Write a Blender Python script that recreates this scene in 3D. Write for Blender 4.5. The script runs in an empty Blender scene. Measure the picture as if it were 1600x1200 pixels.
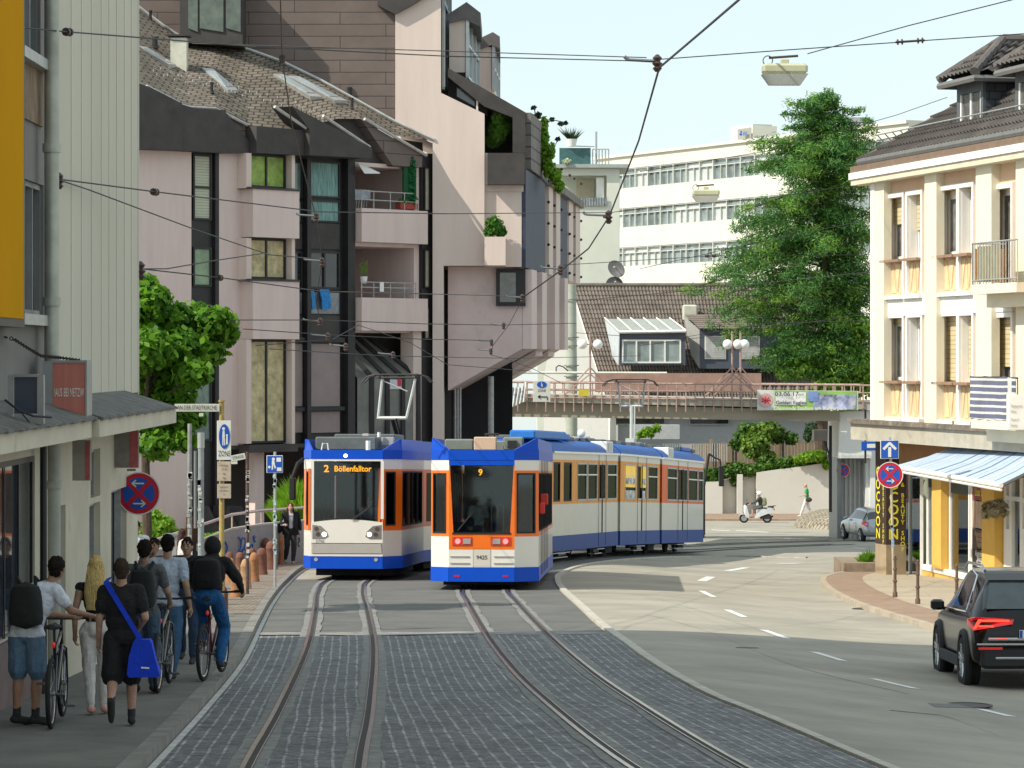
import bpy, bmesh, math, random
from mathutils import Vector, Matrix, noise
from math import sin, cos, pi, radians, sqrt, atan2
R = random.Random(7)
sc = bpy.context.scene
COL = sc.collection
                # -- camera, world, sun, exposure
F = 5000.0; HZ = 560.0; CH = 2.6            ; SL = .036
cam = bpy.data.objects.new('camera', bpy.data.cameras.new('camera')); COL.objects.link(cam)
cam.location = (0, 0, CH); cam.rotation_euler = (pi/2, 0, 0)
cam.data.sensor_width = 36; cam.data.lens = 36*F/1600; cam.data.shift_y = (HZ-600)/1600
cam.data.clip_start = 1; cam.data.clip_end = 5000
sc.camera = cam
SUN = Vector((1, .48, -1.05)).normalized()
w = bpy.data.worlds.new('World'); sc.world = w; w.use_nodes = True
nt = w.node_tree; nt.nodes.clear()
sky = nt.nodes.new('ShaderNodeTexSky'); sky.sky_type = 'NISHITA'; sky.sun_disc = False
sky.sun_elevation = math.asin(-SUN.z); sky.sun_rotation = atan2(-SUN.x, -SUN.y)
sky.air_density = 1.0; sky.dust_density = .4; sky.ozone_density = 1.5
bgn = nt.nodes.new('ShaderNodeBackground'); bgn.inputs[1].default_value = .14
hsv = nt.nodes.new('ShaderNodeHueSaturation'); hsv.inputs['Saturation'].default_value = .8
out = nt.nodes.new('ShaderNodeOutputWorld')
hz = nt.nodes.new('ShaderNodeTexNoise'); hz.inputs['Scale'].default_value = 2.2; hz.inputs['Detail'].default_value = 5
hr = nt.nodes.new('ShaderNodeValToRGB'); hr.color_ramp.elements[0].position = .35; hr.color_ramp.elements[1].position = .7
hr.color_ramp.elements[0].color = (.70, .89, .98, 1); hr.color_ramp.elements[1].color = (.86, .97, 1, 1)
hm = nt.nodes.new('ShaderNodeMixRGB'); hm.blend_type = 'MULTIPLY'; hm.inputs[0].default_value = 1; hm.inputs[2].default_value = (5.5, 5.25, 4.95, 1)
hx = nt.nodes.new('ShaderNodeMixRGB'); hx.inputs[0].default_value = .72
nt.links.new(sky.outputs[0], hsv.inputs['Color']); nt.links.new(hz.outputs[0], hr.inputs[0]); nt.links.new(hr.outputs[0], hm.inputs[1])
nt.links.new(hsv.outputs[0], hx.inputs[1]); nt.links.new(hm.outputs[0], hx.inputs[2]); nt.links.new(hx.outputs[0], bgn.inputs[0]); nt.links.new(bgn.outputs[0], out.inputs[0])
sl = bpy.data.lights.new('sun', 'SUN'); sl.energy = 3.6; sl.angle = radians(.5); sl.color = (1, .93, .8)
so = bpy.data.objects.new('sun', sl); COL.objects.link(so); so.rotation_euler = SUN.to_track_quat('-Z', 'Y').to_euler()
so.location = (-30, -10, 60)
sc.view_settings.view_transform = 'Standard'; sc.view_settings.look = 'None'; sc.view_settings.exposure = .5; sc.view_settings.gamma = 1
sc.render.engine = 'CYCLES'; sc.cycles.max_bounces = 6; sc.cycles.transparent_max_bounces = 16
sc.cycles.diffuse_bounces = 3; sc.cycles.glossy_bounces = 3; sc.cycles.transmission_bounces = 4
                # -- helpers
def smooth(t):
 t = max(0., min(1., t)); return t*t*(3-2*t)
def gz(x, y):
 return -SL*y-smooth((x-1.5)/6.)*(.28+.2*smooth((62-y)/20.))*(1-smooth((y-150)/35.))
def gp(x, y): return gz(x, y)+.11
def P(px, py, d): return Vector(((px-800)/F*d, d, CH+(HZ-py)/F*d))
def G(px, py, h=0.):
 d = 100.
 for _ in range(90): d = F*(CH-gz((px-800)/F*d, d)-h)/(py-HZ)
 x = (px-800)/F*d
 return Vector((x, d, gz(x, d)+h))
class MB:
 def __init__(s): s.v = []; s.f = []; s.uv = None; s.m = []; s.mi = 0; s.T = None
 def add(s, vs, fs):
  b = len(s.v)
  s.v += [Vector(p) if s.T is None else s.T @ Vector(p) for p in vs]
  s.f += [tuple(b+i for i in f) for f in fs]; s.m += [s.mi]*len(fs); return s
 def box(s, x0, x1, y0, y1, z0, z1):
  return s.add([(x, y, z) for z in (z0, z1) for x, y in ((x0, y0), (x1, y0), (x1, y1), (x0, y1))],
      [(0, 3, 2, 1), (4, 5, 6, 7), (0, 1, 5, 4), (1, 2, 6, 5), (2, 3, 7, 6), (3, 0, 4, 7)])
 def bbox(s, x0, x1, y0, y1, z0, z1, b=.02):
  def ring(i, z): return [(x0+i+b, y0+i, z), (x1-i-b, y0+i, z), (x1-i, y0+i+b, z), (x1-i, y1-i-b, z), (x1-i-b, y1-i, z), (x0+i+b, y1-i, z), (x0+i, y1-i-b, z), (x0+i, y0+i+b, z)]
  return s.loft([ring(b, z0), ring(0, z0+b), ring(0, z1-b), ring(b, z1)])
 def poly(s, pts): return s.add(pts, [tuple(range(len(pts)))])
 def prism(s, pts, vec):
  n = len(pts); vec = Vector(vec); a = [Vector(p) for p in pts]
  return s.add(a+[p+vec for p in a], [tuple(range(n))[::-1], tuple(range(n, 2*n))]+[(i, (i+1) % n, n+(i+1) % n, n+i) for i in range(n)])
 def loft(s, rings, cap=True, closed=True):
  n = len(rings[0]); vs = [p for r in rings for p in r]; fs = []
  for k in range(len(rings)-1):
   for i in range(n if closed else n-1):
    j = (i+1) % n; fs.append((k*n+i, k*n+j, (k+1)*n+j, (k+1)*n+i))
  if cap and closed: fs += [tuple(range(n))[::-1], tuple(range((len(rings)-1)*n, len(rings)*n))]
  return s.add(vs, fs)
 def tube(s, pts, r, n=8, cap=True):
  pts = [Vector(p) for p in pts]; rings = []; up = None
  for i, p in enumerate(pts):
   t = (pts[min(i+1, len(pts)-1)]-pts[max(i-1, 0)]).normalized()
   if up is None: up = Vector((0, 0, 1)) if abs(t.z) < .9 else Vector((1, 0, 0))
   a = t.cross(up).normalized(); b = a.cross(t).normalized(); up = b
   rr = r[i] if isinstance(r, (list, tuple)) else r
   rings.append([p+a*cos(2*pi*k/n)*rr+b*sin(2*pi*k/n)*rr for k in range(n)])
  return s.loft(rings, cap)
 def lathe(s, c, prof, n=16):
  c = Vector(c)
  return s.loft([[c+Vector((r*cos(2*pi*k/n), r*sin(2*pi*k/n), z)) for k in range(n)] for r, z in prof])
 def disc(s, c, nrm, r, th, n=28):
  c = Vector(c); nrm = Vector(nrm).normalized(); a = nrm.orthogonal().normalized(); b = nrm.cross(a)
  ring = lambda q: [c+nrm*q+a*cos(2*pi*k/n)*r+b*sin(2*pi*k/n)*r for k in range(n)]
  return s.loft([ring(0), ring(th)])
 def annulus(s, c, nrm, r0, r1, th, n=28):
  c = Vector(c); nrm = Vector(nrm).normalized(); a = nrm.orthogonal().normalized(); b = nrm.cross(a)
  ring = lambda r, q: [c+nrm*q+a*cos(2*pi*k/n)*r+b*sin(2*pi*k/n)*r for k in range(n)]
  return s.loft([ring(r0, 0), ring(r1, 0), ring(r1, th), ring(r0, th), ring(r0, 0)], cap=False)
 def torus(s, c, ax, r, q, n=28, m=8):
  c = Vector(c); ax = Vector(ax).normalized(); a = ax.orthogonal().normalized(); b = ax.cross(a); rings = []
  for i in range(n+1):
   d = a*cos(2*pi*i/n)+b*sin(2*pi*i/n)
   rings.append([c+d*(r+q*cos(2*pi*k/m))+ax*q*sin(2*pi*k/m) for k in range(m)])
  return s.loft(rings, cap=False)
 def ball(s, c, r, n=14, m=9):
  c = Vector(c); r = r if isinstance(r, (list, tuple)) else (r, r, r)
  return s.loft([[c+Vector((r[0]*cos(2*pi*k/n)*sin(a), r[1]*sin(2*pi*k/n)*sin(a), -r[2]*cos(a))) for k in range(n)] for a in [.06+(pi-.12)*i/m for i in range(m+1)]])
 def ob(s, c, u, v, ww, hx, hy, hz):
  c, u, v, ww = Vector(c), Vector(u)*hx, Vector(v)*hy, Vector(ww)*hz
  return s.add([c+a*u+b*v+e*ww for e in (-1, 1) for a, b in ((-1, -1), (1, -1), (1, 1), (-1, 1))],
      [(0, 3, 2, 1), (4, 5, 6, 7), (0, 1, 5, 4), (1, 2, 6, 5), (2, 3, 7, 6), (3, 0, 4, 7)])
 def build(s, name, mat, parent=None, local=False, sm=False, fix=True):
  me = bpy.data.meshes.new(name)
  vs = s.v
  if parent is not None and not local:
   r = parent
   while r.parent: r = r.parent
   inv = (Matrix.Translation(r.location) @ r.rotation_euler.to_matrix().to_4x4()).inverted(); vs = [inv @ p for p in vs]
  me.from_pydata([tuple(p) for p in vs], [], s.f)
  mats = mat if isinstance(mat, (list, tuple)) else [mat]
  for m in mats: me.materials.append(m)
  if len(mats) > 1: me.polygons.foreach_set('material_index', s.m)
  if s.uv:
   l = me.uv_layers.new(name='UVMap')
   for lp in me.loops: l.data[lp.index].uv = s.uv[lp.vertex_index]
  if fix:
   bm = bmesh.new(); bm.from_mesh(me)
   bmesh.ops.recalc_face_normals(bm, faces=bm.faces); bm.to_mesh(me); bm.free()
  me.validate(); me.update()
  if sm:
   me.polygons.foreach_set('use_smooth', [True]*len(me.polygons))
   try: me.set_sharp_from_angle(angle=radians(40))
   except Exception: pass
  o = bpy.data.objects.new(name, me); COL.objects.link(o)
  if parent is not None: o.parent = parent
  return o
def tag(o, label=None, cat=None, group=None, kind=None):
 for k, v in (('label', label), ('category', cat), ('group', group), ('kind', kind)):
  if v: o[k] = v
 return o
def thing(name, label, cat, loc=(0, 0, 0), rz=0., group=None):
 o = bpy.data.objects.new(name, None); COL.objects.link(o); o.empty_display_size = .2
 o.location = loc; o.rotation_euler = (0, 0, rz); return tag(o, label, cat, group)
def dup(o, loc, rz=0., label=None, parent=None):
 c = o.copy(); COL.objects.link(c)
 if parent is None:
  c.location = loc; c.rotation_euler = (0, 0, rz)
  if label: c['label'] = label
 else: c.parent = parent
 for ch in list(o.children): dup(ch, None, parent=c)
 return c
def M(name, col, rough=.7, metal=0., var=.12, scale=3., bump=0., bscale=30., spec=.4, stretch=(1, 1, 1), emit=0., dirt=None, coat=0.):
 """one surface: base colour with two scales of noise, optional bump, optional blotches of a second colour"""
 m = bpy.data.materials.new(name); m.use_nodes = True; n = m.node_tree.nodes; l = m.node_tree.links
 b = n['Principled BSDF']; b.inputs['Roughness'].default_value = rough; b.inputs['Metallic'].default_value = metal
 b.inputs['Specular IOR Level'].default_value = spec
 if coat: b.inputs['Coat Weight'].default_value = coat; b.inputs['Coat Roughness'].default_value = .05
 tc = n.new('ShaderNodeTexCoord'); mp = n.new('ShaderNodeMapping'); mp.inputs['Scale'].default_value = stretch
 l.new(tc.outputs['Object'], mp.inputs[0])
 c = tuple(col[:3])
 nz = n.new('ShaderNodeTexNoise'); nz.inputs['Scale'].default_value = scale; nz.inputs['Detail'].default_value = 6; nz.inputs['Roughness'].default_value = .65
 l.new(mp.outputs[0], nz.inputs['Vector'])
 rp = n.new('ShaderNodeValToRGB'); rp.color_ramp.elements[0].position = .3; rp.color_ramp.elements[1].position = .7
 rp.color_ramp.elements[0].color = tuple(x*(1-var) for x in c)+(1,); rp.color_ramp.elements[1].color = tuple(min(1, x*(1+var)) for x in c)+(1,)
 l.new(nz.outputs[0], rp.inputs[0]); last = rp.outputs[0]
 if dirt:
  n2 = n.new('ShaderNodeTexNoise'); n2.inputs['Scale'].default_value = dirt[2]; n2.inputs['Detail'].default_value = 8; n2.inputs['Roughness'].default_value = .7
  l.new(mp.outputs[0], n2.inputs['Vector'])
  r2 = n.new('ShaderNodeValToRGB'); r2.color_ramp.elements[0].position = dirt[1]; r2.color_ramp.elements[1].position = dirt[1]+.18
  l.new(n2.outputs[0], r2.inputs[0]); mx = n.new('ShaderNodeMixRGB'); mx.inputs[2].default_value = tuple(dirt[0])+(1,)
  l.new(r2.outputs[0], mx.inputs[0]); l.new(last, mx.inputs[1]); last = mx.outputs[0]
 l.new(last, b.inputs['Base Color'])
 if emit: l.new(last, b.inputs['Emission Color']); b.inputs['Emission Strength'].default_value = emit
 if bump:
  n3 = n.new('ShaderNodeTexNoise'); n3.inputs['Scale'].default_value = bscale; n3.inputs['Detail'].default_value = 4
  l.new(mp.outputs[0], n3.inputs['Vector']); bp = n.new('ShaderNodeBump'); bp.inputs['Strength'].default_value = bump; bp.inputs['Distance'].default_value = .02
  l.new(n3.outputs[0], bp.inputs['Height']); l.new(bp.outputs[0], b.inputs['Normal'])
 return m
def brickmat(name, c1, c2, mortar, bw, rh, ms=.02, fine=0, warp=.03, uv=True, rough=.85, offset=.5, bump=.5, var=.25, msmooth=.1, wear=None, tc_out=None, bias=0., rot=None):
 m = M(name, c1, rough); n = m.node_tree.nodes; l = m.node_tree.links; b = n['Principled BSDF']
 tc = n['Texture Coordinate']; mp = n.new('ShaderNodeMapping')
 l.new(tc.outputs['UV' if uv else 'Object'], mp.inputs[0])
 if rot: mp.inputs['Rotation'].default_value = rot
 nd = n.new('ShaderNodeTexNoise'); nd.inputs['Scale'].default_value = 1.3; l.new(mp.outputs[0], nd.inputs['Vector'])
 ad = n.new('ShaderNodeMixRGB'); ad.blend_type = 'ADD'; ad.inputs[0].default_value = warp; l.new(mp.outputs[0], ad.inputs[1]); l.new(nd.outputs['Color'], ad.inputs[2])
 br = n.new('ShaderNodeTexBrick'); br.offset = offset; l.new(ad.outputs[0], br.inputs['Vector'])
 br.inputs['Color1'].default_value = tuple(c1)+(1,); br.inputs['Color2'].default_value = tuple(c2)+(1,); br.inputs['Mortar'].default_value = tuple(mortar)+(1,)
 br.inputs['Scale'].default_value = 1; br.inputs['Mortar Size'].default_value = ms; br.inputs['Mortar Smooth'].default_value = msmooth
 br.inputs['Brick Width'].default_value = bw; br.inputs['Row Height'].default_value = rh; br.inputs['Bias'].default_value = bias
 nz = n.new('ShaderNodeTexNoise'); nz.inputs['Scale'].default_value = .9; nz.inputs['Detail'].default_value = 8; nz.inputs['Roughness'].default_value = .75
 l.new(mp.outputs[0], nz.inputs['Vector']); rp = n.new('ShaderNodeValToRGB')
 rp.color_ramp.elements[0].position = .3; rp.color_ramp.elements[1].position = .72
 rp.color_ramp.elements[0].color = (1-var,)*3+(1,); rp.color_ramp.elements[1].color = (1+var,)*3+(1,)
 l.new(nz.outputs[0], rp.inputs[0]); mx = n.new('ShaderNodeMixRGB'); mx.blend_type = 'MULTIPLY'; mx.inputs[0].default_value = 1
 l.new(br.outputs['Color'], mx.inputs[1]); l.new(rp.outputs[0], mx.inputs[2]); l.new(mx.outputs[0], b.inputs['Base Color'])
 if fine:
  fz = n.new('ShaderNodeTexNoise'); fz.inputs['Scale'].default_value = 11; fz.inputs['Detail'].default_value = 10; fz.inputs['Roughness'].default_value = .85; l.new(mp.outputs[0], fz.inputs['Vector'])
  fr = n.new('ShaderNodeValToRGB'); fr.color_ramp.elements[0].position = .5; fr.color_ramp.elements[1].position = .72; fr.color_ramp.elements[1].color = (fine,)*3+(1,); l.new(fz.outputs[0], fr.inputs[0])
  fa = n.new('ShaderNodeMixRGB'); fa.blend_type = 'ADD'; fa.inputs[0].default_value = 1; l.new(mx.outputs[0], fa.inputs[1]); l.new(fr.outputs[0], fa.inputs[2]); l.new(fa.outputs[0], b.inputs['Base Color'])
 bp = n.new('ShaderNodeBump'); bp.inputs['Strength'].default_value = bump; bp.inputs['Distance'].default_value = .02; bp.invert = True
 l.new(br.outputs['Fac'], bp.inputs['Height']); l.new(bp.outputs[0], b.inputs['Normal'])
 return m
def patchy(m, c0, c1, lo=.4, hi=.62):
 n = m.node_tree.nodes; l = m.node_tree.links; br = n['Brick Texture']; z = n.new('ShaderNodeTexNoise'); z.inputs['Scale'].default_value = 3.; z.inputs['Detail'].default_value = 9; z.inputs['Roughness'].default_value = .8
 l.new(n['Texture Coordinate'].outputs['UV'], z.inputs['Vector']); r = n.new('ShaderNodeValToRGB'); r.color_ramp.elements[0].position = lo; r.color_ramp.elements[1].position = hi; r.color_ramp.elements[0].color = c0+(1,); r.color_ramp.elements[1].color = c1+(1,)
 l.new(z.outputs[0], r.inputs[0]); l.new(r.outputs[0], br.inputs['Mortar']); return m
def glassmat(name, tint=(.3, .33, .33), clear=.5, rough=.03, refl=(.9, .95, 1), base=.12):
 m = bpy.data.materials.new(name); m.use_nodes = True; n = m.node_tree.nodes; l = m.node_tree.links; n.clear()
 o = n.new('ShaderNodeOutputMaterial'); tr = n.new('ShaderNodeBsdfTransparent'); tr.inputs[0].default_value = tuple(tint)+(1,)
 df = n.new('ShaderNodeBsdfDiffuse'); df.inputs[0].default_value = (.015, .018, .02, 1)
 gl = n.new('ShaderNodeBsdfGlossy'); gl.inputs[0].default_value = tuple(refl)+(1,); gl.inputs['Roughness'].default_value = rough
 m1 = n.new('ShaderNodeMixShader'); m1.inputs[0].default_value = clear; l.new(df.outputs[0], m1.inputs[1]); l.new(tr.outputs[0], m1.inputs[2])
 fr = n.new('ShaderNodeFresnel'); fr.inputs[0].default_value = 1.5
 ad = n.new('ShaderNodeMath'); ad.operation = 'ADD'; ad.inputs[1].default_value = base; l.new(fr.outputs[0], ad.inputs[0])
 m2 = n.new('ShaderNodeMixShader'); l.new(ad.outputs[0], m2.inputs[0]); l.new(m1.outputs[0], m2.inputs[1]); l.new(gl.outputs[0], m2.inputs[2])
 l.new(m2.outputs[0], o.inputs[0]); return m
def leafmat(name, c0, c1, trans=.35):
 m = bpy.data.materials.new(name); m.use_nodes = True; n = m.node_tree.nodes; l = m.node_tree.links; b = n['Principled BSDF']; b.inputs['Roughness'].default_value = .55; b.inputs['Specular IOR Level'].default_value = .3
 g = n.new('ShaderNodeNewGeometry'); tc = n.new('ShaderNodeTexCoord'); nz = n.new('ShaderNodeTexNoise'); nz.inputs['Scale'].default_value = .9; nz.inputs['Detail'].default_value = 3
 l.new(tc.outputs['Object'], nz.inputs['Vector'])
 a = n.new('ShaderNodeMath'); a.operation = 'MULTIPLY_ADD'; a.inputs[1].default_value = .5; l.new(g.outputs['Random Per Island'], a.inputs[0])
 s2 = n.new('ShaderNodeMath'); s2.operation = 'MULTIPLY'; s2.inputs[1].default_value = .5; l.new(nz.outputs[0], s2.inputs[0]); l.new(s2.outputs[0], a.inputs[2])
 rp = n.new('ShaderNodeValToRGB'); rp.color_ramp.elements[0].position = .15; rp.color_ramp.elements[1].position = .85
 rp.color_ramp.elements[0].color = tuple(c0)+(1,); rp.color_ramp.elements[1].color = tuple(c1)+(1,)
 l.new(a.outputs[0], rp.inputs[0]); l.new(rp.outputs[0], b.inputs['Base Color'])
 t = n.new('ShaderNodeBsdfTranslucent'); l.new(rp.outputs[0], t.inputs[0]); mx = n.new('ShaderNodeMixShader'); mx.inputs[0].default_value = trans
 l.new(b.outputs[0], mx.inputs[1]); l.new(t.outputs[0], mx.inputs[2]); l.new(mx.outputs[0], n['Material Output'].inputs[0]); return m
def text(s, size, mat, parent, pos, xdir, ydir, name='lettering', th=.006, align='CENTER', sx=1., bold=.0, world=True):
 cu = bpy.data.curves.new('t', 'FONT'); cu.body = s; cu.size = 1; cu.align_x = align; cu.align_y = 'CENTER'; cu.resolution_u = 2; cu.offset = bold
 t = bpy.data.objects.new('t', cu); COL.objects.link(t); bpy.context.view_layer.update()
 me = bpy.data.meshes.new_from_object(t.evaluated_get(bpy.context.evaluated_depsgraph_get()))
 bpy.data.objects.remove(t); x = Vector(xdir).normalized(); y = Vector(ydir).normalized(); nn = x.cross(y); pos = Vector(pos)
 mb = MB(); mb.v = [pos+x*v.co.x*size*sx+y*v.co.y*size+nn*th for v in me.vertices]; mb.f = [tuple(p.vertices) for p in me.polygons]; mb.m = [0]*len(mb.f)
 bpy.data.meshes.remove(me)
 return mb.build(name, mat, parent, local=not world, fix=False)
def loose(o):
 me = o.data; n = len(me.vertices); p = list(range(n))
 def fd(i):
  while p[i] != i: p[i] = p[p[i]]; i = p[i]
  return i
 for e in me.edges: a, b = map(fd, e.vertices); p[a] = b
 ids = sorted({fd(i) for i in range(n)}); nm = o.name.split('.')[0]
 if len(ids) < 2: return
 for k in ids:
  vi = [i for i in range(n) if fd(i) == k]; mp = {v: j for j, v in enumerate(vi)}; m2 = bpy.data.meshes.new(nm); m2.from_pydata([tuple(me.vertices[i].co) for i in vi], [], [tuple(mp[v] for v in f.vertices) for f in me.polygons if f.vertices[0] in mp])
  for mt in me.materials: m2.materials.append(mt)
  q = bpy.data.objects.new(nm, m2); COL.objects.link(q); q.parent = o.parent
 bpy.data.objects.remove(o)
class Facade:
 """a vertical wall plane through two ground points; pixels of the photo are read onto it, boxes are laid out on it in metres"""
 def __init__(s, a, b):
  s.o = Vector((a[0], a[1], 0)); t = Vector((b[0]-a[0], b[1]-a[1], 0)); s.L = t.length; s.t = t.normalized(); s.n = Vector((s.t.y, -s.t.x, 0))
 def u(s, px, out=0.):
  k = (px-800)/F; o = s.o+s.n*out
  return (k*o.y-o.x)/(s.t.x-k*s.t.y)
 def z(s, px, py):
  u = s.u(px); return CH+(HZ-py)/F*(s.o.y+s.t.y*u)
 def p(s, u, z, out=0.): v = s.o+s.t*u+s.n*out; return Vector((v.x, v.y, z))
 def box(s, mb, u0, u1, z0, z1, n0, n1):
  c = s.p((u0+u1)/2, (z0+z1)/2, (n0+n1)/2)
  return mb.ob(c, s.t, s.n, (0, 0, 1), abs(u1-u0)/2, abs(n1-n0)/2, abs(z1-z0)/2)
 def pbox(s, mb, x0, y0, x1, y1, n0, n1):
  xm = (x0+x1)/2; return s.box(mb, s.u(x0), s.u(x1), s.z(xm, y1), s.z(xm, y0), n0, n1)
 def prism(s, mb, pts, n0, n1):
  return mb.prism([s.p(u, z, n0) for u, z in pts], s.n*(n1-n0))
def wallholes(fc, mb, u0, u1, z0, z1, holes, n0, n1):
 """wall slab on facade fc with rectangular openings (u0,u1,z0,z1): cut into butted boxes"""
 us = sorted({u0, u1, *[h[0] for h in holes], *[h[1] for h in holes]})
 us = [u for u in us if u0 <= u <= u1]
 for a, b in zip(us, us[1:]):
  if b-a < 1e-4: continue
  cur = z0
  for h in sorted([h for h in holes if h[0] <= a+1e-5 and h[1] >= b-1e-5], key=lambda h: h[2]):
   if h[2] > cur+1e-4: fc.box(mb, a, b, cur, h[2], n0, n1)
   cur = max(cur, h[3])
  if cur < z1-1e-4: fc.box(mb, a, b, cur, z1, n0, n1)
def cr(pts, step=1.):
 """Catmull-Rom through 2D points, resampled"""
 P_ = [Vector(p[:2]) for p in pts]; P_ = [P_[0]*2-P_[1]]+P_+[P_[-1]*2-P_[-2]]; o = []
 for i in range(1, len(P_)-2):
  a, b, c, d = P_[i-1:i+3]; n = max(1, int((c-b).length/step))
  for k in range(n):
   t = k/n; o.append(.5*((2*b)+(c-a)*t+(2*a-5*b+4*c-d)*t*t+(3*b-a-3*c+d)*t**3))
 return o+[P_[-2]]
def offs(line, q):
 o = []
 for i, p in enumerate(line):
  t = (line[min(i+1, len(line)-1)]-line[max(i-1, 0)]).normalized(); o.append(p+Vector((t.y, -t.x))*q)
 return o
def ribbon(mb, la, lb, ha, hb=None, n=1):
 """sheet between two polylines of equal length that follows the ground"""
 hb = ha if hb is None else hb; b = len(mb.v)
 for p, q in zip(la, lb):
  for k in range(n+1):
   t = k/n; x = p.x+(q.x-p.x)*t; y = p.y+(q.y-p.y)*t; mb.v.append(Vector((x, y, gz(x, y)+ha+(hb-ha)*t)))
 for i in range(len(la)-1):
  for k in range(n): a = b+i*(n+1)+k; mb.f.append((a, a+1, a+n+2, a+n+1)); mb.m.append(0)
 return mb
                # == setting: ground, carriageway, tram bed, pavements
asph = M('asphalt_worn', (.33, .305, .25), .9, var=.2, scale=.45, bump=.25, bscale=60, dirt=((.25, .23, .19), .56, .22))
asph_d = M('asphalt_tram_bed', (.12, .12, .112), .9, var=.22, scale=.8, bump=.3, bscale=50, dirt=((.19, .185, .17), .6, .5))
cob = brickmat('cobble_setts', (.03, .032, .035), (.085, .087, .09), (.2, .21, .22), .13, .14, .017, fine=.3, warp=.05, rough=.7, bump=.8, var=.5, msmooth=.25)
patchy(cob, (.06, .062, .065), (.42, .42, .41))
pave = M('pavement_asphalt', (.15, .145, .13), .92, var=.25, scale=1.2, bump=.4, bscale=70, dirt=((.2, .195, .175), .58, 1.))
brk = brickmat('paving_blocks', (.2, .16, .125), (.29, .235, .18), (.11, .09, .075), .2, .2, .02, uv=False, rough=.85, bump=.5, var=.3)
brk_r = brickmat('red_paving', (.3, .2, .14), (.36, .25, .17), (.2, .15, .11), .22, .11, .01, uv=False, rough=.85, bump=.3, var=.2)
kerbm = M('kerb_granite', (.46, .43, .37), .8, var=.25, scale=4, bump=.4, bscale=40)
whitep = M('road_paint', (.75, .75, .72), .6, var=.12, scale=6, dirt=((.45, .44, .4), .62, 9.))
steel = M('rail_steel', (.42, .33, .28), .22, 1., var=.2, scale=2)
groove = M('rail_groove', (.03, .028, .026), .8)
mortar = M('rail_mortar', (.2, .2, .19), .9, var=.35, scale=5, bump=.4)
mb = MB(); xs = [-900, -300, -120, -60, -30, -14, -8]+[-6+.5*i for i in range(60)]+[26, 34, 50, 90, 200, 500, 1200]
ys = [-80, -20, 5, 15]+[20+1.5*i for i in range(120)]+[210, 230, 260, 320, 450, 800, 3500]
for y in ys:
 for x in xs: mb.v.append(Vector((x, y, gz(x, y))))
for j in range(len(ys)-1):
 for i in range(len(xs)-1): a = j*len(xs)+i; mb.f.append((a, a+1, a+len(xs)+1, a+len(xs))); mb.m.append(0)
tag(mb.build('ground', asph, sm=True), 'worn tan grey asphalt carriageway', None, None, 'structure')
T1 = cr([(-1.5, 20), (-1.84, 28.3), (-2.06, 35.2), (-2.55, 47.6), (-3.2, 60), (-3.75, 70), (-3.95, 77.4), (-3.5, 85.5), (-2.2, 93.5), (-.6, 100.5), (1.1, 107.5), (3.1, 116), (5.6, 124), (9, 131), (14, 137)], 1.)
T2 = cr([(2.6, 20), (1.55, 28.3), (.82, 37.3), (.4, 44.4), (.02, 53), (-.38, 64), (-.6, 71.5), (-.35, 80), (.1, 87), (1.0, 94), (2.2, 101.8), (3.9, 108.3), (6.2, 117.3), (9.2, 124), (13.5, 130)], 1.)
KL = [G(230, 1200), G(318, 1105), G(375, 1035), G(406, 974), G(423, 943), G(445, 915), G(475, 890)]
KLc = cr([(-3.0, 20)]+[(p.x, p.y) for p in KL]+[(-5.4, 96), (-3.8, 104), (-1.5, 113), (1, 122), (4, 131), (8, 140)], 1.)
KRp = [(1374, 1200), (1268, 1155), (1175, 1116), (1110, 1090), (1049, 1057.5), (1004, 1029), (972, 1004.7), (935, 978), (903, 948), (874, 921), (867, 907), (872, 897), (903, 885), (968, 875.5), (1053, 870.6), (1134, 869.4), (1230, 871.5), (1262, 872)]
KRc = cr([(4.8, 20)]+[tuple(G(*p)[:2]) for p in KRp], .6)
def at_y(line, y):
 for a, b in zip(line, line[1:]):
  if a.y <= y <= b.y: t = (y-a.y)/(b.y-a.y+1e-9); return a.x+(b.x-a.x)*t
 return line[-1].x
mb = MB(); mb.uv = []; N = 26; rows = [20+i*.5 for i in range(64)]
for j, y in enumerate(rows):
 a = at_y(KLc, y)+.02; b = at_y(KRc, y)-.02
 for k in range(N+1):
  x = a+(b-a)*k/N; jag = (.25*noise.noise(Vector((x*1.5, 3, 0)))+.08*x) if j == len(rows)-1 else 0
  mb.v.append(Vector((x, y+jag, gz(x, y)+.012))); mb.uv.append((y, 6.3*k/N))
for j in range(len(rows)-1):
 for k in range(N): q = j*(N+1)+k; mb.f.append((q, q+1, q+N+2, q+N+1)); mb.m.append(0)
tag(mb.build('cobbled_tram_bed', cob), 'dark cobbled tram bed with light joints', None, None, 'structure')
mb = MB(); rows2 = [51.5+.5*i for i in range(30)]+[66.5+.7*i for i in range(18)]
la = [Vector((at_y(KLc, y)+.02, y)) for y in rows2]; lb = [Vector((at_y(KRc, min(y, 77))-.02, y)) for y in rows2]
ribbon(mb, la, lb, .006, n=10)
isl = [p for p in KRc if p.y > 77.5]
ribbon(mb, [Vector((min(p.x-4.5, p.x), p.y+.0)) if i < 3 else Vector((p.x-5.5, p.y+6)) for i, p in enumerate(isl)], isl, .006, n=6)
tag(mb.build('tram_bed_tarmac', asph_d), 'grey tarmac round the tram tracks', None, None, 'structure')
patch = M('light_patch', (.24, .235, .22), .9, var=.3, scale=3, dirt=((.1, .1, .1), .5, 4.))
mb = MB(); ribbon(mb, [Vector((at_y(KLc, 51.6)+.1+i*.4, 51.2+.1*sin(i)+i*.02)) for i in range(15)], [Vector((at_y(KLc, 52)+.1+i*.4, 52.1+.12*sin(i*1.7)+i*.02)) for i in range(15)], .017)
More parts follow.
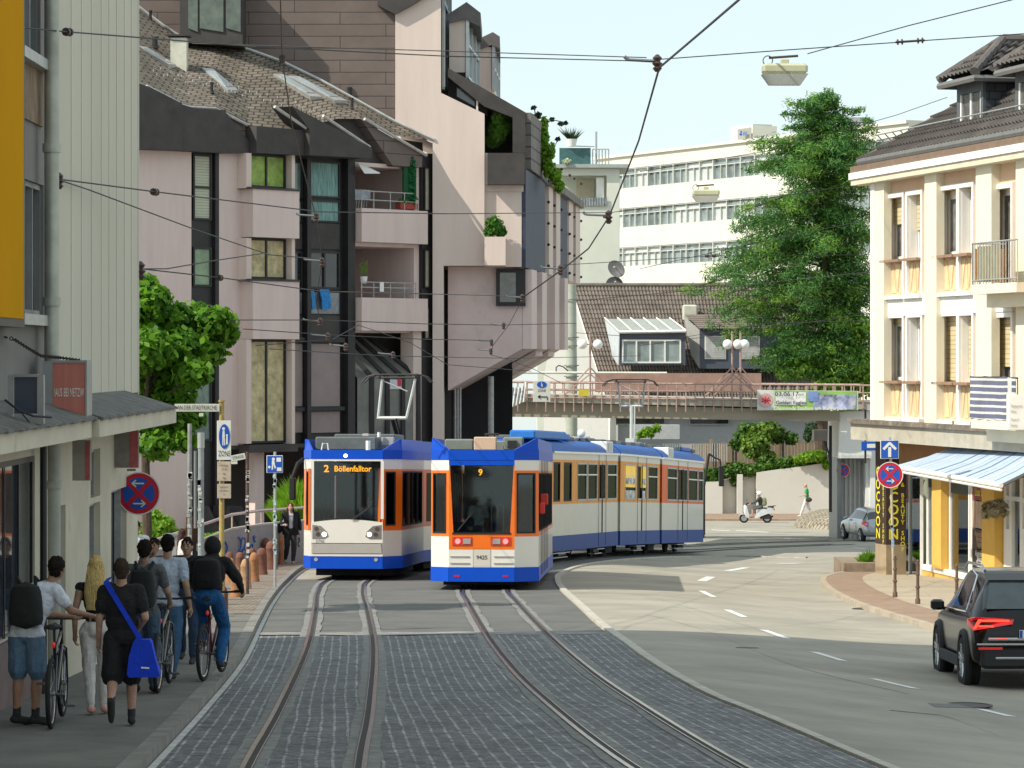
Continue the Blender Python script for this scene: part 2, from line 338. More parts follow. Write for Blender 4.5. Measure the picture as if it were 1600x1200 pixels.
tag(mb.build('tarmac_joint', patch), 'pale worn strip where cobbles meet tarmac', None, None, 'structure')
for T, nm in ((T1, 'left'), (T2, 'right')):
 for s in (-.5, .5):
  c = offs(T, s)
  mb = MB(); e = [(.13+.07*noise.noise(Vector((i*.9, s*9, 3 if nm == 'left' else 7)))) for i in range(len(c))]
  o1 = [p for p in offs(T, s-.18)]; o2 = [p for p in offs(T, s+.18)]
  o1 = [p.lerp(q, .0+abs(.5*noise.noise(Vector((i*1.1, s*5, 1))))) for i, (p, q) in enumerate(zip(o1, c))]
  o2 = [p.lerp(q, .0+abs(.5*noise.noise(Vector((i*1.3, s*5, 8))))) for i, (p, q) in enumerate(zip(o2, c))]
  ribbon(mb, o1, o2, .018); tag(mb.build('rail_mortar_strip', mortar), 'mortar margin along a tram rail', None, None, 'structure')
  mb = MB(); ribbon(mb, offs(T, s-.06), offs(T, s+.06), .023); tag(mb.build('rail_groove', groove), 'dark flange groove of a tram rail', None, None, 'structure')
  mb = MB(); g = -1 if s < 0 else 1
  ribbon(mb, offs(T, s+g*.01), offs(T, s+g*.058), .028); ribbon(mb, offs(T, s-g*.045), offs(T, s-g*.058), .028)
  tag(mb.build('tram_rail', steel), 'polished grooved tram rail', None, None, 'structure')
def kerb(line, w_, h, name, label, mat=kerbm, side=1, base=0.):
 mb = MB(); a = line; b = offs(line, side*w_)
 ribbon(mb, a, b, h); ribbon(mb, a, a, base-.02, h); ribbon(mb, b, b, base-.02, h)
 return tag(mb.build(name, mat), label, None, None, 'structure')
kerb(KLc, -.16, .115, 'kerb', 'granite kerb of the left pavement', side=1, mat=M('kerb_dark_granite', (.2, .19, .17), .85, var=.3, scale=3))
mb = MB(); ribbon(mb, offs(KLc, .02), offs(KLc, .09), .016); tag(mb.build('kerb_joint', M('kerb_joint_pale', (.5, .49, .46), .85, var=.3, scale=5)), 'pale mortar line along the left kerb', None, None, 'structure')
kr = [p for p in KRc]
kerb(kr, .14, .04, 'kerb', 'low pale kerb between tram bed and carriageway')
mb = MB(); L_ = [p for p in offs(KLc, -.16) if p.y < 57.5]; ribbon(mb, [Vector((-5.6 if p.y < 46 else -16., p.y)) for p in L_], L_, .11, n=4)
tag(mb.build('pavement', pave), 'dark asphalt pavement on the left', None, None, 'structure')
mb = MB(); L_ = [p for p in offs(KLc, -.16) if 56.4 < p.y < 140]; ribbon(mb, [Vector((-30., p.y)) for p in L_], L_, .114, n=12)
tag(mb.build('pavement', brk), 'small block paving beside the bollards', None, None, 'structure')
mb = MB(); o = offs(KLc, -.16); o_ = offs(KLc, -.52); ks = [i for i in range(len(o)) if 56 < o_[i].y < 86]; ribbon(mb, [o_[i] for i in ks], [o[i] for i in ks], .118)
tag(mb.build('kerb_strip', brk), 'strip of setts behind the left kerb', None, None, 'structure')
KQ = [(1640, 1022), (1560, 1008), (1467.5, 988), (1398, 968), (1337.5, 948), (1297, 927.5), (1282.7, 913), (1287, 905), (1305, 900), (1345, 893), (1400, 886)]
KQc = cr([tuple(G(*p)[:2]) for p in KQ]+[(17, 104), (30, 112)], .5)
kerb(KQc, .14, .1, 'kerb', 'sand coloured kerb of the right pavement', mat=M('kerb_sand', (.4, .34, .26), .85, var=.2), side=1)
mb = MB(); L_ = offs(KQc, .13); ribbon(mb, L_, [Vector((40., p.y)) for p in L_], .096, n=10)
tag(mb.build('pavement', brk_r), 'reddish paved forecourt on the right', None, None, 'structure')
mb = MB(); L_ = offs(KQc, 1.1); L_ = [p for p in L_ if p.y < 92]; ribbon(mb, L_, [Vector((40., p.y)) for p in L_], .1, n=6)
tag(mb.build('pavement_slabs', brickmat('slab_paving', (.4, .34, .25), (.45, .38, .28), (.22, .17, .12), 2.4, 1.2, .012, uv=False, bump=.2, var=.12)), 'sand coloured slabs before the shop', None, None, 'structure')
for q in [((1363, 1060.5), (1431, 1076.5)), ((1272, 1019), (1318, 1033)), ((1193, 984.5), (1230, 998)), ((1136, 953), (1163, 964.5)), ((1096, 923.5), (1115, 933)), ((1096, 908), (1111, 901.5)), ((1136, 892), (1166, 887)), ((1215, 881.5), (1250, 880)), ((1530, 1108), (1580, 1120))]:
 a = G(*q[0]); b = G(*q[1]); t = (b-a); t.z = 0; t.normalize(); nrm = Vector((t.y, -t.x))*.075
 if q[0][1] < 915: nrm = Vector((t.y, -t.x))*.12
 mb = MB(); l1 = [Vector((a.x+(b.x-a.x)*i/4, a.y+(b.y-a.y)*i/4)) for i in range(5)]
 ribbon(mb, [p-nrm for p in l1], [p+nrm for p in l1], .006); tag(mb.build('road_marking', whitep), 'white centre line dash', None, None, 'structure')
for x0, y0, x1, y1 in [(1122, 838, 1165, 839.5), (1150, 829, 1200, 832), (1092, 837, 1132, 841), (1165, 843, 1200, 847), (1207, 840, 1243, 842), (1272, 838, 1318, 842), (1288, 851, 1316, 855), (1332, 856, 1354, 858), (1112, 828, 1140, 829.5), (1230, 845, 1262, 850)]:
 a = G(x0, y0); b = G(x1, y1); mb = MB(); l1 = [Vector((a.x+(b.x-a.x)*i/6, a.y+(b.y-a.y)*i/6)) for i in range(7)]
 ribbon(mb, [p+Vector((0, .5)) for p in l1], [p-Vector((0, .5)) for p in l1], .008); tag(mb.build('road_marking', whitep), 'white lane marking at the far junction', None, None, 'structure')
mb = MB(); mb2 = [Vector((x, 178+.0*x)) for x in range(-6, 30)]; ribbon(mb, mb2, [p+Vector((0, 30)) for p in mb2], .1, n=6); ribbon(mb, mb2, mb2, -.05, .1)
tag(mb.build('pavement', brk_r), 'far pavement along the white wall', None, None, 'structure')
seam = M('asphalt_seam', (.07, .07, .065), .9)
for q_, hw_, mt_, nm_ in (([(1010, 935), (1060, 950), (1180, 1000)], .02, seam, 'asphalt_seam'), ([(1010, 960), (1100, 985), (1240, 1040), (1420, 1085)], .03, seam, 'asphalt_seam'), ([(1180, 905), (1290, 950), (1420, 1000), (1540, 1046)], .03, seam, 'asphalt_seam'), ([(1390, 1110), (1470, 1118), (1560, 1150)], .03, seam, 'asphalt_seam'), ([(1150, 1012), (1185, 1013)], .1, seam, 'asphalt_patch'), ([(1455, 1102), (1540, 1104)], .35, M('asphalt_patch_dark', (.17, .165, .15), .9), 'asphalt_patch')):
 c_ = cr([tuple(G(*p)[:2]) for p in q_], .4); c_ = [p+Vector((0, .12*noise.noise(Vector((i*.35, q_[0][0], 0))))) for i, p in enumerate(c_)]
 mb = MB(); ribbon(mb, [p-Vector((0, hw_)) for p in c_], [p+Vector((0, hw_*(1+.6*noise.noise(Vector((i*.7, 5, 1)))))) for i, p in enumerate(c_)], .004); tag(mb.build(nm_, mt_), 'dark tar seam or patch in the carriageway', None, None, 'structure')
mh = M('iron_cover', (.05, .045, .04), .5, .6)
for (x, y, r, nm, lab) in [(1510, 1103, .34, 'manhole_cover', 'dark round manhole cover in the lane behind the black car'), (1353, 952, .3, 'drain_grate', 'iron drain grate in the gutter at the right kerb')]:
 g = G(x, y); mb = MB(); mb.lathe((g.x, g.y, g.z), [(r, .0), (r, .014), (r*.85, .016), (r*.84, .01), (.02, .011)], 20); tag(mb.build(nm, mh), lab, 'drain cover')
                # == shared building materials
black_fr = M('black_frame', (.022, .021, .022), .5, var=.2)
dark_cl = M('dark_fibre_cement', (.055, .049, .047), .7, var=.25, scale=1.5, dirt=((.085, .076, .07), .58, .8))
pink = M('pink_render', (.67, .545, .505), .9, var=.07, scale=1.2, stretch=(2, 2, .3), dirt=((.55, .445, .41), .57, .6), bump=.15)
pink_l = M('pale_pink_render', (.66, .55, .49), .9, var=.06, scale=1., stretch=(2, 2, .25), dirt=((.53, .44, .39), .6, .6), bump=.15)
panel_br = M('brown_pink_panel', (.29, .235, .225), .75, var=.08, scale=2)
glass_d = M('dark_window_glass', (.02, .025, .028), .06, spec=.7, var=.5, scale=1.5)
glass_g = M('greenish_window_glass', (.13, .19, .165), .12, spec=.7, var=.45, scale=2.5)
blindm = brickmat('window_blind', (.5, .52, .38), (.44, .47, .35), (.3, .32, .25), 5, .09, .012, uv=False, rough=.6, bump=.3, var=.1, rot=(pi/2, 0, 0))
lime_g = M('window_lime_blind', (.24, .36, .06), .4, var=.5, scale=3)
cream_g = M('window_cream_board', (.5, .43, .24), .6, var=.45, scale=3)
curtain = M('teal_curtain', (.17, .31, .29), .7, var=.55, scale=3, stretch=(6, 6, .6))
metalg = M('grey_metal', (.24, .25, .25), .45, .6, var=.15)
galv = M('galvanised_steel', (.42, .43, .42), .5, .5, var=.2, scale=8)
whitem = M('white_paint', (.78, .78, .75), .5, var=.05)
leadm = M('lead_flashing', (.45, .45, .43), .5, .3, var=.2)
                # == the shop building on the left
mc_rend = M('grey_render', (.21, .2, .185), .9, var=.12, scale=1, dirt=((.13, .125, .12), .6, .8), bump=.2)
clad = M('cream_cladding', (.56, .53, .43), .8, var=.05, scale=.7, stretch=(1, 1, .15), dirt=((.40, .40, .34), .66, .7))
creamr = M('cream_render', (.6, .54, .42), .9, var=.1, scale=1.2, dirt=((.36, .33, .26), .6, 1.3), bump=.15)
FL = Facade((-5.4, 20), (-5.4, 46.3))
lb = thing('shop_building', 'tall left hand building with cream ribbed metal cladding over a shop front', 'building', (-5.4, 38, 0))
yz = lambda px: -5.4/((px-800)/F)
U = lambda px: FL.u(px)
ub, ue = U(88), U(217.5)
mb = MB(); FL.box(mb, ub, ue, 2.11, 16, -.25, 0); mb.build('wall', clad, lb)
mb = MB(); FL.box(mb, 0, ue, 1.75, 16, -7, -.26); mb.build('wall', mc_rend, lb)
mb = MB(); FL.box(mb, ub, ue, 1.75, 2.1, -.25, -.03)
mb.build('wall_base', M('slate_base', (.075, .08, .085), .7), lb)
mb = MB()
for px in (111, 127, 143, 158, 170, 182, 194, 205, 215.5): u = U(px); FL.box(mb, u-.02, u+.02, 1.95, 15.9, .001, .012)
mb.build('cladding_rib', M('cladding_rib', (.6, .6, .53), .5, var=.04), lb)['kind'] = 'stuff'
mb = MB(); holes = [(U(8), U(66), 6.0, 9), (U(8), U(71), 3.09, 4.6)]
wallholes(FL, mb, 0, ub-.02, 1.75, 16, holes, -.25, -.02)
mb.build('wall', mc_rend, lb)
mb = MB(); FL.box(mb, U(-20), U(67), 5.26, 5.9, -.019, .01); mb.build('wall_panel', M('rough_brown_render', (.23, .165, .11), .95, var=.4, scale=9, bump=.6, stretch=(1, 1, .3)), lb)
for (a, b, z0, z1) in ((U(8), U(66), 6.0, 9), (U(8), U(71), 3.09, 4.6)):
 mb = MB(); n = 5
 for i in range(n+1): u = a+(b-a)*i/n; FL.box(mb, u-.03, u+.03, z0, z1, -.2, -.06)
 FL.box(mb, a, b, z1-.06, z1, -.199, -.061); FL.box(mb, a, b, z0, z0+.06, -.199, -.061); f = mb.build('window', M('window_grey_frame', (.22, .23, .23), .5), lb)
 mb = MB(); FL.box(mb, a, b, z0, z1, -.16, -.13); mb.build('pane', glass_d, f)
 mb = MB(); FL.box(mb, a-.05, b+.05, z0-.12, z0-.001, -.1, .12); mb.build('sill', galv, f)
mb = MB(); dp = lambda z: Vector((-5.25, 36.5, z)); mb.tube([dp(15.5), dp(1.8)], .085, 12)
for z in (10, 7, 4.95, 3.2, 2.3): mb.tube([dp(z), dp(z+.1)], .105, 12)
mb.build('drainpipe', M('drainpipe_zinc', (.4, .41, .35), .5, .4, var=.2), lb, sm=True)
sg = thing('orange_sign', 'big plain amber orange sign board on the left building', 'sign', FL.p(U(-60), 3.0))
mb = MB(); FL.box(mb, 6, 14.15, 2.93, 8.6, .02, .2); mb.build('frame', black_fr, sg)
mb = MB(); FL.box(mb, 6.05, 13.98, 3.02, 8.5, .201, .215); mb.build('face', M('amber_panel', (.56, .27, .004), .95, var=.05, scale=1, spec=.05), sg)
def cz(y): return 1.7
mb = MB()
def csec(y, xo, th): z = cz(y); return [(-5.4, y, z+.05), (xo, y, z), (xo, y, z+th), (-5.4, y, z+th+.22)]
mb.loft([csec(y, -4.78, .19) for y in (20, 26, 30, 33, 36.4)]); mb.build('canopy', creamr, lb)
mb = MB(); mb.loft([csec(y, -4.7, .2) for y in (36.45, 40, 44.8)]); mb.build('canopy', creamr, lb)
mb = MB(); slate = M('canopy_slate', (.13, .13, .12), .8, var=.4, scale=4, dirt=((.27, .26, .24), .58, 3.), bump=.6)
def ctop(y, xo): z = cz(y); j = .01*sin(y*7); return [(-5.4, y, z+.42), (xo, y, z+.2+j), (xo, y, z+.235+j), (-5.4, y, z+.455)]
mb.loft([ctop(20+i*.3, -4.72) for i in range(56)]); mb.loft([ctop(36.5+i*.3, -4.66) for i in range(28)]); mb.build('canopy_roof', slate, lb)
mb = MB(); OP = [(91, 105, -1.0, .83), (142, 159, -.3, .72), (144, 159, .8, 1.42), (176, 200, -1.5, .8)]; holes = [(U(-60), U(57), -.41, 1.5)]+[(U(q[0]), U(q[1]), q[2], q[3]) for q in OP]
wallholes(FL, mb, 0, U(62), -1.9, 1.74, holes, -.3, -.02); wallholes(FL, mb, U(62)+.001, ue, -1.9, 1.74, holes, -.3, -.02)
mb.build('wall', creamr, lb)
mb = MB(); FL.box(mb, 0, U(62), -1.9, -.42, -.019, .03); mb.build('plinth', M('plinth_stone', (.17, .12, .11), .7, var=.2), lb)
shopg = M('shop_glass', (.03, .035, .045), .03, spec=1., var=.6, scale=.8)
mb = MB(); FL.box(mb, U(-60), U(57), -.41, 1.5, -.1, -.06); mb.build('shop_window', shopg, lb)
mb = MB(); a, b = U(-60), U(57); n = 5
for i in range(n+1): u = a+(b-a)*i/n; FL.box(mb, u-.02, u+.02, -.41, 1.43, -.055, -.045)
FL.box(mb, a, b, 1.435, 1.5, -.056, -.022); mb.build('shop_window_frame', black_fr, lb)
for (x0, x1, z0, z1) in OP:
 mb = MB(); FL.box(mb, U(x0), U(x1), z0, z1, -.24, -.2); f = mb.build('window', shopg if x0 != 176 else glass_d, lb)
 mb = MB(); u0, u1 = U(x0), U(x1)
 for a, b in ((u0, u0+.05), (u1-.05, u1)): FL.box(mb, a, b, z0, z1, -.19, -.1)
 FL.box(mb, u0+.051, u1-.051, z1-.05, z1, -.19, -.1); mb.build('frame', galv, f)
mb = MB(); q = lambda z: Vector((-5.28, 36.9, z)); mb.tube([q(-1.4), q(1.74)], .075, 12)
for z in (-.2, 1.1): mb.tube([q(z), q(z+.09)], .095, 12)
mb.build('drainpipe', M('drainpipe_cream', (.36, .37, .32), .6, var=.2), lb, sm=True)
mb = MB(); q = lambda z: Vector((-5.3, 36.2, z)); mb.tube([q(-1.4), q(1.74)], .04, 10); mb.build('cable_conduit', black_fr, lb)
mb = MB(); FL.box(mb, 0, ue, 16, 16.15, -7.2, .15); mb.build('roof', dark_cl, lb)
lbx = thing('lightbox_sign', 'faded pink lightbox sign with flaking white letters standing on the canopy', 'sign', P(107, 657, 36.2))
d0 = 35.9; A = P(82.5, 655, d0); B = P(133, 567, d0)
mb = MB(); mb.box(A.x, B.x, d0, d0+.02, A.z, B.z); mb.build('panel', M('pink_acrylic', (.5, .17, .13), .5, var=.1, scale=3, stretch=(4, 1, .1), dirt=((.57, .25, .2), .55, 6)), lbx)
mb = MB(); t = .02; steelg = M('box_steel', (.3, .31, .3), .5, .3, var=.15)
mb.box(A.x-.11, A.x-.001, d0-.01, d0+.5, A.z-.03, B.z+.02); mb.box(A.x, B.x+.02, d0-.012, d0+.45, B.z, B.z+t*1.5); mb.box(A.x, B.x+.02, d0-.012, d0+.45, A.z-t, A.z); mb.box(B.x, B.x+.02, d0-.011, d0+.45, A.z, B.z)
mb.build('housing', steelg, lbx)
mb = MB(); mb.box(A.x-.09, A.x-.03, d0-.02, d0+.2, A.z-.12, A.z-.03); mb.box(A.x+.02, A.x+.1, d0, d0+.2, A.z-.12, A.z-.021); mb.build('foot', M('wood_block', (.4, .3, .18), .8), lbx)
flake = M('flaking_lettering', (.75, .66, .6), .8, var=.4, scale=30, stretch=(6, 1, .4))
text('?AUS BEI NETZW', .135, flake, lbx, ((A.x+B.x)/2, d0-.002, (A.z+B.z)/2-.02), (1, 0, 0), (0, 0, 1), sx=.33, bold=.01)
cb = thing('steel_cabinet', 'open steel frame with a dark blue glossy panel on the canopy beside the pink sign', 'cabinet', P(38, 660, 32))
d0 = 32.; a = P(12, 662, d0); b = P(68, 586, d0)
mb = MB(); mb.box(a.x+.06, b.x-.07, d0+.03, d0+.06, a.z+.1, b.z-.02); mb.build('panel', M('dark_blue_panel', (.05, .06, .09), .15, spec=.8), cb)
mb = MB(); mb.box(a.x, a.x+.05, d0, d0+.1, a.z, b.z); mb.box(b.x-.06, b.x, d0, d0+.1, a.z, b.z); mb.box(a.x+.051, b.x-.061, d0, d0+.1, b.z-.02, b.z+.01); mb.box(a.x+.051, b.x-.061, d0, d0+.1, a.z, a.z+.07); mb.build('frame', steelg, cb)
mb = MB(); mb.tube([P(8, 625, 31.8), P(30, 642, 31.7), P(52, 650, 31.7), P(80, 652, 31.9)], .012); mb.tube([P(30, 640, 31.75), P(50, 665, 31.75)], .008); mb.build('cable', black_fr, cb)
mb = MB(); pts = [P(5, 526, 34), P(22, 530, 34), P(42, 543, 34.5), P(64, 556, 35.2), P(72, 557, 35.5), P(95, 559, 36.4), P(125, 563, 37)]
k = 0
for p, q in zip(pts, pts[1:]):
 n = max(1, int((q-p).length/.05))
 for i in range(n):
  c = p.lerp(q, (i+.5)/n); t = (q-p).normalized(); ax = t.cross(Vector((0, 0, 1)) if k % 2 else Vector((.3, -1, .4))).normalized(); k += 1
  mb.torus(c, ax, .018, .006, 8, 4)
tag(mb.build('chain', M('rusty_chain', (.05, .04, .035), .6, .6)), 'rusty link chain hanging across the left building above the pink sign', 'chain')
def boxsign(name, label, x0, y0, x1, y1, d, side, face, col_f, col_s, txt=None):
 a = P(x0, y1, d); b = P(x1, y0, d); o = thing(name, label, 'sign', ((a.x+b.x)/2, d, a.z))
 mb = MB(); mb.box(a.x, b.x, d, d+side, a.z, b.z); mb.build('housing', col_s, o)
 mb = MB(); mb.box(a.x+(b.x-a.x)*face, b.x-.01, d-.008, d-.001, a.z+.01, b.z-.01); mb.build('face', col_f, o)
 if txt: text(txt, .2, flake, o, (a.x+(b.x-a.x)*.45, d-.009, (a.z+b.z)/2), (0, 0, 1), (-1, 0, 0))
redf = M('faded_red', (.42, .09, .09), .6, var=.3, scale=5)
boxsign('projecting_sign', 'grey and red projecting shop sign under the canopy nearer the camera', 113, 688, 141, 751, 38, .12, .75, redf, M('grey_sign_side', (.3, .28, .24), .7, var=.2, scale=4))
boxsign('projecting_sign', 'worn grey and red projecting shop sign under the far end of the canopy', 171, 668, 216, 731, 43.6, .1, .72, redf, M('worn_sign_face', (.25, .22, .2), .8, var=.3, scale=6), None)
                # == signs and poles on the left
blue = M('sign_blue', (.012, .09, .45), .4, var=.04); red = M('sign_red', (.55, .012, .03), .4, var=.04); wht = M('sign_white', (.72, .72, .68), .45, var=.05)
def stickers(mb, x, y, z0, z1, r, n, rnd):
 for _ in range(n):
  z = rnd.uniform(z0, z1); a = rnd.uniform(pi, 2*pi); h = rnd.uniform(.03, .09)
  mb.box(x+cos(a)*r*.5-.03, x+cos(a)*r*.5+.03, y-r-.006, y-r+.01, z, z+h)
def nostop(par, c, r, arrow=True):
 y = c.y; mb = MB(); mb.disc((c.x, y, c.z), (0, -1, 0), r, .02, 36); mb.build('sign_plate', red, par)
 mb = MB(); mb.disc((c.x, y-.021, c.z), (0, -1, 0), r*.76, .003, 36); f = mb.build('blue_field', blue, par)
 mb = MB()
 for s in (1, -1): mb.ob((c.x, y-.027, c.z), Vector((1, 0, s)).normalized(), (0, 1, 0), Vector((-s, 0, 1)).normalized(), r*.78, .0015+.0003*s, r*.1)
 mb.build('red_cross', red, f)
 mb = MB(); mb.annulus((c.x, y-.021, c.z), (0, -1, 0), r*.97, r*1.03, .003, 36); mb.build('rim', wht, f)
 if arrow:
  mb = MB()
  for s in (1, -1):
   zc = c.z+s*r*.48; mb.box(c.x-r*.26, c.x+r*.26, y-.035, y-.032, zc-r*.035, zc+r*.035)
   tip = c.x-s*r*.32
   for q in (1, -1): mb.ob((tip+s*r*.1, y-.0335, zc+q*r*.08), Vector((s, 0, q*.8)).normalized(), (0, 1, 0), Vector((-q*.8*s, 0, 1)).normalized(), r*.13, .0013, r*.03)
  mb.build('arrow', wht, f)
c = P(217, 771, 45); o = thing('no_stopping_sign', 'big round no stopping sign with white arrows at the left building corner', 'sign', (c.x-.42, 45, gp(-5, 45)))
nostop(o, c, .295)
mb = MB(); mb.tube([(c.x-.42, 45.1, gp(-5, 45)), (c.x-.42, 45.1, c.z+.45)], .055, 12); p_ = mb.build('pole', M('black_pole', (.06, .065, .065), .5, var=.5, scale=7), o)
mb = MB(); mb.tube([(c.x-.42, 45.06, c.z+.33), (c.x-.05, 45.06, c.z+.33)], .018); mb.tube([(c.x-.42, 45.06, c.z-.2), (c.x-.1, 45.06, c.z-.2)], .018); mb.build('bracket', metalg, o)
mb = MB(); stickers(mb, c.x-.42, 45.1, c.z-1.2, c.z-.1, .055, 14, random.Random(3)); mb.build('stickers', wht, p_)['kind'] = 'stuff'
D = 52.; g = P(352, 900, D); gx = g.x
o = thing('pedestrian_zone_sign', 'ochre post with a street name plate on top and a white ZONE board', 'sign', (gx-.02, D, gp(gx, D)))
ochre = M('ochre_pole', (.42, .3, .1), .6, var=.25, scale=9, dirt=((.25, .2, .12), .6, 12))
zt = P(0, 628, D).z; mb = MB(); mb.tube([(P(346, 0, D).x, D+.05, gp(gx, D)), (P(346, 0, D).x, D+.05, zt)], .042, 12); mb.tube([(P(346, 0, D).x, D+.05, zt), (P(346, 0, D).x, D+.05, zt+.03)], .055, 12); mb.build('pole', ochre, o)
def plate(par, x0, y0, x1, y1, d, mt, name='plate', th=.015):
 a = P(x0, y1, d); b = P(x1, y0, d); mb = MB(); mb.bbox(a.x, b.x, d, d+th, a.z, b.z, .006); return mb.build(name, mt, par), a, b
pl, a, b = plate(o, 339, 657, 361, 719, D-.02, wht, 'zone_plate')
mb = MB(); cc = P(350.5, 682, D-.03); mb.loft([[(cc.x+.088*cos(t_*pi/14)*1., D-.024-q, cc.z+.2*sin(t_*pi/14)) for t_ in range(28)] for q in (0, .003)]); bo = mb.build('blue_oval', blue, pl)
def pedicon(par, cx, y, cz_, h, mt):
 mb = MB(); mb.disc((cx-h*.04, y, cz_+h*.4), (0, -1, 0), h*.075, .002, 12); mb.prism([(cx-h*.11, y, cz_-h*.02), (cx+.03*h, y, cz_-h*.02), (cx+.01*h, y, cz_+h*.31), (cx-h*.08, y, cz_+h*.31)], (0, -.002, 0))
 mb.prism([(cx-h*.1, y, cz_-h*.45), (cx-h*.05, y, cz_-h*.45), (cx-h*.03, y, cz_-h*.021), (cx-h*.1, y, cz_-h*.021)], (0, -.002, 0)); mb.prism([(cx-h*.01, y, cz_-h*.45), (cx+h*.04, y, cz_-h*.45), (cx+h*.02, y, cz_-h*.021), (cx-h*.025, y, cz_-h*.021)], (0, -.002, 0))
 mb.disc((cx+h*.13, y, cz_+h*.06), (0, -1, 0), h*.055, .002, 12); mb.prism([(cx+h*.08, y, cz_-h*.4), (cx+h*.17, y, cz_-h*.4), (cx+h*.17, y, cz_-h*.0), (cx+h*.09, y, cz_-h*.0)], (0, -.002, 0)); return mb.build('pictogram', mt, par)
pedicon(bo, cc.x, D-.028, cc.z, .32, wht)
blk = M('black_lettering', (.015, .015, .015), .6)
text('ZONE', .13, blk, pl, (cc.x, D-.022, P(0, 709, D).z), (1, 0, 0), (0, 0, 1), sx=.55)
pw = M('weathered_plate', (.5, .42, .33), .6, var=.2, scale=9)
pl2, a, b = plate(o, 339.5, 721, 361, 752, D-.02, pw, 'time_plate')
for i, s in enumerate(('werktags', '7-11h', 'frei', 'Taxi')): text(s, .045, blk, pl2, ((a.x+b.x)/2, D-.022, b.z-.06-.07*i), (1, 0, 0), (0, 0, 1), sx=.8)
pl3, a, b = plate(o, 339.5, 756, 361, 779, D-.02, pw, 'notice_plate')
for i, s in enumerate(('Lieferverkehr', 'und Radfahrer', 'frei')): text(s, .037, blk, pl3, ((a.x+b.x)/2, D-.022, b.z-.05-.06*i), (1, 0, 0), (0, 0, 1), sx=.7)
npm = M('name_plate', (.6, .6, .54), .5)
pl4, a, b = plate(o, 273, 631, 343, 643.5, D-.01, npm, 'street_name_plate')
text('AN DER STADTKIRCHE', .1, blk, pl4, ((a.x+b.x)/2+.0, D-.013, (a.z+b.z)/2), (1, 0, 0), (0, 0, 1), sx=.62)
plate(o, 311, 645.5, 318, 651, D-.01, npm, 'house_number_plate')
def pole(px, py0, py1, d, r, mt, label, name='sign_pole', st=0, seed=1, cat='pole'):
 x = P(px, 0, d).x; o = thing(name, label, cat, (x, d, gp(x, d))); mb = MB(); mb.tube([(x, d, gp(x, d)), (x, d, P(px, py0, d).z)], r, 12); q = mb.build('shaft', mt, o)
 if st: mb = MB(); stickers(mb, x, d, gp(x, d)+.7, gp(x, d)+2.5, r, st, random.Random(seed)); mb.build('stickers', M('sticker_mix', (.5, .5, .48), .6, var=.8, scale=16), q)['kind'] = 'stuff'
 return o
pole(296.5, 662, 0, 56, .038, M('pole_grey', (.26, .26, .25), .6, var=.3, scale=8), 'pale galvanised pole covered in torn stickers, left of the ZONE post', st=26, seed=5)
o = pole(314, 678, 0, 58, .055, M('lamp_pole_paint', (.3, .33, .33), .5, .3, var=.2), 'thick grey pole with a pale cap between the sticker pole and the ZONE post', st=16, seed=9)
x = P(314, 0, 58).x; mb = MB(); mb.tube([(x, 58, P(0, 700, 58).z), (x, 58, P(0, 676, 58).z)], .065, 12); mb.build('cap', galv, o)
mb = MB(); mb.tube([(x-.1, 58, gp(x, 58)+1.5), (x-.1, 58, gp(x, 58)+2.9)], .03, 8); mb.build('conduit', metalg, o)
D = 66.; o = pole(386.5, 706, 0, D, .035, M('rust_pole', (.1, .06, .05), .7, var=.5, scale=12), 'slim brown sticker covered pole carrying a STRASSE name plate', name='street_name_sign', st=22, seed=2, cat='sign')
a = P(361, 724, D); b = P(383, 706, D)
mb = MB(); mb.ob(((a.x+b.x)/2, D, P(0, 714.5, D).z), Vector((1, 0, .2)).normalized(), (0, 1, 0), Vector((-.2, 0, 1)).normalized(), .15, .01, .062); q = mb.build('street_name_plate', npm, o)
text('STRASSE', .09, blk, q, ((a.x+b.x)/2, D-.012, P(0, 714.5, D).z), Vector((1, 0, .2)), Vector((-.2, 0, 1)), sx=.7)
mb = MB(); mb.box(a.x+.0, a.x+.13, D-.005, D+.01, P(0, 725, D).z, P(0, 718, D).z-.0); mb.build('number_plate', npm, o)
D = 70.; g = P(429.5, 870, D); o = thing('home_zone_sign', 'square blue play street sign with white figures on a sticker covered pole', 'sign', (g.x, D, gp(g.x, D)))
mb = MB(); mb.tube([(g.x, D+.03, gp(g.x, D)), (g.x, D+.03, P(0, 706, D).z)], .032, 10); q = mb.build('pole', galv, o)
mb = MB(); stickers(mb, g.x, D+.03, gp(g.x, D)+.6, gp(g.x, D)+2.4, .032, 20, random.Random(8)); mb.build('stickers', M('sticker_mix_two', (.4, .5, .55), .6, var=.9, scale=16), q)['kind'] = 'stuff'
pl, a, b = plate(o, 416.5, 711.5, 442, 739, D-.01, wht); mb = MB(); mb.bbox(a.x+.012, b.x-.012, D-.014, D-.0101, a.z+.012, b.z-.012, .001); bf = mb.build('blue_field', blue, pl)
mb = MB(); cx = (a.x+b.x)/2-.03; czz = (a.z+b.z)/2; y = D-.016
mb.disc((cx, y, czz+.11), (0, -1, 0), .035, .002, 12); mb.prism([(cx-.035, y, czz-.0), (cx+.035, y, czz), (cx+.02, y, czz+.08), (cx-.03, y, czz+.08)], (0, -.002, 0)); mb.prism([(cx-.04, y, czz-.12), (cx-.01, y, czz-.12), (cx+.0, y, czz-.001), (cx-.03, y, czz-.001)], (0, -.002, 0)); mb.prism([(cx+.03, y, czz-.1), (cx+.06, y, czz-.08), (cx+.03, y, czz-.001), (cx+.0, y, czz-.001)], (0, -.002, 0))
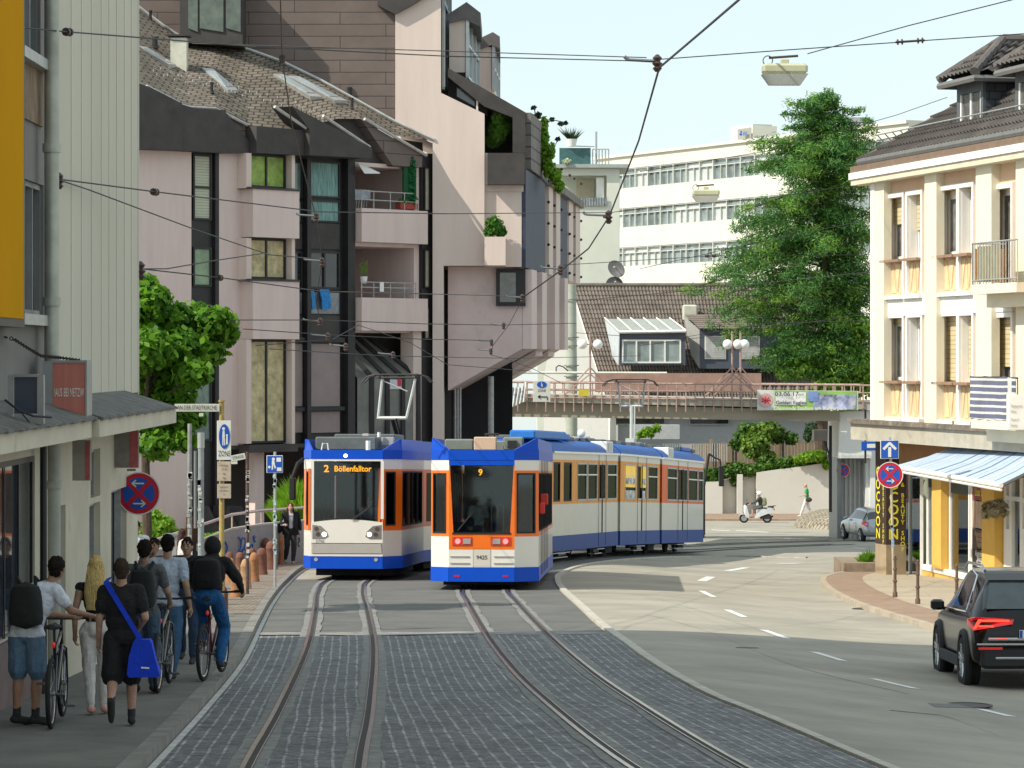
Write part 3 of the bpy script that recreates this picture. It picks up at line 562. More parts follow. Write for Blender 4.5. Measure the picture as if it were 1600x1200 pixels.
mb.box(b.x-.14, b.x-.04, y-.002, y, b.z-.14, b.z-.05); mb.box(b.x-.13, b.x-.03, y-.002, y, a.z+.04, a.z+.12); mb.ob((a.x+.06, y-.001, a.z+.13), Vector((1, 0, 1)).normalized(), (0, 1, 0), Vector((-1, 0, 1)).normalized(), .025, .001, .025)
mb.build('pictogram', wht, bf)
                # == the stepped pink apartment building
FP = Facade((P(100, 0, 99.6).x, 99.6), (P(660, 0, 112).x, 112.))
FT = Facade((-6, 112.), (1, 112.))
pb = thing('apartment_building', 'large stepped pink and black apartment building with tiled roof, balconies and a cantilevered tower', 'building', (-6, 110, 0))
up, zp = FP.u, FP.z
def W(x0, y0, x1, y1, n0, n1, mt, name, fc=FP, par=pb):
 mb = MB(); fc.pbox(mb, x0, y0, x1, y1, n0, n1); return mb.build(name, mt, par)
W(100, 212, 299, 880, -.4, 0, pink, 'wall')
W(299.3, 212, 341.7, 880, -.4, -.12, black_fr, 'wall_strip')
W(342, 222, 380.5, 700, -.4, 0, pink, 'wall')
W(380.8, 222, 446.5, 700, -.4, -.1, black_fr, 'wall_strip')
W(446.8, 225, 551, 700, -.4, -.15, black_fr, 'curtain_wall')
W(551.3, 245, 770, 520, -3.2, -3.0, pink, 'balcony_back_wall')
W(551.3, 520, 720, 850, -1.6, -1.4, dark_cl, 'wall')
W(655.3, 240, 675.8, 850, -.4, .12, black_fr, 'wall_strip')
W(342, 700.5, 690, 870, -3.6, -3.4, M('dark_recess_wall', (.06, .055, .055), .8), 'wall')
mb = MB(); FP.box(mb, up(551.3), up(655), zp(600, 386), zp(600, 380), -3, -.02); FP.box(mb, up(551.3), up(655), zp(600, 520), zp(600, 516), -3, -.02); FP.box(mb, up(551.3), up(655), zp(600, 262), zp(600, 256), -3, -.02); mb.build('balcony_slab', pink, pb)
mb = MB(); FP.box(mb, up(647), up(655), zp(600, 520), zp(600, 245), -3, -.01); FP.box(mb, up(551.3), up(553.5), zp(600, 520), zp(600, 245), -3, -.01); mb.build('balcony_side_wall', pink, pb)
mb = MB(); FP.box(mb, up(342), up(551), zp(440, 700), zp(440, 694), -3.4, 0.02); mb.build('soffit', dark_cl, pb)
def win(x0, y0, x1, y1, mt, n=-.12, fc=FP, fr=.07, cols=1, rows=1, par=pb, fmat=black_fr, name='window', dep=.07, extra=None):
 u0, u1 = fc.u(x0), fc.u(x1); xm = (x0+x1)/2; z0, z1 = fc.z(xm, y1), fc.z(xm, y0)
 mb = MB()
 for i in range(cols+1):
  u = u0+(u1-u0)*i/cols; h = fr/2
  if i == 0: fc.box(mb, u, u+fr, z0, z1, n, n+dep)
  elif i == cols: fc.box(mb, u-fr, u, z0, z1, n, n+dep)
  else: fc.box(mb, u-h, u+h, z0+fr, z1-fr, n, n+dep)
 for j in range(rows+1):
  z = z0+(z1-z0)*j/rows; h = fr/2
  a, b = (z, z+fr) if j == 0 else ((z-fr, z) if j == rows else (z-h, z+h))
  fc.box(mb, u0+fr, u1-fr, a, b, n+.001, n+dep-.002)
 f = mb.build(name, fmat, par)
 mb = MB(); fc.box(mb, u0+fr*.5, u1-fr*.5, z0+fr*.5, z1-fr*.5, n+.005, n+.02); mb.build('pane', mt, f)
 return f
win(304, 241, 333, 344, blindm, rows=2); win(304, 386, 333, 448, M('pale_pane', (.22, .32, .2), .3, var=.3, scale=2))
win(304, 475, 333, 690, glass_g, rows=2)
W(336, 236, 341.6, 880, -.11, .02, black_fr, 'downpipe')
for y0, y1 in ((298, 372), (440, 530)):
 W(377, y0, 449.5, y1, .001, .55, pink, 'bay_parapet'); W(371, y0-3, 449.5, y0-.3, -.05, .6, dark_cl, 'coping')
for x0, x1 in ((371, 379), (442, 447)):
 for y0, y1 in ((240, 294.8), (372.3, 436.8), (530.3, 693)): W(x0, y0, x1, y1, .0011, .42, pink_l, 'bay_pier')
W(373, 694.2, 449, 706, .0012, .5, dark_cl, 'bay_floor')
win(381, 242, 441, 294, lime_g, n=.1, cols=2); win(381, 373, 441, 436, cream_g, n=.1, cols=2)
win(381, 531, 441, 692, cream_g, n=.1, cols=2, rows=1)
for x0, x1 in ((451, 475.5), (485, 534)):
 cur = curtain if x0 > 480 else glass_g
 win(x0, 252, x1, 309, cur, n=-.14, fr=.06); win(x0, 313, x1, 347, cur if x0 > 480 else glass_g, n=-.14, fr=.05)
 W(x0, 349, x1, 389, -.14, -.1, dark_cl, 'spandrel_panel'); win(x0, 392, x1, 452, glass_d, n=-.14, fr=.08, cols=1 if x0 < 480 else 2)
 W(x0, 457, x1, 490, -.14, -.11, M('balcony_glass', (.16, .17, .19), .15, spec=.7, var=.5, scale=2), 'glass_balustrade')
 W(x0, 493, x1, 530, -.14, -.1, dark_cl, 'spandrel_panel')
 W(x0, 537, x1, 635, -.14, -.09, panel_br, 'spandrel_panel'); W(x0, 643, x1, 676, -.14, -.09, panel_br, 'spandrel_panel')
for x in (479.5, 545): W(x-3 if x < 500 else x-5, 248, x+3 if x < 500 else x+6, 694, -.149, .12, black_fr, 'mullion_column')
W(447, 527, 538, 535, -.139, .04, black_fr, 'transom'); W(447, 636, 538, 642, -.139, .04, black_fr, 'transom')
bc = M('blue_cloth', (.02, .2, .5), .8, var=.4, scale=14)
for i, (x0, x1, y1) in enumerate(((484, 491, 484), (500, 515, 484))):
 mb = MB(); a = FP.p(up(x0), zp(x0, 452), -.02); b = FP.p(up(x1), zp(x1, 452), -.02); a2 = FP.p(up(x0+2), zp(x0, y1), .05); b2 = FP.p(up(x1+1), zp(x1, y1-2), .05)
 m1 = a.lerp(a2, .5)+FP.n*.06; m2 = b.lerp(b2, .5)+FP.n*.03
 mb.loft([[a, b, b-FP.n*.05, a-FP.n*.05], [m1, m2, m2-FP.n*.05, m1-FP.n*.05], [a2, b2, b2-FP.n*.05, a2-FP.n*.05]]); tag(mb.build('hanging_cloth', bc, sm=True), ['small blue cloth hanging over the glass balcony, left of the two', 'larger bright blue cloth hanging over the glass balcony, right of the two'][i], 'cloth', 'blue clothes hung on a balcony')
for y0, y1 in ((328, 380), (466, 517)): W(553.6, y0, 657, y1, -.2, .35, pink_l if y0 == 0 else pink, 'balcony_parapet')
win(570, 262, 600, 324, glass_g, n=-2.99, fc=FP); win(566, 392, 600, 462, M('stucco_grey_brown', (.2, .17, .17), .9), n=-2.99)  # lower balcony pane in a flat dull grey brown
for y0, n in ((301, 2), (442, 3)):
 mb = MB(); yb = 328 if y0 == 301 else 466
 for i in range(n): z = zp(600, y0+(yb-y0)*i/n); mb.tube([FP.p(up(554), z, .3), FP.p(up(640), z, .3)], .022, 6)
 for x in (555, 574, 600, 622, 640): mb.tube([FP.p(up(x), zp(600, yb), .3), FP.p(up(x), zp(600, y0), .3)], .02, 6)
 mb.build('balcony_railing', galv, pb)
mb = MB(); mr = MB(); mm = M('zinc_glazing', (.16, .165, .15), .4, .3, var=.3, scale=1.5)
tops = [(553, 522), (571, 522), (589, 522), (607, 522)];
for i in range(4):
 xa = 553+i*16; xb = xa+15; xa2 = 553+ i*24+2; xb2 = xa2+22
 zt, zm, zb_ = zp(600, 526), zp(600, 590), zp(600, 690)
 p = [FP.p(up(xa), zt, -1.35), FP.p(up(xb), zt, -1.35), FP.p(up(xb2), zm, .1), FP.p(up(xa2), zm, .1)]
 mb.prism(p, (0, .05, -.05)); q = [FP.p(up(xa2), zm, .1), FP.p(up(xb2), zm, .1), FP.p(up(xb2), zb_, .1), FP.p(up(xa2), zb_, .1)]; mb.prism(q, (0, .06, 0))
 for a, b, c in ((p[1], p[2], q[2]),): mr.tube([a, b+FP.n*.02, c+FP.n*.02], .11, 4)
mb.build('slanted_glazing', mm, pb); mr.build('glazing_ribs', black_fr, pb)['kind'] = 'stuff'
mb = MB(); FP.pbox(mb, 601, 593, 622, 608, .12, .17); mb.build('window_panel', M('white_panel', (.55, .57, .6), .4), pb)
mb = MB(); FP.pbox(mb, 615.5, 592, 621, 603, .175, .19); mb.build('red_patch', red, pb)
for (y0, y1) in ((262, 330), (390, 450), (480, 530)): win(657.5, y0, 666, y1, M('beige_pane', (.4, .36, .26), .5, var=.3), n=.125, fr=.04)
W(642.5, 517.5, 656, 850, -.5, .1, pink_l, 'pier')
for x0, x1 in ((402, 416), (520, 528)): W(x0, 706.5, x1, 870, -.5, -.1, pink, 'pier')
W(352, 706.5, 395, 870, -3.39, -3.2, M('dark_shop_glass', (.025, .025, .028), .1), 'shop_window')
for i, x in enumerate((301, 330, 352)): # slanted dark buttresses at the ground
 mb = MB(); FP.prism(mb, [(up(x), zp(x, 835)), (up(x+26), zp(x, 835)), (up(x+5), zp(x, 790))], -.05, .6); mb.build('buttress', dark_cl, pb)
def fas(pts, n0, n1, mt=dark_cl, name='roof_fascia'):
 mb = MB(); FP.prism(mb, [(up(x), zp(x, y)) for x, y in pts], n0, n1); return mb.build(name, mt, pb)
fas([(100, 100), (217, 137), (268, 163), (268, 236), (100, 230)], .0, .5)
fas([(268.3, 163), (290, 170), (340, 173), (340, 240), (268.3, 236)], -.1, .4)
fas([(340.3, 173), (379.7, 222), (379.7, 240), (340.3, 240)], -.05, .3)
brown_t = brickmat('brown_fibre_tile', (.15, .118, .105), (.165, .13, .115), (.06, .05, .045), 3.2, .42, .016, uv=False, rough=.85, bump=.3, var=.15, rot=(pi/2, 0, 0))
fas([(340.5, 172), (380, 196), (380, 221)], -.1, .1, brown_t)
fas([(380.3, 198), (455, 205), (455, 244), (380.3, 240)], .02, .62)
fas([(428, 168), (475, 192), (553.5, 233), (553.5, 249), (455.3, 244), (455.3, 204)], -.1, .85)
fas([(478, 183), (556, 187), (605, 260), (554, 257), (553.8, 232)], -.35, -.12)
fas([(556.3, 187), (652, 243), (651, 262), (606, 260)], -.34, .25, brown_t)
fas([(600, 211), (672, 222), (674, 264), (652, 262)], -.45, -.36)
mb = MB()
for pts in (((217, 137), (268, 163)), ((404, 170), (453, 203)), ((480, 184), (553, 233)), ((558, 188), (655, 245))):
 mb.tube([FP.p(up(x), zp(x, y)+.03, .75 if pts[0][0] in (404, 480) else .35) for x, y in pts], .055, 6)
mb.build('white_verge', leadm, pb)
for pts, a, b in ((((480, 182), (553, 231)), -.3, .85),):
 mb = MB(); q = [FP.p(up(x), zp(x, y), k) for (x, y), k in ((pts[0], a), (pts[1], a), (pts[1], b), (pts[0], b))]
tilem = brickmat('old_slate_tiles', (.155, .13, .10), (.215, .18, .14), (.05, .042, .035), .34, .26, .028, uv=True, rough=.9, bump=1., var=.45, offset=.5)
eave = [(100, 100), (217, 136), (268, 162), (290, 168), (330, 170), (380, 196), (455, 203), (520, 186), (556, 186), (605, 212), (674, 221)]
top = [(100, -60), (217, 13), (255, 42), (283, 60), (330, 66), (390, 80), (440, 98), (500, 127), (556, 158), (617, 192), (679, 221)]
mb = MB(); mb.uv = []; NR = 12; sl_ = 0
def roofp(i, t):
 (x, y), (x2, y2) = eave[i], top[i]; A_ = FP.p(up(x), zp(x, y), .2); B_ = P(x2, y2, 111.95); return A_.lerp(B_, t)
for i in range(len(eave)):
 for k in range(NR+1): p = roofp(i, k/NR); mb.v.append(p); mb.uv.append((p.x*1.05, (k/NR)*(roofp(i, 1)-roofp(i, 0)).length))
for i in range(len(eave)-1):
 for k in range(NR): a = i*(NR+1)+k; mb.f.append((a, a+NR+1, a+NR+2, a+1)); mb.m.append(0)
rf = mb.build('roof', tilem, pb)
def onroof(px, py, lift=0.):
 for i in range(len(eave)-1):
  for s in range(21):
   for k in (0,): pass
 best = None
 for i in range(len(eave)-1):
  for s in range(12):
   for k in range(25):
    A_ = roofp(i, k/24).lerp(roofp(i+1, k/24), s/12); x = 800+A_.x/A_.y*F; y = HZ-(A_.z-CH)/A_.y*F; e = (x-px)**2+(y-py)**2
    if best is None or e < best[0]: best = (e, A_)
 p = best[1]; q = P(px, py, p.y); return q+Vector((0, -.5, .86))*lift
mb = MB(); mb.tube([roofp(i, 1)+Vector((0, -.06, .05)) for i in range(1, len(top))], .06, 6); mb.build('flashing', leadm, rf)
mb = MB(); mb.tube([roofp(i, 0)+Vector((0, -.06, .0)) for i in range(1, 6)], .05, 6); mb.build('gutter', leadm, rf)
for (x0, y0, x1, y1, wd) in ((217, 77, 263, 105, 12), (316, 111, 356, 145, 17), (336, 112, 403, 148, 1), (426, 120, 485, 155, 18), (448, 123, 523, 161, 20)):
 if wd < 2: continue
 a = onroof(x0, y0, .12); b = onroof(x1, y1, .12); c_ = onroof(x1+wd, y1+1, .12); d_ = onroof(x0+wd, y0+1, .12)
 q = MB(); q.prism([a, b, c_, d_], Vector((0, .12, -.2))); f = q.build('skylight', leadm, rf)
 ct = (a+b+c_+d_)/4; q = MB(); q.prism([ct+(p-ct)*Vector((1, 1, 1)).x*.72 +Vector((0, -.02, .03)) for p in (a, b, c_, d_)], Vector((0, .02, -.03))); q.build('pane', M('skylight_glass', (.35, .4, .42), .1, spec=.8), f)
a = onroof(280, 104); mb = MB(); w_ = .27; mb.box(a.x-w_, a.x+w_, a.y-.25, a.y+.35, a.z-.5, a.z+.95); ch = mb.build('chimney', M('cream_chimney', (.6, .6, .5), .8, var=.15), pb)
mb = MB(); mb.box(a.x-w_-.1, a.x+w_+.1, a.y-.35, a.y+.45, a.z+1.0, a.z+1.06); mb.box(a.x-.2, a.x+.2, a.y-.1, a.y+.2, a.z+.951, a.z+.999); mb.build('cap', dark_cl, ch)
for x, y, r in ((242, 75, .09), (546, 153, .07), (331, 146, .05), (550, 170, .05), (235, 33, .05)):
 a = onroof(x, y); mb = MB(); mb.lathe(a, [(r*1.8, 0), (r*1.1, .05), (r, .3), (r*1.3, .31), (r*1.2, .38)], 10); mb.build('vent_pipe', black_fr, rf)
mb = MB()
for k in range(46):
 t = k/45; x = 240+t*250; y = 118+t*60+6*sin(k*2.3); a = onroof(x, y); mb.tube([a, a+Vector((0, -.12, .12)), a+Vector((0, -.04, .2))], .01, 4)
mb.build('snow_hooks', galv, rf)['kind'] = 'stuff'
mb = MB(); mb.prism([P(100, -60, 112), P(617, -60, 112), P(617, 200, 112), P(100, 200, 112)], (0, .4, 0)); mb.build('wall', brown_t, pb)
mb = MB(); d_ = 110.6; mb.prism([P(281, -40, d_), P(379, -40, d_), P(379, 72, d_), P(281, 66, d_)], (0, 1.35, 0)); dm = mb.build('dormer', dark_cl, pb)
for x0, x1 in ((294, 309), (312, 349), (353, 376)):
 mb = MB(); mb.prism([P(x0, -30, d_-.05), P(x1, -30, d_-.05), P(x1, 50, d_-.05), P(x0, 44, d_-.05)], (0, .04, 0)); mb.build('pane', M('olive_glass', (.09, .11, .08), .08, spec=.9, var=.4), dm)
                # == the tower
dT = 112.
def TW(pts, d, dep, mt, name='tower_wall', par=pb):
 mb = MB(); mb.prism([P(x, y, d) for x, y in pts], (0, dep, 0)); return mb.build(name, mt, par)
TW([(617.5, 20), (640, 8), (689, -22), (689, 145), (757, 178), (757, 415), (693, 415), (693, 850), (676, 850), (676, 224), (617.5, 198)], 111.9, 8, pink_l)
TW([(590, 8), (617, 22), (640, 10), (692, -22), (692, -40), (590, -40)], 111.7, 9, dark_cl, 'roof_edge')
TW([(757.4, 300), (815, 300), (815, 417), (757.4, 417)], 112.1, 7, pink_l)
TW([(757, 370), (790, 370), (790, 414.6), (757, 414.6)], 111.2, .89, pink_l, 'planter_box')
TW([(762, 239), (820, 239), (820, 288), (762, 288)], 111.6, .5, dark_cl, 'parapet'); TW([(757.3, 288.4), (818, 288.4), (818, 299.6), (757.3, 299.6)], 112.1, 7, pink_l)
TW([(757.4, 239), (761.7, 239), (761.7, 288), (757.4, 288)], 112.0, 1, pink_l)
TW([(750, 165), (815, 176), (815, 245), (750, 245)], 115, .3, dark_cl, 'terrace_back_wall')
TW([(801, 177), (821, 177), (821, 238.6), (801, 238.6)], 111.8, 3, dark_cl, 'terrace_side_wall')
TW([(700, 106), (822, 176), (822, 192), (757, 166), (700, 120)], 111.85, 6, dark_cl, 'attic_edge')
TW([(700.2, 108), (762, 150), (762, 182), (700.2, 151)], 113.0, .2, dark_cl, 'attic_wall')
f = TW([(713, 134), (743, 150), (743, 168), (713, 152)], 112.9, .05, M('attic_frame', (.05, .05, .055), .4), 'window'); TW([(714, 136), (741.5, 151.5), (741.5, 166), (714, 150.5)], 112.85, .04, M('sky_glass', (.16, .18, .2), .08, spec=1.), 'pane', f)
TW([(744, 144), (747, 145), (747, 173), (744, 171)], 112.2, .3, whitem, 'post')
skyg = M('pale_blue_glass', (.22, .32, .33), .08, spec=1., var=.3, scale=1)
def utower(x0, x1, x2, yt, yb, yb2, d0, d1):
 TW([(x0, yt+6), (x0+12, yt), (x1, yt+2), (x1, yb), (x0, yb)], d0, d1-d0, pink_l, 'upper_tower_wall')
 fc = Facade((P(x1, 0, d0).x+.02, d0), (P(x2, 0, d1).x, d1)); L = fc.L
 mb = MB(); z0 = fc.z((x1+x2)/2, yb2); z1 = fc.z((x1+x2)/2, yt+6); n = 3
 for i in range(n+1): fc.box(mb, L*i/n-.05, L*i/n+.05, z0, z1, 0, .12)
 for z in (z0, z0+(z1-z0)*.5, z1): fc.box(mb, 0, L, z-.05, z+.05, .001, .1)
 f = mb.build('window_wall', M('alu_frame', (.5, .52, .52), .4, .4), pb); mb = MB(); fc.box(mb, 0, L, z0, z1, 0.01, .04); mb.build('pane', skyg, f)
def cap(pts, d0, dep): TW(pts, d0-.15, dep, M('zinc_roof_edge', (.12, .11, .11), .6, var=.2), 'roof_edge')
utower(702, 727, 745, 26, 113, 130, 113.2, 119); cap([(700, 22), (729, 3), (751, 20), (751, 42), (727, 30), (702, 36)], 113.2, 6)
utower(747, 768, 777, 72, 140, 150, 120.5, 126); cap([(745, 62), (770, 50), (781, 57), (781, 76), (768, 70), (747, 78)], 120.5, 6)
fc = Facade((P(689.5, 0, 112).x, 112.), (P(700, 0, 118).x, 118.)); mb = MB(); z0, z1 = fc.z(695, 147), fc.z(695, -60)
for i in range(3): fc.box(mb, fc.L*i/2-.05, fc.L*i/2+.05, z0, z1, .02, .14)
for z in (z0, z0+3, z0+5.6): fc.box(mb, 0, fc.L, z-.08, z+.08, .021, .12)
f = mb.build('window_wall', metalg, pb); mb = MB(); fc.box(mb, 0, fc.L, z0, z1, .03, .06); mb.build('pane', skyg, f)
FS = Facade((P(815.5, 0, 112).x, 112.), (P(900, 0, 137).x, 137.)); zb = P(0, 418, 112).z
navy = M('navy_panel', (.035, .045, .075), .6, var=.15, scale=2)
def ztop(px): return FS.z(px, 262+(px-815)*.74)
for i, (x0, x1, mt) in enumerate(((816, 847, navy), (847.3, 850, black_fr), (850.3, 857, pink_l), (857.3, 861.7, black_fr), (862, 868.5, pink_l), (869, 881.5, navy), (882, 889, pink_l), (889.3, 892.7, black_fr), (893, 900, pink_l))):
 mb = MB(); zt = ztop((x0+x1)/2); FS.box(mb, FS.u(x0), FS.u(x1), zb, zt, -.35, .0 if mt is black_fr else (.12 if mt is navy else .18)); mb.build('side_panel', mt, pb)
mb = MB(); mb.prism([P(815.5, 410, 112.2), (P(899, 0, 136.5).x, 136.5, P(0, 410, 112.2).z), (P(899, 0, 136.5).x-4, 136.5, P(0, 410, 112.2).z), P(815.5, 410, 112.2)+Vector((-4, 8, 0))], (0, 0, -.2)); mb.build('soffit', pink, pb)
mb = MB(); A0, A1 = FS.u(821), FS.u(848); q = [(A0, FS.z(821, 176)), (A1, FS.z(848, 200)), (A1, FS.z(848, 287)), (A0, FS.z(821, 264))]; FS.prism(mb, q, -.3, .2); mb.build('slate_attic', brickmat('grey_slate_cladding', (.17, .155, .145), (.2, .18, .17), (.07, .065, .06), 1.6, .42, .03, uv=False, bump=.4, rot=(pi/2, 0, 0)), pb)
mb = MB(); A0, A1 = FS.u(852), FS.u(876); q = [(A0, FS.z(852, 206)), (A1, FS.z(876, 228)), (A1, FS.z(876, 300)), (A0, FS.z(852, 285))]; FS.prism(mb, q, -.9, -.5); mb.build('slate_attic', dark_cl, pb)
mb = MB(); A0, A1 = FS.u(849), FS.u(900); q = [(A0, FS.z(849, 276)), (A1, FS.z(900, 316)), (A1, FS.z(900, 326)), (A0, FS.z(849, 290))]; FS.prism(mb, q, -.1, .35); mb.build('planter_ledge', M('weathered_ledge', (.2, .19, .17), .9, var=.4, scale=3), pb)
mb = MB()
for x in (848, 857.5, 868.8, 881.8, 889.2, 900):
 for k in range(6): z = zb+.3+k*.8; p = FS.p(FS.u(x), z, .22); mb.ball(p, .06, 6, 4)
mb.build('bolts', black_fr, pb)['kind'] = 'stuff'
mb = MB(); mb.tube([P(903.5, 360, 138), P(903.5, 440, 138)], .05, 6); mb.tube([P(903.5, 362, 138), P(900, 362, 137)], .04, 6); mb.tube([P(903.5, 420, 138), P(900, 420, 137)], .04, 6); mb.build('downpipe', metalg, pb)
sec = [(700, 610), (816, 545), (816, 416.5), (700, 416.5)]
a = [P(x, y, 112.6) for x, y in sec]; bk = Vector((P(875, 0, 126).x-P(816, 0, 112.6).x, 13.4, 0))
mb = MB(); mb.prism(a, bk); mb.build('cantilever', M('mauve_render', (.6, .48, .45), .9, var=.07, scale=1.4, dirt=((.45, .36, .33), .57, .7), bump=.15), pb)
FC = Facade((a[1].x+.01, 112.6), (a[1].x+bk.x+.01, 126.))
for x0, x1, y1 in ((827, 833, 482), (845, 853, 486), (863, 869, 488)):
 mb = MB(); FC.box(mb, FC.u(x0), FC.u(x1), FC.z(x0, y1), zb-.1, 0, .03); mb.build('slot_window', black_fr, pb)
for x0, x1 in ((816.5, 825), (833.5, 841), (854, 861), (869.5, 875)):
 mb = MB(); FC.box(mb, FC.u(x0), FC.u(x1), FC.z(816, 545)-.0, zb-.05, 0.0, .32); mb.build('fin', pink, pb)
TW([(775, 420), (821, 420), (821, 478), (775, 478)], 112.42, .17, black_fr, 'window'); o_ = TW([(781, 426), (806, 426), (806, 472), (781, 472)], 112.38, .035, M('grey_pane', (.12, .125, .12), .1, spec=.8, var=.3), 'window_pane')
mb = MB()
for k in (.33, .66):
 q = [P(x, y, 112.6)+bk*k for x, y in ((705, 612), (816, 549))]; mb.prism([q[0], q[1], q[1]+Vector((.25, .9, 0)), q[0]+Vector((.25, .9, 0))], (0, 0, -.16))
mb.build('underside_beam', pink, pb)
TW([(693.3, 421), (704.8, 421), (704.8, 850), (693.3, 850)], 113.6, .3, black_fr, 'wall_strip')
mb = MB()
for x in (711, 715, 719): mb.tube([P(x, 605, 114), P(x, 850, 114)], .05, 6)
mb.tube([P(767, 588, 115), P(767, 850, 115)], .11, 10); mb.build('pipework', galv, pb)
ribm = M('black_screen', (.012, .012, .014), .6, var=.3)
mb = MB(); mb.prism([P(720, 560, 116.5), P(800, 560, 116.5), P(800, 850, 116.5), P(720, 850, 116.5)], (0, .3, 0))
for i in range(15): x = 769+i*2.2; mb.prism([P(x, 575, 116.4), P(x+1, 575, 116.4), P(x+1, 850, 116.4), P(x, 850, 116.4)], (0, .09, 0))
mb.build('slatted_screen', ribm, pb)
TW([(700, 560), (719.7, 560), (719.7, 850), (700, 850)], 117, .3, dark_cl, 'wall')
                # == far buildings
officew = M('office_white_wall', (.66, .645, .56), .8, var=.04, scale=.4, dirt=((.56, .55, .4), .6, .15))
FO = Facade((9.0, 295.5), (P(1204, 0, 270).x, 270)); uo = FO.u
ob_ = thing('office_building', 'long white office block with bands of grey windows behind the fir tree', 'building', (16, 286, 0))
rows_ = [(262, 294, 990), (324, 355.5, 990), (385.5, 416.5, 990), (447, 478, 990)]
zr = [(FO.z(x, b), FO.z(x, a)) for a, b, x in rows_]; ztp = FO.z(990, 243); u0, u1 = uo(930), uo(1420)
lev = [-12]+[v for p in reversed(zr) for v in p]+[ztp]
for i in range(0, len(lev), 2): mb = MB(); FO.box(mb, u0, u1, lev[i], lev[i+1], -1, 0); mb.build('wall', officew, ob_)
mb = MB(); FO.box(mb, u0, u1, -11, ztp-.5, -14, -1.01); mb.build('core', M('office_interior', (.12, .13, .13), .8), ob_)
mb = MB(); FO.box(mb, u0-.3, u1, ztp+.001, ztp+.25, -14, .25); mb.build('roof', officew, ob_)
gfr = M('office_window_frame', (.52, .54, .5), .6); gpn = M('office_pane', (.2, .245, .25), .12, spec=.9, var=.6, scale=.5); gbl = M('office_blind', (.5, .53, .53), .6, var=.1)
pit = uo(1010.5)-uo(991); k0 = int((uo(960)-uo(991))/pit)-1; k = k0
while uo(991)+pit*(k+1) < u1:
 for r, (a, b) in enumerate(zr):
  q = uo(991)+pit*k
  mb = MB(); wd = .09
  FO.box(mb, q, q+wd*1.6, a, b, -.5, -.04); FO.box(mb, q+wd*1.6, q+pit, b-.09, b, -.5, -.06); FO.box(mb, q+wd*1.6, q+pit, a, a+.09, -.5, -.06)
  FO.box(mb, q+wd*1.6, q+pit, a+(b-a)*.68, a+(b-a)*.68+.07, -.45, -.1); FO.box(mb, q+pit*.55, q+pit*.55+.07, a+.09, a+(b-a)*.68, -.45, -.1)
  f = mb.build('window', gfr, ob_)
  mb = MB(); bl = R.random() < .3; FO.box(mb, q+.1, q+pit, a, b, -.4, -.3); mb.build('pane', gbl if bl else gpn, f)
 k += 1
D = 282.; a = P(1143, 232, D); b = P(1206, 194, D)
fc = Facade((P(1142, 0, 287).x, 287), (P(1163, 0, 283).x, 283));
mb = MB(); mb.prism([(P(1142, 0, 284).x, 284, 20), (P(1176, 0, 282).x, 282, 20), (P(1214, 0, 284).x, 284, 20), (P(1190, 0, 290).x, 290, 20)], (0, 0, P(0, 196, 283).z-20)); ph = mb.build('penthouse', officew, ob_)
mb = MB(); mb.prism([P(1153, 224, 282.4), P(1174, 222, 281.6), P(1174, 199, 281.6), P(1153, 202, 282.4)], (-.05, -.1, 0)); gr = mb.build('louvre_panel', M('louvre_grey', (.33, .32, .29), .7), ph)
mb = MB(); mb.disc(P(1157.5, 210, 281.6), (0, -1, 0), .12, .03, 14); mb.disc(P(1158, 206, 281.6), (0, -1, 0), .09, .03, 14); mb.build('round_emblem', blue, gr)
mb = MB(); mb.prism([P(1161, 206, 281.7), P(1167, 205.5, 281.5), P(1167, 211.5, 281.5), P(1161, 212, 281.7)], (0, -.05, 0)); mb.build('emblem_panel', M('steel_blue', (.12, .2, .33), .5), gr)
mb = MB(); mb.prism([P(1177, 194, 283.6), P(1206, 195, 284), P(1206, 218, 284), P(1177, 221, 283.6)], (0, -.1, 0)); mb.build('plant_room_wall', M('plant_room_grey', (.32, .36, .35), .7), ph)
bb = thing('beige_building', 'beige flat roofed block between the fir and the right hand roof', 'building', (40, 330, 0))
mb = MB(); D = 330; a = P(1340, 740, D); b = P(1480, 208, D); mb.box(a.x, b.x, D, D+12, -13, b.z); mb.build('wall', M('beige_wall', (.42, .38, .22), .85, var=.06), bb)
mb = MB(); mb.box(a.x-.3, b.x+.3, D-.3, D+12.3, b.z+.001, b.z+.35); mb.build('roof', whitem, bb)
mb = MB(); a = P(1332, 205, D); c_ = P(1363, 187, D); mb.box(a.x, c_.x, D+2, D+8, b.z+.352, c_.z+.4); mb.build('roof_box', M('roof_box_grey', (.3, .33, .36), .7), bb)
wb = thing('terrace_building', 'white rendered block with a loggia and a green screened roof terrace behind the pink tower', 'building', (5, 236, -8))
wbm = M('white_green_render', (.62, .64, .56), .85, var=.05, scale=.6, dirt=((.52, .54, .46), .62, .5)); D = 236.
FW = Facade((P(840, 0, D).x, D), (P(968.5, 0, D).x, D));
mb = MB(); wallholes(FW, mb, 0, FW.u(968), -8, FW.z(900, 263), [(FW.u(878), FW.u(948), FW.z(900, 322), FW.z(900, 274))], -.4, 0); mb.build('wall', wbm, wb)
mb = MB(); FW.box(mb, FW.L-.3, FW.L, -8, FW.z(900, 263)-.01, -9, -.401); FW.box(mb, 0, FW.L-.301, -8, FW.z(900, 263)-.01, -9, -3.0); mb.build('wall', wbm, wb)
mb = MB(); FW.box(mb, FW.u(878), FW.u(948), FW.z(900, 323)-.2, FW.z(900, 323), -3, -.41); mb.build('loggia_floor', wbm, wb)
mb = MB(); FW.pbox(mb, 902, 277, 930, 320, -2.99, -2.9); mb.build('loggia_door', M('loggia_cream', (.55, .5, .38), .7), wb)
mb = MB(); FW.pbox(mb, 932, 277, 944, 312, -.5, -.42); mb.build('bright_screen', whitem, wb)
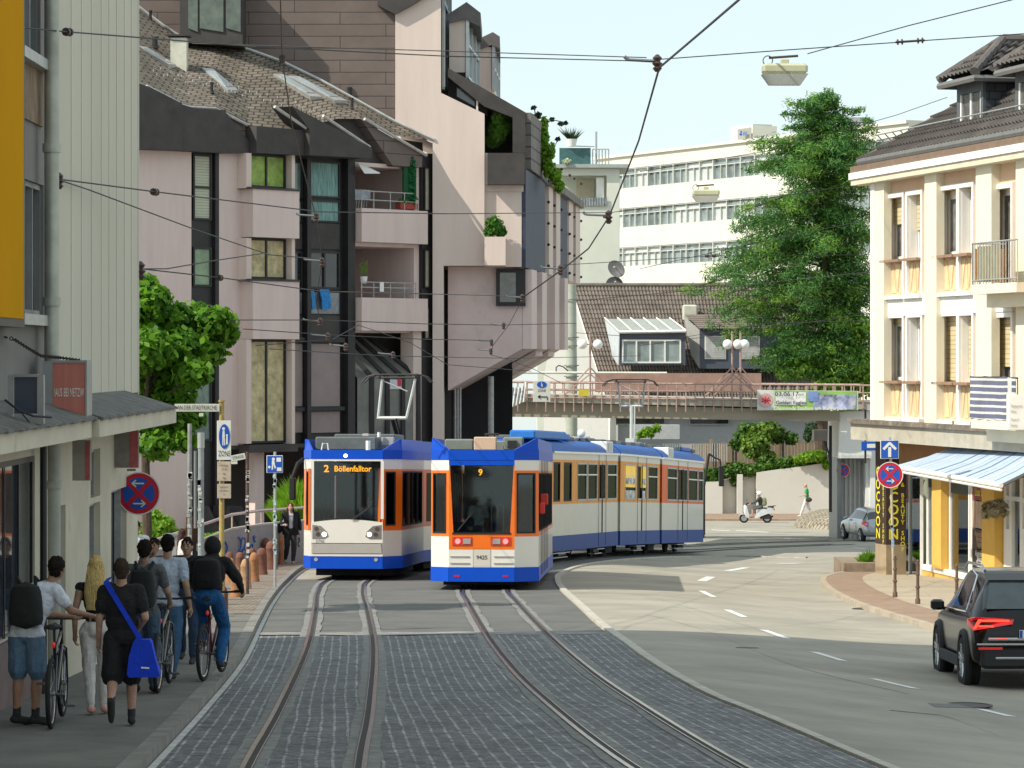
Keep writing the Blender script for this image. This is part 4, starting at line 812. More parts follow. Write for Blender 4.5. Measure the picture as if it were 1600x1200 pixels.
mb = MB(); FW.pbox(mb, 893, 309.5, 948, 322, .1, .13); lr = mb.build('balcony_mesh', M('balcony_mesh', (.33, .36, .38), .7, var=.5, scale=3), wb)
mb = MB()
for i in range(14): x = 893+i*4.2; mb.tube([FW.p(FW.u(x), FW.z(900, 322), .16), FW.p(FW.u(x), FW.z(900, 308), .16)], .025, 4)
mb.build('baluster', metalg, lr)['kind'] = 'stuff'
mb = MB(); FW.pbox(mb, 862, 257, 982, 262.6, -8, .5); mb.build('roof_slab', M('slab_grey', (.33, .37, .36), .7), wb)
mb = MB(); FW.pbox(mb, 874, 231, 923, 256.5, -.2, -.1); mb.build('terrace_screen', M('teal_screen', (.05, .13, .13), .6, var=.2), wb)
mb = MB()
for x in (926, 931, 936, 941, 946, 951): mb.tube([FW.p(FW.u(x), FW.z(900, 257), 0), FW.p(FW.u(x), FW.z(900, 233), 0)], .05, 5)
mb.tube([FW.p(FW.u(926), FW.z(900, 233), 0), FW.p(FW.u(951), FW.z(900, 233), 0)], .04, 5); mb.tube([FW.p(FW.u(888), FW.z(900, 228), 0), FW.p(FW.u(929), FW.z(900, 229), 0)], .04, 5); mb.build('terrace_railing', galv, wb)
mb = MB(); FW.pbox(mb, 930.5, 205, 933.5, 256.5, -.6, -.4); mb.build('flue', galv, wb)
for i, (x, y, r, t) in enumerate(((964, 421, .72, (-.35, -1, .25)), (960, 446, .62, (.1, -1, .4)))):
 c = P(x, y, 228); t = Vector(t).normalized(); u_ = t.orthogonal().normalized(); v_ = t.cross(u_); rings = []
 for k in range(6): q = r*k/5+.01; rings.append([c+t*(.22*(k/5)**2*r)+u_*cos(j*pi/12)*q*(.72 if i == 0 else 1)+v_*sin(j*pi/12)*q for j in range(24)])
 rings2 = [[p-t*.03 for p in rg] for rg in rings[::-1]]
 o = thing('satellite_dish', ['upright dark satellite dish beside the white block', 'lower dark satellite dish half hidden behind the tiled ridge'][i], 'satellite dish', c-Vector((0, 0, 1)), group='satellite dishes behind the ridge')
 mb = MB(); mb.loft(rings+rings2); mb.build('reflector', M('dish_grey', (.1, .1, .1), .6, var=.2), o, sm=True)
 mb = MB(); mb.tube([c-v_*r*.2, c+t*.6], .025, 5); mb.ball(c+t*.62, .08, 8, 5); mb.build('receiver_arm', galv, o); mb = MB(); mb.tube([c+Vector((-.1, .2, 0)), c+Vector((-.3, .3, -2.4))], .05, 6); mb.build('mast', galv, o)
                # == tiled house behind the bridge
hs = thing('tiled_house', 'white gabled house with a big brown pantile roof and dormers behind the bridge', 'house', (10, 218, 0))
rt = [P(893, 448, 223), P(1345, 448, 223), P(1345, 640, 214.5), P(952, 640, 214.5)]
pant = M('pantile', (.155, .13, .11), .85, var=.3, scale=1.2, dirt=((.2, .165, .135), .56, .8))
mb = MB(); L = rt[1].x-rt[0].x; nx = 620; ny = 26; dn = Vector((0, -.86, .5))
def rp(s, t): return rt[0].lerp(rt[1], s).lerp(rt[3].lerp(rt[2], s), t)
px_ = []
NS = 84
prof = [0, .045, .085, .085, .045, 0]
for j in range(ny):
 for e in (0, 1):
  t = (j+e)/ny; row = []
  for i in range(NS*4+1):
   s = i/(NS*4); h = .055*(1+cos(2*pi*(i % 4)/4+.4+pi*0)) + (.05 if e else 0.0); p = rp(s, t)+dn*h; row.append(p)
  px_.append(row)
n_ = len(px_[0])
mb.v = [p for r in px_ for p in r]
for j in range(len(px_)-1):
 for i in range(n_-1): a = j*n_+i; mb.f.append((a, a+1, a+n_+1, a+n_)); mb.m.append(0)
rf2 = mb.build('roof', pant, hs, fix=False)
mb = MB(); mb.tube([rt[0]+Vector((-.1, 0, .1)), rt[1]+Vector((0, 0, .1))], .16, 8); mb.build('ridge_tiles', pant, rf2)
hw = M('house_white_render', (.78, .77, .72), .85, var=.04)
mb = MB(); hb = rt[0].lerp(rt[3], .5); back = P(893, 448, 223)+Vector((-.9, 8, -6.5))
mb.v = []; g0 = [rt[3]+Vector((.05, 0, -.2)), rt[0]+Vector((.05, 0, -.15)), Vector((rt[0].x-.4, 232, -.3)), Vector((rt[0].x-.4, 232, -9)), Vector((rt[3].x+.05, 214.5, -9))]
mb.prism(g0, (.4, .03, 0)); mb.build('gable_wall', hw, hs)
mb = MB(); D = 212.; mb.prism([P(876, 450, D), P(893, 455, D), P(951, 640, D), P(951, 800, D), P(850, 800, D), P(850, 590, D)], (0, .5, 0)); mb.build('gable_wall', hw, hs)
mb = MB(); D = 215.; a = P(952, 640, D); b = P(1345, 640, D); mb.box(a.x+.6, b.x, D, D+.4, -10, a.z-.2); mb.build('front_wall', M('house_grey_wall', (.45, .47, .48), .85, var=.06), hs)
mb = MB(); mb.box(a.x, b.x, D-.9, D-.3, a.z-.35, a.z-.05); mb.build('gutter', M('gutter_brown', (.07, .06, .055), .6), hs)
mb = MB(); a = P(985, 686, 211); b = P(1062, 664, 211); mb.box(a.x, b.x, 211, 212.5, a.z, b.z); bal = mb.build('balcony', M('balcony_grey', (.42, .44, .45), .7, var=.1), hs)
mb = MB()
for i in range(28): x = a.x+(b.x-a.x)*i/27; mb.box(x-.02, x+.02, 164.93, 164.99, a.z, b.z)
mb.build('balcony_slats', galv, bal)['kind'] = 'stuff'
for (x0, x1) in ((1076, 1140), (960, 1040)):
 a = P(x0, 664, 214.9); b = P(x1, 645, 214.9); mb = MB(); mb.box(a.x, b.x, 214.8, 214.95, a.z, b.z); f = mb.build('window', galv, hs); mb = MB(); mb.box(a.x+.1, b.x-.1, 214.7, 214.79, a.z+.1, b.z-.1); mb.build('pane', glass_d, f)
anth = M('anthracite', (.075, .09, .12), .6, var=.1)
D = 214.6;
x0, x1 = P(966, 0, D).x, P(1071, 0, D).x; zb_, zt_ = P(0, 571, D).z, P(0, 519, D).z
mb = MB(); FD = Facade((x0, D), (x1, D)); wallholes(FD, mb, 0, x1-x0, zb_, zt_, [(FD.u(973), FD.u(1063), FD.z(0, 566), FD.z(0, 531))], -.25, 0); dm = mb.build('dormer', anth, hs)
mb = MB(); mb.box(x0+.01, x1-.01, D+.26, D+.3, zb_, zt_); mb.build('interior', glass_d, dm)
u = [973, 994.5, 1016, 1039, 1063]; mb = MB(); wm = whitem
for x in u: FD.box(mb, FD.u(x)-.05, FD.u(x)+.05, FD.z(0, 566), FD.z(0, 531), -.12, .04)
FD.box(mb, FD.u(973)-.05, FD.u(1063)+.05, FD.z(0, 567.5), FD.z(0, 565), -.119, .08); FD.box(mb, FD.u(973)-.04, FD.u(1063)+.04, FD.z(0, 533), FD.z(0, 530.5), -.119, .035); f = mb.build('window', wm, dm)
mb = MB(); FD.box(mb, FD.u(974), FD.u(1062), FD.z(0, 565), FD.z(0, 532), -.1, -.07); mb.build('pane', gpn, f)
zr0 = P(0, 498, 217.8); ra = [P(945, 498, 217.6), P(1046, 498, 217.6), P(1072, 517.5, 214.4), P(967, 519, 214.4)]
mb = MB(); mb.prism(ra, (0, .05, -.1)); rr = mb.build('glass_roof', M('canopy_glass', (.32, .34, .3), .2, spec=.7, var=.15), dm)
mb = MB()
for i in range(6):
 s = i/5; mb.tube([ra[0].lerp(ra[1], s)+Vector((0, -.03, .06)), ra[3].lerp(ra[2], s)+Vector((0, -.03, .06))], .055, 4)
mb.tube([ra[3], ra[2]], .1, 4); mb.build('glazing_bar', wm, rr)['kind'] = 'stuff'
mb = MB(); mb.prism([ra[0]+Vector((0, 0, -.1)), ra[3]+Vector((0, 0, -.1)), Vector((x0, D, zb_)), Vector((x0-.35, D+1.5, zb_+.6))], (.06, 0, 0)); mb.build('side_glazing', M('side_glazing', (.5, .54, .56), .2), dm)
D = 215.3; mb = MB(); a = P(1093, 576, D); b = P(1230, 512, D); mb.box(a.x, b.x, D, D+3, a.z, b.z); d2 = mb.build('dormer', anth, hs)
for x0_, x1_ in ((1101, 1134), (1156, 1187)):
 a = P(x0_, 561, D); b = P(x1_, 525, D); mb = MB(); mb.box(a.x, b.x, D-.08, D-.001, a.z, b.z); f = mb.build('window', whitem, d2)
 mb = MB(); mb.box(a.x+.08, b.x-.08, D-.11, D-.081, a.z+.08, b.z-.05); mb.build('roller_shutter', brickmat('shutter_grey', (.42, .43, .43), (.44, .45, .45), (.3, .3, .3), 9, .12, .01, uv=False, rot=(pi/2, 0, 0)), f)
mb = MB(); ra = [P(1068, 492, 219.5), P(1200, 492, 219.5), P(1235, 514, 214.7), P(1092, 514, 214.7)]; n = 40; rws = []
for j in range(7):
 for e in (0, 1):
  t = (j+e)/7; rws.append([ra[0].lerp(ra[1], i/(n*4)).lerp(ra[3].lerp(ra[2], i/(n*4)), t)+dn*(.05*(1+cos(2*pi*(i % 4)/4))+.04*e) for i in range(n*4+1)])
mb.v = [p for r in rws for p in r]; n_ = n*4+1
for j in range(len(rws)-1):
 for i in range(n_-1): a = j*n_+i; mb.f.append((a, a+1, a+n_+1, a+n_)); mb.m.append(0)
mb.build('dormer_roof', pant, d2, fix=False)
mb = MB(); mb.prism([P(1068, 494, 219), P(1093, 516, 215.3), P(1093, 576, 215.3), P(1080, 555, 217)], (.05, .03, 0)); mb.build('cheek', M('cheek_grey', (.34, .34, .32), .8), d2)
mb = MB(); a = P(1067, 488, 220); b = P(1090, 476, 220); mb.bbox(a.x, b.x, 220, 221, a.z-.6, b.z, .1); mb.build('chimney', M('chimney_cream', (.55, .54, .45), .8), hs)
m_ = thing('catenary_mast', 'tall pale green steel mast rising behind the bridge', 'mast', (P(893, 0, 150).x, 150, gz(2.8, 150)))
mb = MB(); x = P(893, 0, 150).x; mb.tube([(x, 150, gz(x, 150)), (x, 150, 1), (x, 150, P(0, 442, 150).z)], [.3, .27, .22], 16); mb.build('shaft', M('mast_green', (.36, .39, .33), .6, var=.2, scale=1), m_, sm=True)
mb = MB()
for y in (468, 527, 540, 571, 588): mb.torus((x, 150, P(0, y, 150).z), (0, 0, 1), .33, .03, 16, 5)
mb.build('strap', metalg, m_)
mb = MB(); mb.tube([P(800, 582, 149), P(1042, 583, 149)], .07, 6); mb.build('arm', M('arm_pale', (.6, .62, .55), .5), m_)
mb = MB(); mb.tube([P(869, 583, 149), P(869, 574, 149), P(873, 571, 149), P(880, 573, 149), P(888, 580, 149)], .03, 5); mb.build('hook', black_fr, m_)
                # == footbridge
br = thing('footbridge', 'long grey concrete footbridge with a rusty railing crossing over the junction', 'bridge', (P(1060, 0, 140).x, 140, 0))
conc = M('bridge_concrete', (.34, .31, .24), .9, var=.15, scale=.6, stretch=(.4, 1, 2), dirt=((.24, .22, .17), .58, .9), bump=.2)
conw = M('abutment_white', (.72, .72, .69), .85, var=.06, scale=.7, dirt=((.5, .5, .47), .62, .5))
a = P(780, 651, 140); b = P(1312, 658, 140); c_ = P(1312, 642, 140); e_ = P(780, 627, 140)
mb = MB(); mb.prism([a, b, c_, e_], (0, 4.5, 0)); mb.build('beam', conc, br)
e2, c2 = e_+Vector((0, 0, .0)), P(1362, 640, 140)
mb = MB(); mb.prism([e_+Vector((0, -.25, .002)), c2+Vector((0, -.25, .002)), c2+Vector((0, -.25, .35)), e_+Vector((0, -.25, .35))], (0, 5, 0)); mb.build('deck_edge', M('deck_edge', (.42, .39, .33), .9, var=.3, scale=2), br)
rust = M('rusty_railing', (.42, .29, .25), .7, .1, var=.3, scale=8)
for yy in (139.7, 144.6):
 mb = MB(); z0 = e_.z+.3; z1 = P(0, 597, 140).z
 n = 40
 for k in range(n+1):
  t = k/n; x = e_.x+(c2.x-e_.x)*t; dz = (c2.z-e_.z)*t*.4; mb.tube([(x, yy, z0-.75 if yy < 141 else z0), (x, yy, z1+dz)], .03, 5)
 for h in (0, -.33, -.66): mb.tube([(e_.x, yy, z1+h), (c2.x, yy, z1+h+(c2.z-e_.z)*.4)], .028 if h else .04, 5)
 mb.build('railing', rust, br)
mb = MB(); z0 = e_.z+.36; mb.box(P(930, 0, 144).x, P(1190, 0, 144).x, 144.2, 144.28, z0, z0+.85); mb.build('parapet_panel', M('maroon_panel', (.3, .19, .155), .8, var=.2, scale=2), br)
mb = MB(); A_ = [P(1312, 658, 140), P(1338, 658, 140), P(1400, 640, 143), P(1400, 842, 143)]
x0, x1, x2 = P(1306, 0, 143).x, P(1343, 0, 143).x, P(1420, 0, 143).x
mb.prism([P(1312, 658.2, 140.2), P(1312, 643, 140.2), P(1362, 641, 140.2), P(1362, 716, 140.2), P(1310, 716, 140.2)], (0, 5, 0)); mb.build('abutment', conw, br)
mb = MB(); mb.box(P(1362, 0, 140).x+.001, x2, 140.6, 145, -5.7, P(0, 660, 142).z); mb.box(x1+.03, P(1362, 0, 140).x, 140.8, 145, -5.7, P(0, 717, 140.5).z); mb.build('abutment', conw, br)
corr = M('ribbed_concrete', (.48, .47, .45), .85, var=.1)
mb = MB(); mb.box(x0+.1, x1, 141.6, 145, -5.7, P(0, 716, 141).z-.05)
for i in range(5): x = x0+.25+i*.2; mb.box(x, x+.08, 141.5, 141.599, -5.7, P(0, 716, 141).z-.051)
mb.build('pier', corr, br)
mb = MB(); mb.box(x0-.12, x0+.05, 141.2, 144.9, -5.7, P(0, 664, 141).z); mb.build('pier_edge', metalg, br)
mb = MB(); mb.tube([P(1297.5, 665, 141), P(1297.5, 800, 141)], .07, 8); mb.tube([P(1290, 690, 141), P(1297, 718, 141)], .03, 5); mb.build('downpipe', black_fr, br)
mb = MB(); a = P(1272, 689, 146); b = P(1300, 672, 146); mb.box(a.x, b.x, 146, 147, a.z, b.z); mb.tube([(a.x+.5, 146.5, a.z), (a.x+.7, 146.4, a.z-.9)], .04, 5); mb.build('junction_box', M('dark_box', (.09, .085, .08), .8), br)
c = P(1317, 735, 141.3); o = thing('no_stopping_sign', 'small round no stopping sign on the grey bridge pier', 'sign', c+Vector((0, 0, -.5)))
nostop(o, c, .29, False)
mb = MB(); mb.box(c.x-.03, c.x+.03, c.y+.02, c.y+.22, c.z-.1, c.z+.1); mb.build('bracket', metalg, o)
def globelamp(px, sp, label, dz=0):
 D = 140.2; x = P(px, 0, D).x; z0 = e_.z+.36; zl = P(0, 538, D).z; o = thing('globe_lamp', label, 'street lamp', (x, D, z0), group='globe lamps on the footbridge')
 mb = MB(); mb.tube([(x, D, z0-.4), (x, D, P(0, 518, D).z)], .045, 8); mb.build('post', rust, o)
 mb = MB()
 for s in (-1, 1):
  mb.tube([(x, D, zl-1.3), (x+s*1.1, D, zl-2.2)], .03, 5); mb.tube([(x, D, zl-1.0), (x+s*1.2, D+.3, zl-2.3)], .03, 5)
 mb.build('strut', rust, o)
 for s in sp:
  xx = x+s; mb = MB(); mb.tube([(x, D, zl), (xx, D, zl)], .03, 6); mb.build('arm', rust, o)
  mb = MB(); mb.ball((xx, D, zl), .215, 20, 14); mb.build('globe', M('globe_white', (.85, .85, .83), .15, spec=.6, var=.02), o, sm=True)
globelamp(922, (-.34, .34), 'rusty lamp post with two white globes on the left part of the bridge')
globelamp(1144, (-.2,), 'rusty lamp post with one white globe, left of the close pair on the bridge')
globelamp(1157, (-.12, .17), 'rusty lamp post with two close white globes left of the fir on the bridge')
bn = thing('sports_banner', 'white, green and blue sports banner dated 03.06.17 tied to the bridge railing', 'banner', P(1262, 642, 139.4))
D = 139.4; x0, x1 = P(1183, 0, D).x, P(1342, 0, D).x; zb2, zt2 = P(0, 641, D).z, P(0, 609, D).z
def bpt(s, t):
 z = zb2+(zt2-zb2)*t*(1-.06*s); x = x0+(x1-x0)*s
 if s > .93: x -= (s-.93)*1.2*abs(t-.5)
 return Vector((x, D-.12*abs(sin(s*9))*.5-.25*max(0, s-.8), z))
def bstrip(s0, s1, t0, t1, mt, name, lift, par):
 mb = MB(); n = 14; b0 = []
 for i in range(n+1):
  s = s0+(s1-s0)*i/n; b0.append([bpt(s, t0)-Vector((0, lift, 0)), bpt(s, t1)-Vector((0, lift, 0)), bpt(s, t1)-Vector((0, lift-.012, 0)), bpt(s, t0)-Vector((0, lift-.012, 0))])
 mb.loft(b0); return mb.build(name, mt, par)
cl = bstrip(0, 1, 0, 1, M('banner_cloth', (.6, .62, .58), .8, var=.05), 'cloth', 0, bn)
bstrip(.17, .98, 0, .98, M('banner_green', (.28, .48, .12), .8, var=.1), 'green_field', .014, cl)
bstrip(.18, .48, .27, .9, whitem, 'white_field', .03, cl)
bstrip(.55, .97, .05, .8, M('banner_photo', (.3, .33, .5), .8, var=.9, scale=2.2, dirt=((.6, .6, .62), .5, 1.6)), 'picture_field', .03, cl)
bstrip(.5, .6, .45, .95, M('banner_helmet', (.2, .3, .6), .6, var=.3), 'helmet_shape', .045, cl)
c = bpt(.085, .5); mb = MB(); mb.disc(c-Vector((0, .02, 0)), (0, -1, 0), .3, .01, 24); mb.build('round_emblem', M('emblem_pink', (.62, .38, .36), .8, var=.3, scale=8), cl)
for k in range(7):
 a_ = k*2*pi/7; q = MB(); q.tube([c+Vector((0, -.04, 0)), c+Vector((.2*cos(a_), -.04, .16*sin(a_)))], .025, 4)
 if k == 0: base = q
 else: b_ = len(base.v); base.v += q.v; base.f += [tuple(i+b_ for i in f) for f in q.f]; base.m += q.m
base.build('red_emblem', M('emblem_red', (.6, .03, .06), .8), cl)
navt = M('banner_navy_text', (.02, .02, .07), .8)
text('03.06.17', .25, navt, cl, bpt(.29, .8)-Vector((0, .08, 0)), (1, 0, 0), (0, 0, 1), sx=1.2, bold=.01); text('15:00', .12, navt, cl, bpt(.43, .78)-Vector((0, .08, 0)), (1, 0, 0), (0, 0, 1))
text('Golden Eagles', .21, navt, cl, bpt(.33, .38)-Vector((0, .08, 0)), (1, 0, 0), (0, 0, 1), sx=1.1, bold=.015)
text('Diamonds Stadion am Bürgerpark', .22, whitem, cl, bpt(.52, .1)-Vector((0, .1, 0)), (1, 0, 0), (0, 0, 1), sx=1.05, bold=.015)
mb = MB(); rg = []
for i in range(9):
 x = 800+i*2.8; yt = 597 if i > 6 else 602+ (0 if i else 0); rg.append([P(x, yt+ (0 if i > 6 else 3), 139.3+.1*(i % 2)), P(x-1.5, 637-(i*1.3), 139.25+.1*((i+1) % 2)), P(x-1.5, 637-(i*1.3), 139.3+.1*((i+1) % 2)), P(x, yt+(0 if i > 6 else 3), 139.35+.1*(i % 2))])
mb.loft(rg); tag(mb.build('painted_sheet', M('black_scrawl_sheet', (.6, .62, .62), .9, var=.2, dirt=((.03, .03, .04), .54, 5.5))), 'crumpled white sheet with black scrawls hanging at the left end of the bridge', 'sheet')
D = 138.; o = thing('zone_sign', 'white ZONE sign with a left turn arrow hanging on the bridge railing', 'sign', P(847, 628, D))
a = P(833, 628, D); b = P(860, 595, D); mb = MB(); mb.bbox(a.x, b.x, D, D+.04, a.z, b.z, .01); pl = mb.build('plate', M('plate_pale', (.6, .62, .58), .5), o)
c = P(846.5, 601, D-.03); mb = MB(); mb.loft([[(c.x+.21*cos(k*pi/12), D-.012-q, c.z+.14*sin(k*pi/12)) for k in range(24)] for q in (0, .005)]); bo = mb.build('blue_oval', blue, pl)
pedicon(bo, c.x, D-.02, c.z, .22, wht); text('ZONE', .16, blk, pl, (P(846.5, 0, D).x, D-.006, P(0, 610.5, D).z), (1, 0, 0), (0, 0, 1), sx=.8)
mb = MB(); q = [P(841, 620, D), P(855, 620, D), P(855, 625, D)]
mb.tube([p-Vector((0, .01, 0)) for p in q], .022, 4); mb.tube([P(844, 617.5, D-.02), P(840.5, 620, D-.02), P(844, 622.5, D-.02)], .022, 4); mb.build('arrow', blk, pl)
mb = MB(); a = P(904, 619, 139.5); b = P(920, 609, 139.5); mb.box(a.x, b.x, 139.5, 139.53, a.z, b.z); tag(mb.build('yellow_plate', M('yellow_plate', (.6, .5, .04), .6)), 'small yellow notice plate on the bridge railing', 'sign')
                # == retaining wall, fence, mound
rw = thing('retaining_wall', 'long white rendered retaining wall with stepped and sloping top under the ivy', 'wall', (18, 200, 0))
D = 200.; wr = M('retaining_white', (.6, .58, .52), .85, var=.05, scale=.5, dirt=((.45, .44, .38), .64, .5), bump=.1)
def xx(px, d=D): return P(px, 0, d).x
mb = MB(); mb.prism([(xx(1040), D, -7.5), (xx(1129), D, -7.5), (xx(1129), D, P(0, 752, D).z), (xx(1040), D, P(0, 755, D).z)], (0, .5, 0))
mb.prism([(xx(1130), D+.7, -7.5), (xx(1151), D+.7, -7.5), (xx(1151), D+.7, P(0, 749, D).z), (xx(1130), D+.7, P(0, 751, D).z)], (0, .5, 0))
mb.build('wall_section', wr, rw)
mb = MB(); mb.box(xx(1151)+.02, xx(1160), D-.3, D+.4, -7.5, P(0, 741, D).z); mb.build('pillar', wr, rw)
mb = MB(); mb.prism([(xx(1160)+.02, D+.5, -7.5), (xx(1181), D+.5, -7.5), (xx(1181), D+.5, P(0, 741, D).z), (xx(1160)+.02, D+.5, P(0, 744, D).z)], (0, .5, 0)); mb.build('wall_section', wr, rw)
mb = MB(); mb.prism([(xx(1181)+.02, D-.2, -7.5), (xx(1310), D-.2, -7.5), (xx(1310), D-.2, P(0, 720, D).z), (xx(1250), D-.2, P(0, 729, D).z), (xx(1181)+.02, D-.2, P(0, 738, D).z)], (0, .6, 0)); mb.build('wall_section', wr, rw)
wf = thing('wooden_fence', 'weathered brown board fence above the ivy, behind the retaining wall', 'fence', (18, 206, -5))
wood = M('weathered_boards', (.27, .2, .125), .85, var=.35, scale=1.2, stretch=(5, 1, .4), dirt=((.2, .17, .13), .55, 2))
D2 = 206.; mb = MB(); x = xx(1080, D2); R2 = random.Random(4)
while x < xx(1300, D2):
 t = (x-xx(1080, D2))/(xx(1300, D2)-xx(1080, D2)); zt = P(0, 694-8*t, D2).z+R2.uniform(-.05, .05); mb.box(x, x+.19, D2+R2.uniform(0, .03), D2+.06, -5, zt); x += .215
mb.build('board', wood, wf)['kind'] = 'stuff'
for px in (1109, 1139, 1214, 1276): mb = MB(); mb.box(xx(px, D2), xx(px, D2)+.2, D2-.15, D2-.02, -5, P(0, 686, D2).z); mb.build('fence_post', wood, wf)
mb = MB(); b1 = [Vector((x, 200.9)) for x in range(6, 20)]
mb.v = [];
for x in range(6, 27):
 for y, z in ((201.3, -5.6), (203, -5.1), (210, -4.9), (240, -4.7)): mb.v.append(Vector((x, y, z)))
for i in range(20):
 for k in range(3): q = i*4+k; mb.f.append((q, q+4, q+5, q+1)); mb.m.append(0)
tag(mb.build('terrain', M('earth', (.08, .06, .04), .95, var=.3)), 'raised earth bank behind the wall', None, None, 'structure')
c = G(1302, 824); mb = MB(); rg = []; n = 28
for k in range(9):
 t = k/8; r = 1.0-t; rg.append([(c.x+(.02+r)*2.3*cos(2*pi*j/n)+.2, c.y+(.02+r)*4.0*sin(2*pi*j/n), gz(c.x, c.y)-.2+1.15*sqrt(max(0, 1-r**2.4))) for j in range(n)])
mb.loft(rg); tag(mb.build('cobbled_mound', brickmat('mound_setts', (.27, .235, .17), (.36, .31, .23), (.14, .12, .09), .34, .2, .03, uv=False, bump=.9, var=.3), sm=True), 'rounded cobblestone mound at the foot of the bridge pier', 'mound')
o = thing('traffic_signal', 'dark traffic signal on a bent arm behind the tail of the old tram', 'traffic signal', P(1126, 803, 150))
mb = MB(); D = 150.; mb.tube([P(1108, 709, D), P(1118, 716, D), P(1125, 718, D), P(1127, 740, D)], .05, 6); mb.tube([P(1108, 709, D), P(1100, 760, D), (P(1100, 0, D).x, D, gz(9, D)-.1)], .06, 8); mb.build('arm', black_fr, o)
a = P(1123, 760, D); b = P(1131, 728, D); mb = MB(); mb.bbox(a.x, b.x, D-.12, D+.12, a.z, b.z, .03); mb.build('signal_head', black_fr, o)
                # == cream building with the shop on the right
FR = Facade((P(1361, 0, 88).x, 88.), (P(1600, 0, 77).x, 77.)); ur, zr_ = FR.u, FR.z
UE = FR.L+6
rb = thing('cream_building', 'cream and apricot corner building with white framed windows over the beauty shop', 'building', (11, 84, gz(11, 84)))
crm = M('apricot_render', (.7, .49, .33), .9, var=.06, scale=1.5, dirt=((.62, .42, .27), .64, 1.), bump=.12)
crl = M('cream_pilaster', (.76, .71, .56), .85, var=.05, scale=1.5, dirt=((.66, .6, .46), .66, 1.2))
wfr = M('white_surround', (.82, .81, .77), .7, var=.03)
def RW(u0, u1, z0, z1, n0, n1, mt, name, par=None):
 mb = MB(); FR.box(mb, u0, u1, z0, z1, n0, n1); return mb.build(name, mt, par or rb)
zt2, zb2_ = zr_(1400, 309), zr_(1400, 406); zt1, zb1 = zr_(1400, 497), zr_(1400, 595); zc = zr_(1400, 283); zbase = zr_(1400, 658)
lg2, lg1 = zr_(1400, 462), zr_(1400, 652)
wins = [(1386, 1414), (1422, 1443), (1468, 1499), (1503, 1523)]; H_ = [(ur(a), ur(b)) for a, b in wins]
bd = (ur(1552), ur(1585))
holes = []
for a, b in H_: holes += [(a, b, zb2_, zt2), (a, b, zb1, zt1)]
zbd2, zbd1 = zr_(1568, 443), zr_(1568, 650); ztb2, ztb1 = zr_(1568, 295), zr_(1568, 496)
holes += [(bd[0], bd[1], zbd2, ztb2), (bd[0], bd[1], zbd1, ztb1)]
mb = MB(); wallholes(FR, mb, 0, UE, zbase, zc+.3, holes, -.35, 0); mb.build('wall', crm, rb)
mb = MB(); FR.box(mb, 0, .3, zbase, zc, -9, -.351); FR.box(mb, .301, UE, zbase, zc, -9, -6); mb.build('wall', crl, rb)
for a, b in ((1361, 1381), (1444.5, 1463), (1524.5, 1549), (1587, 1612)): RW(FR.u(a, .22), FR.u(b, .22), zbase, zc-.001, .001, .22, crl, 'pilaster')
for a, b in ((1360, 1366),): RW(FR.u(a, .25)-.01, FR.u(b, .25), zbase, zc-.002, .221, .25, wfr, 'pilaster_edge')
RW(ur(1381.2), ur(1587), zr_(1400, 494), zr_(1400, 464), .002, .1, wfr, 'string_course')
shut = brickmat('roller_shutter', (.62, .53, .32), (.6, .5, .3), (.4, .33, .2), 9, .12, .012, uv=False, rough=.6, rot=(pi/2, 0, 0), bump=.3)
orn = M('ochre_motif', (.7, .54, .3), .85, var=.15)
brownsill = M('brown_sill', (.32, .2, .13), .6)
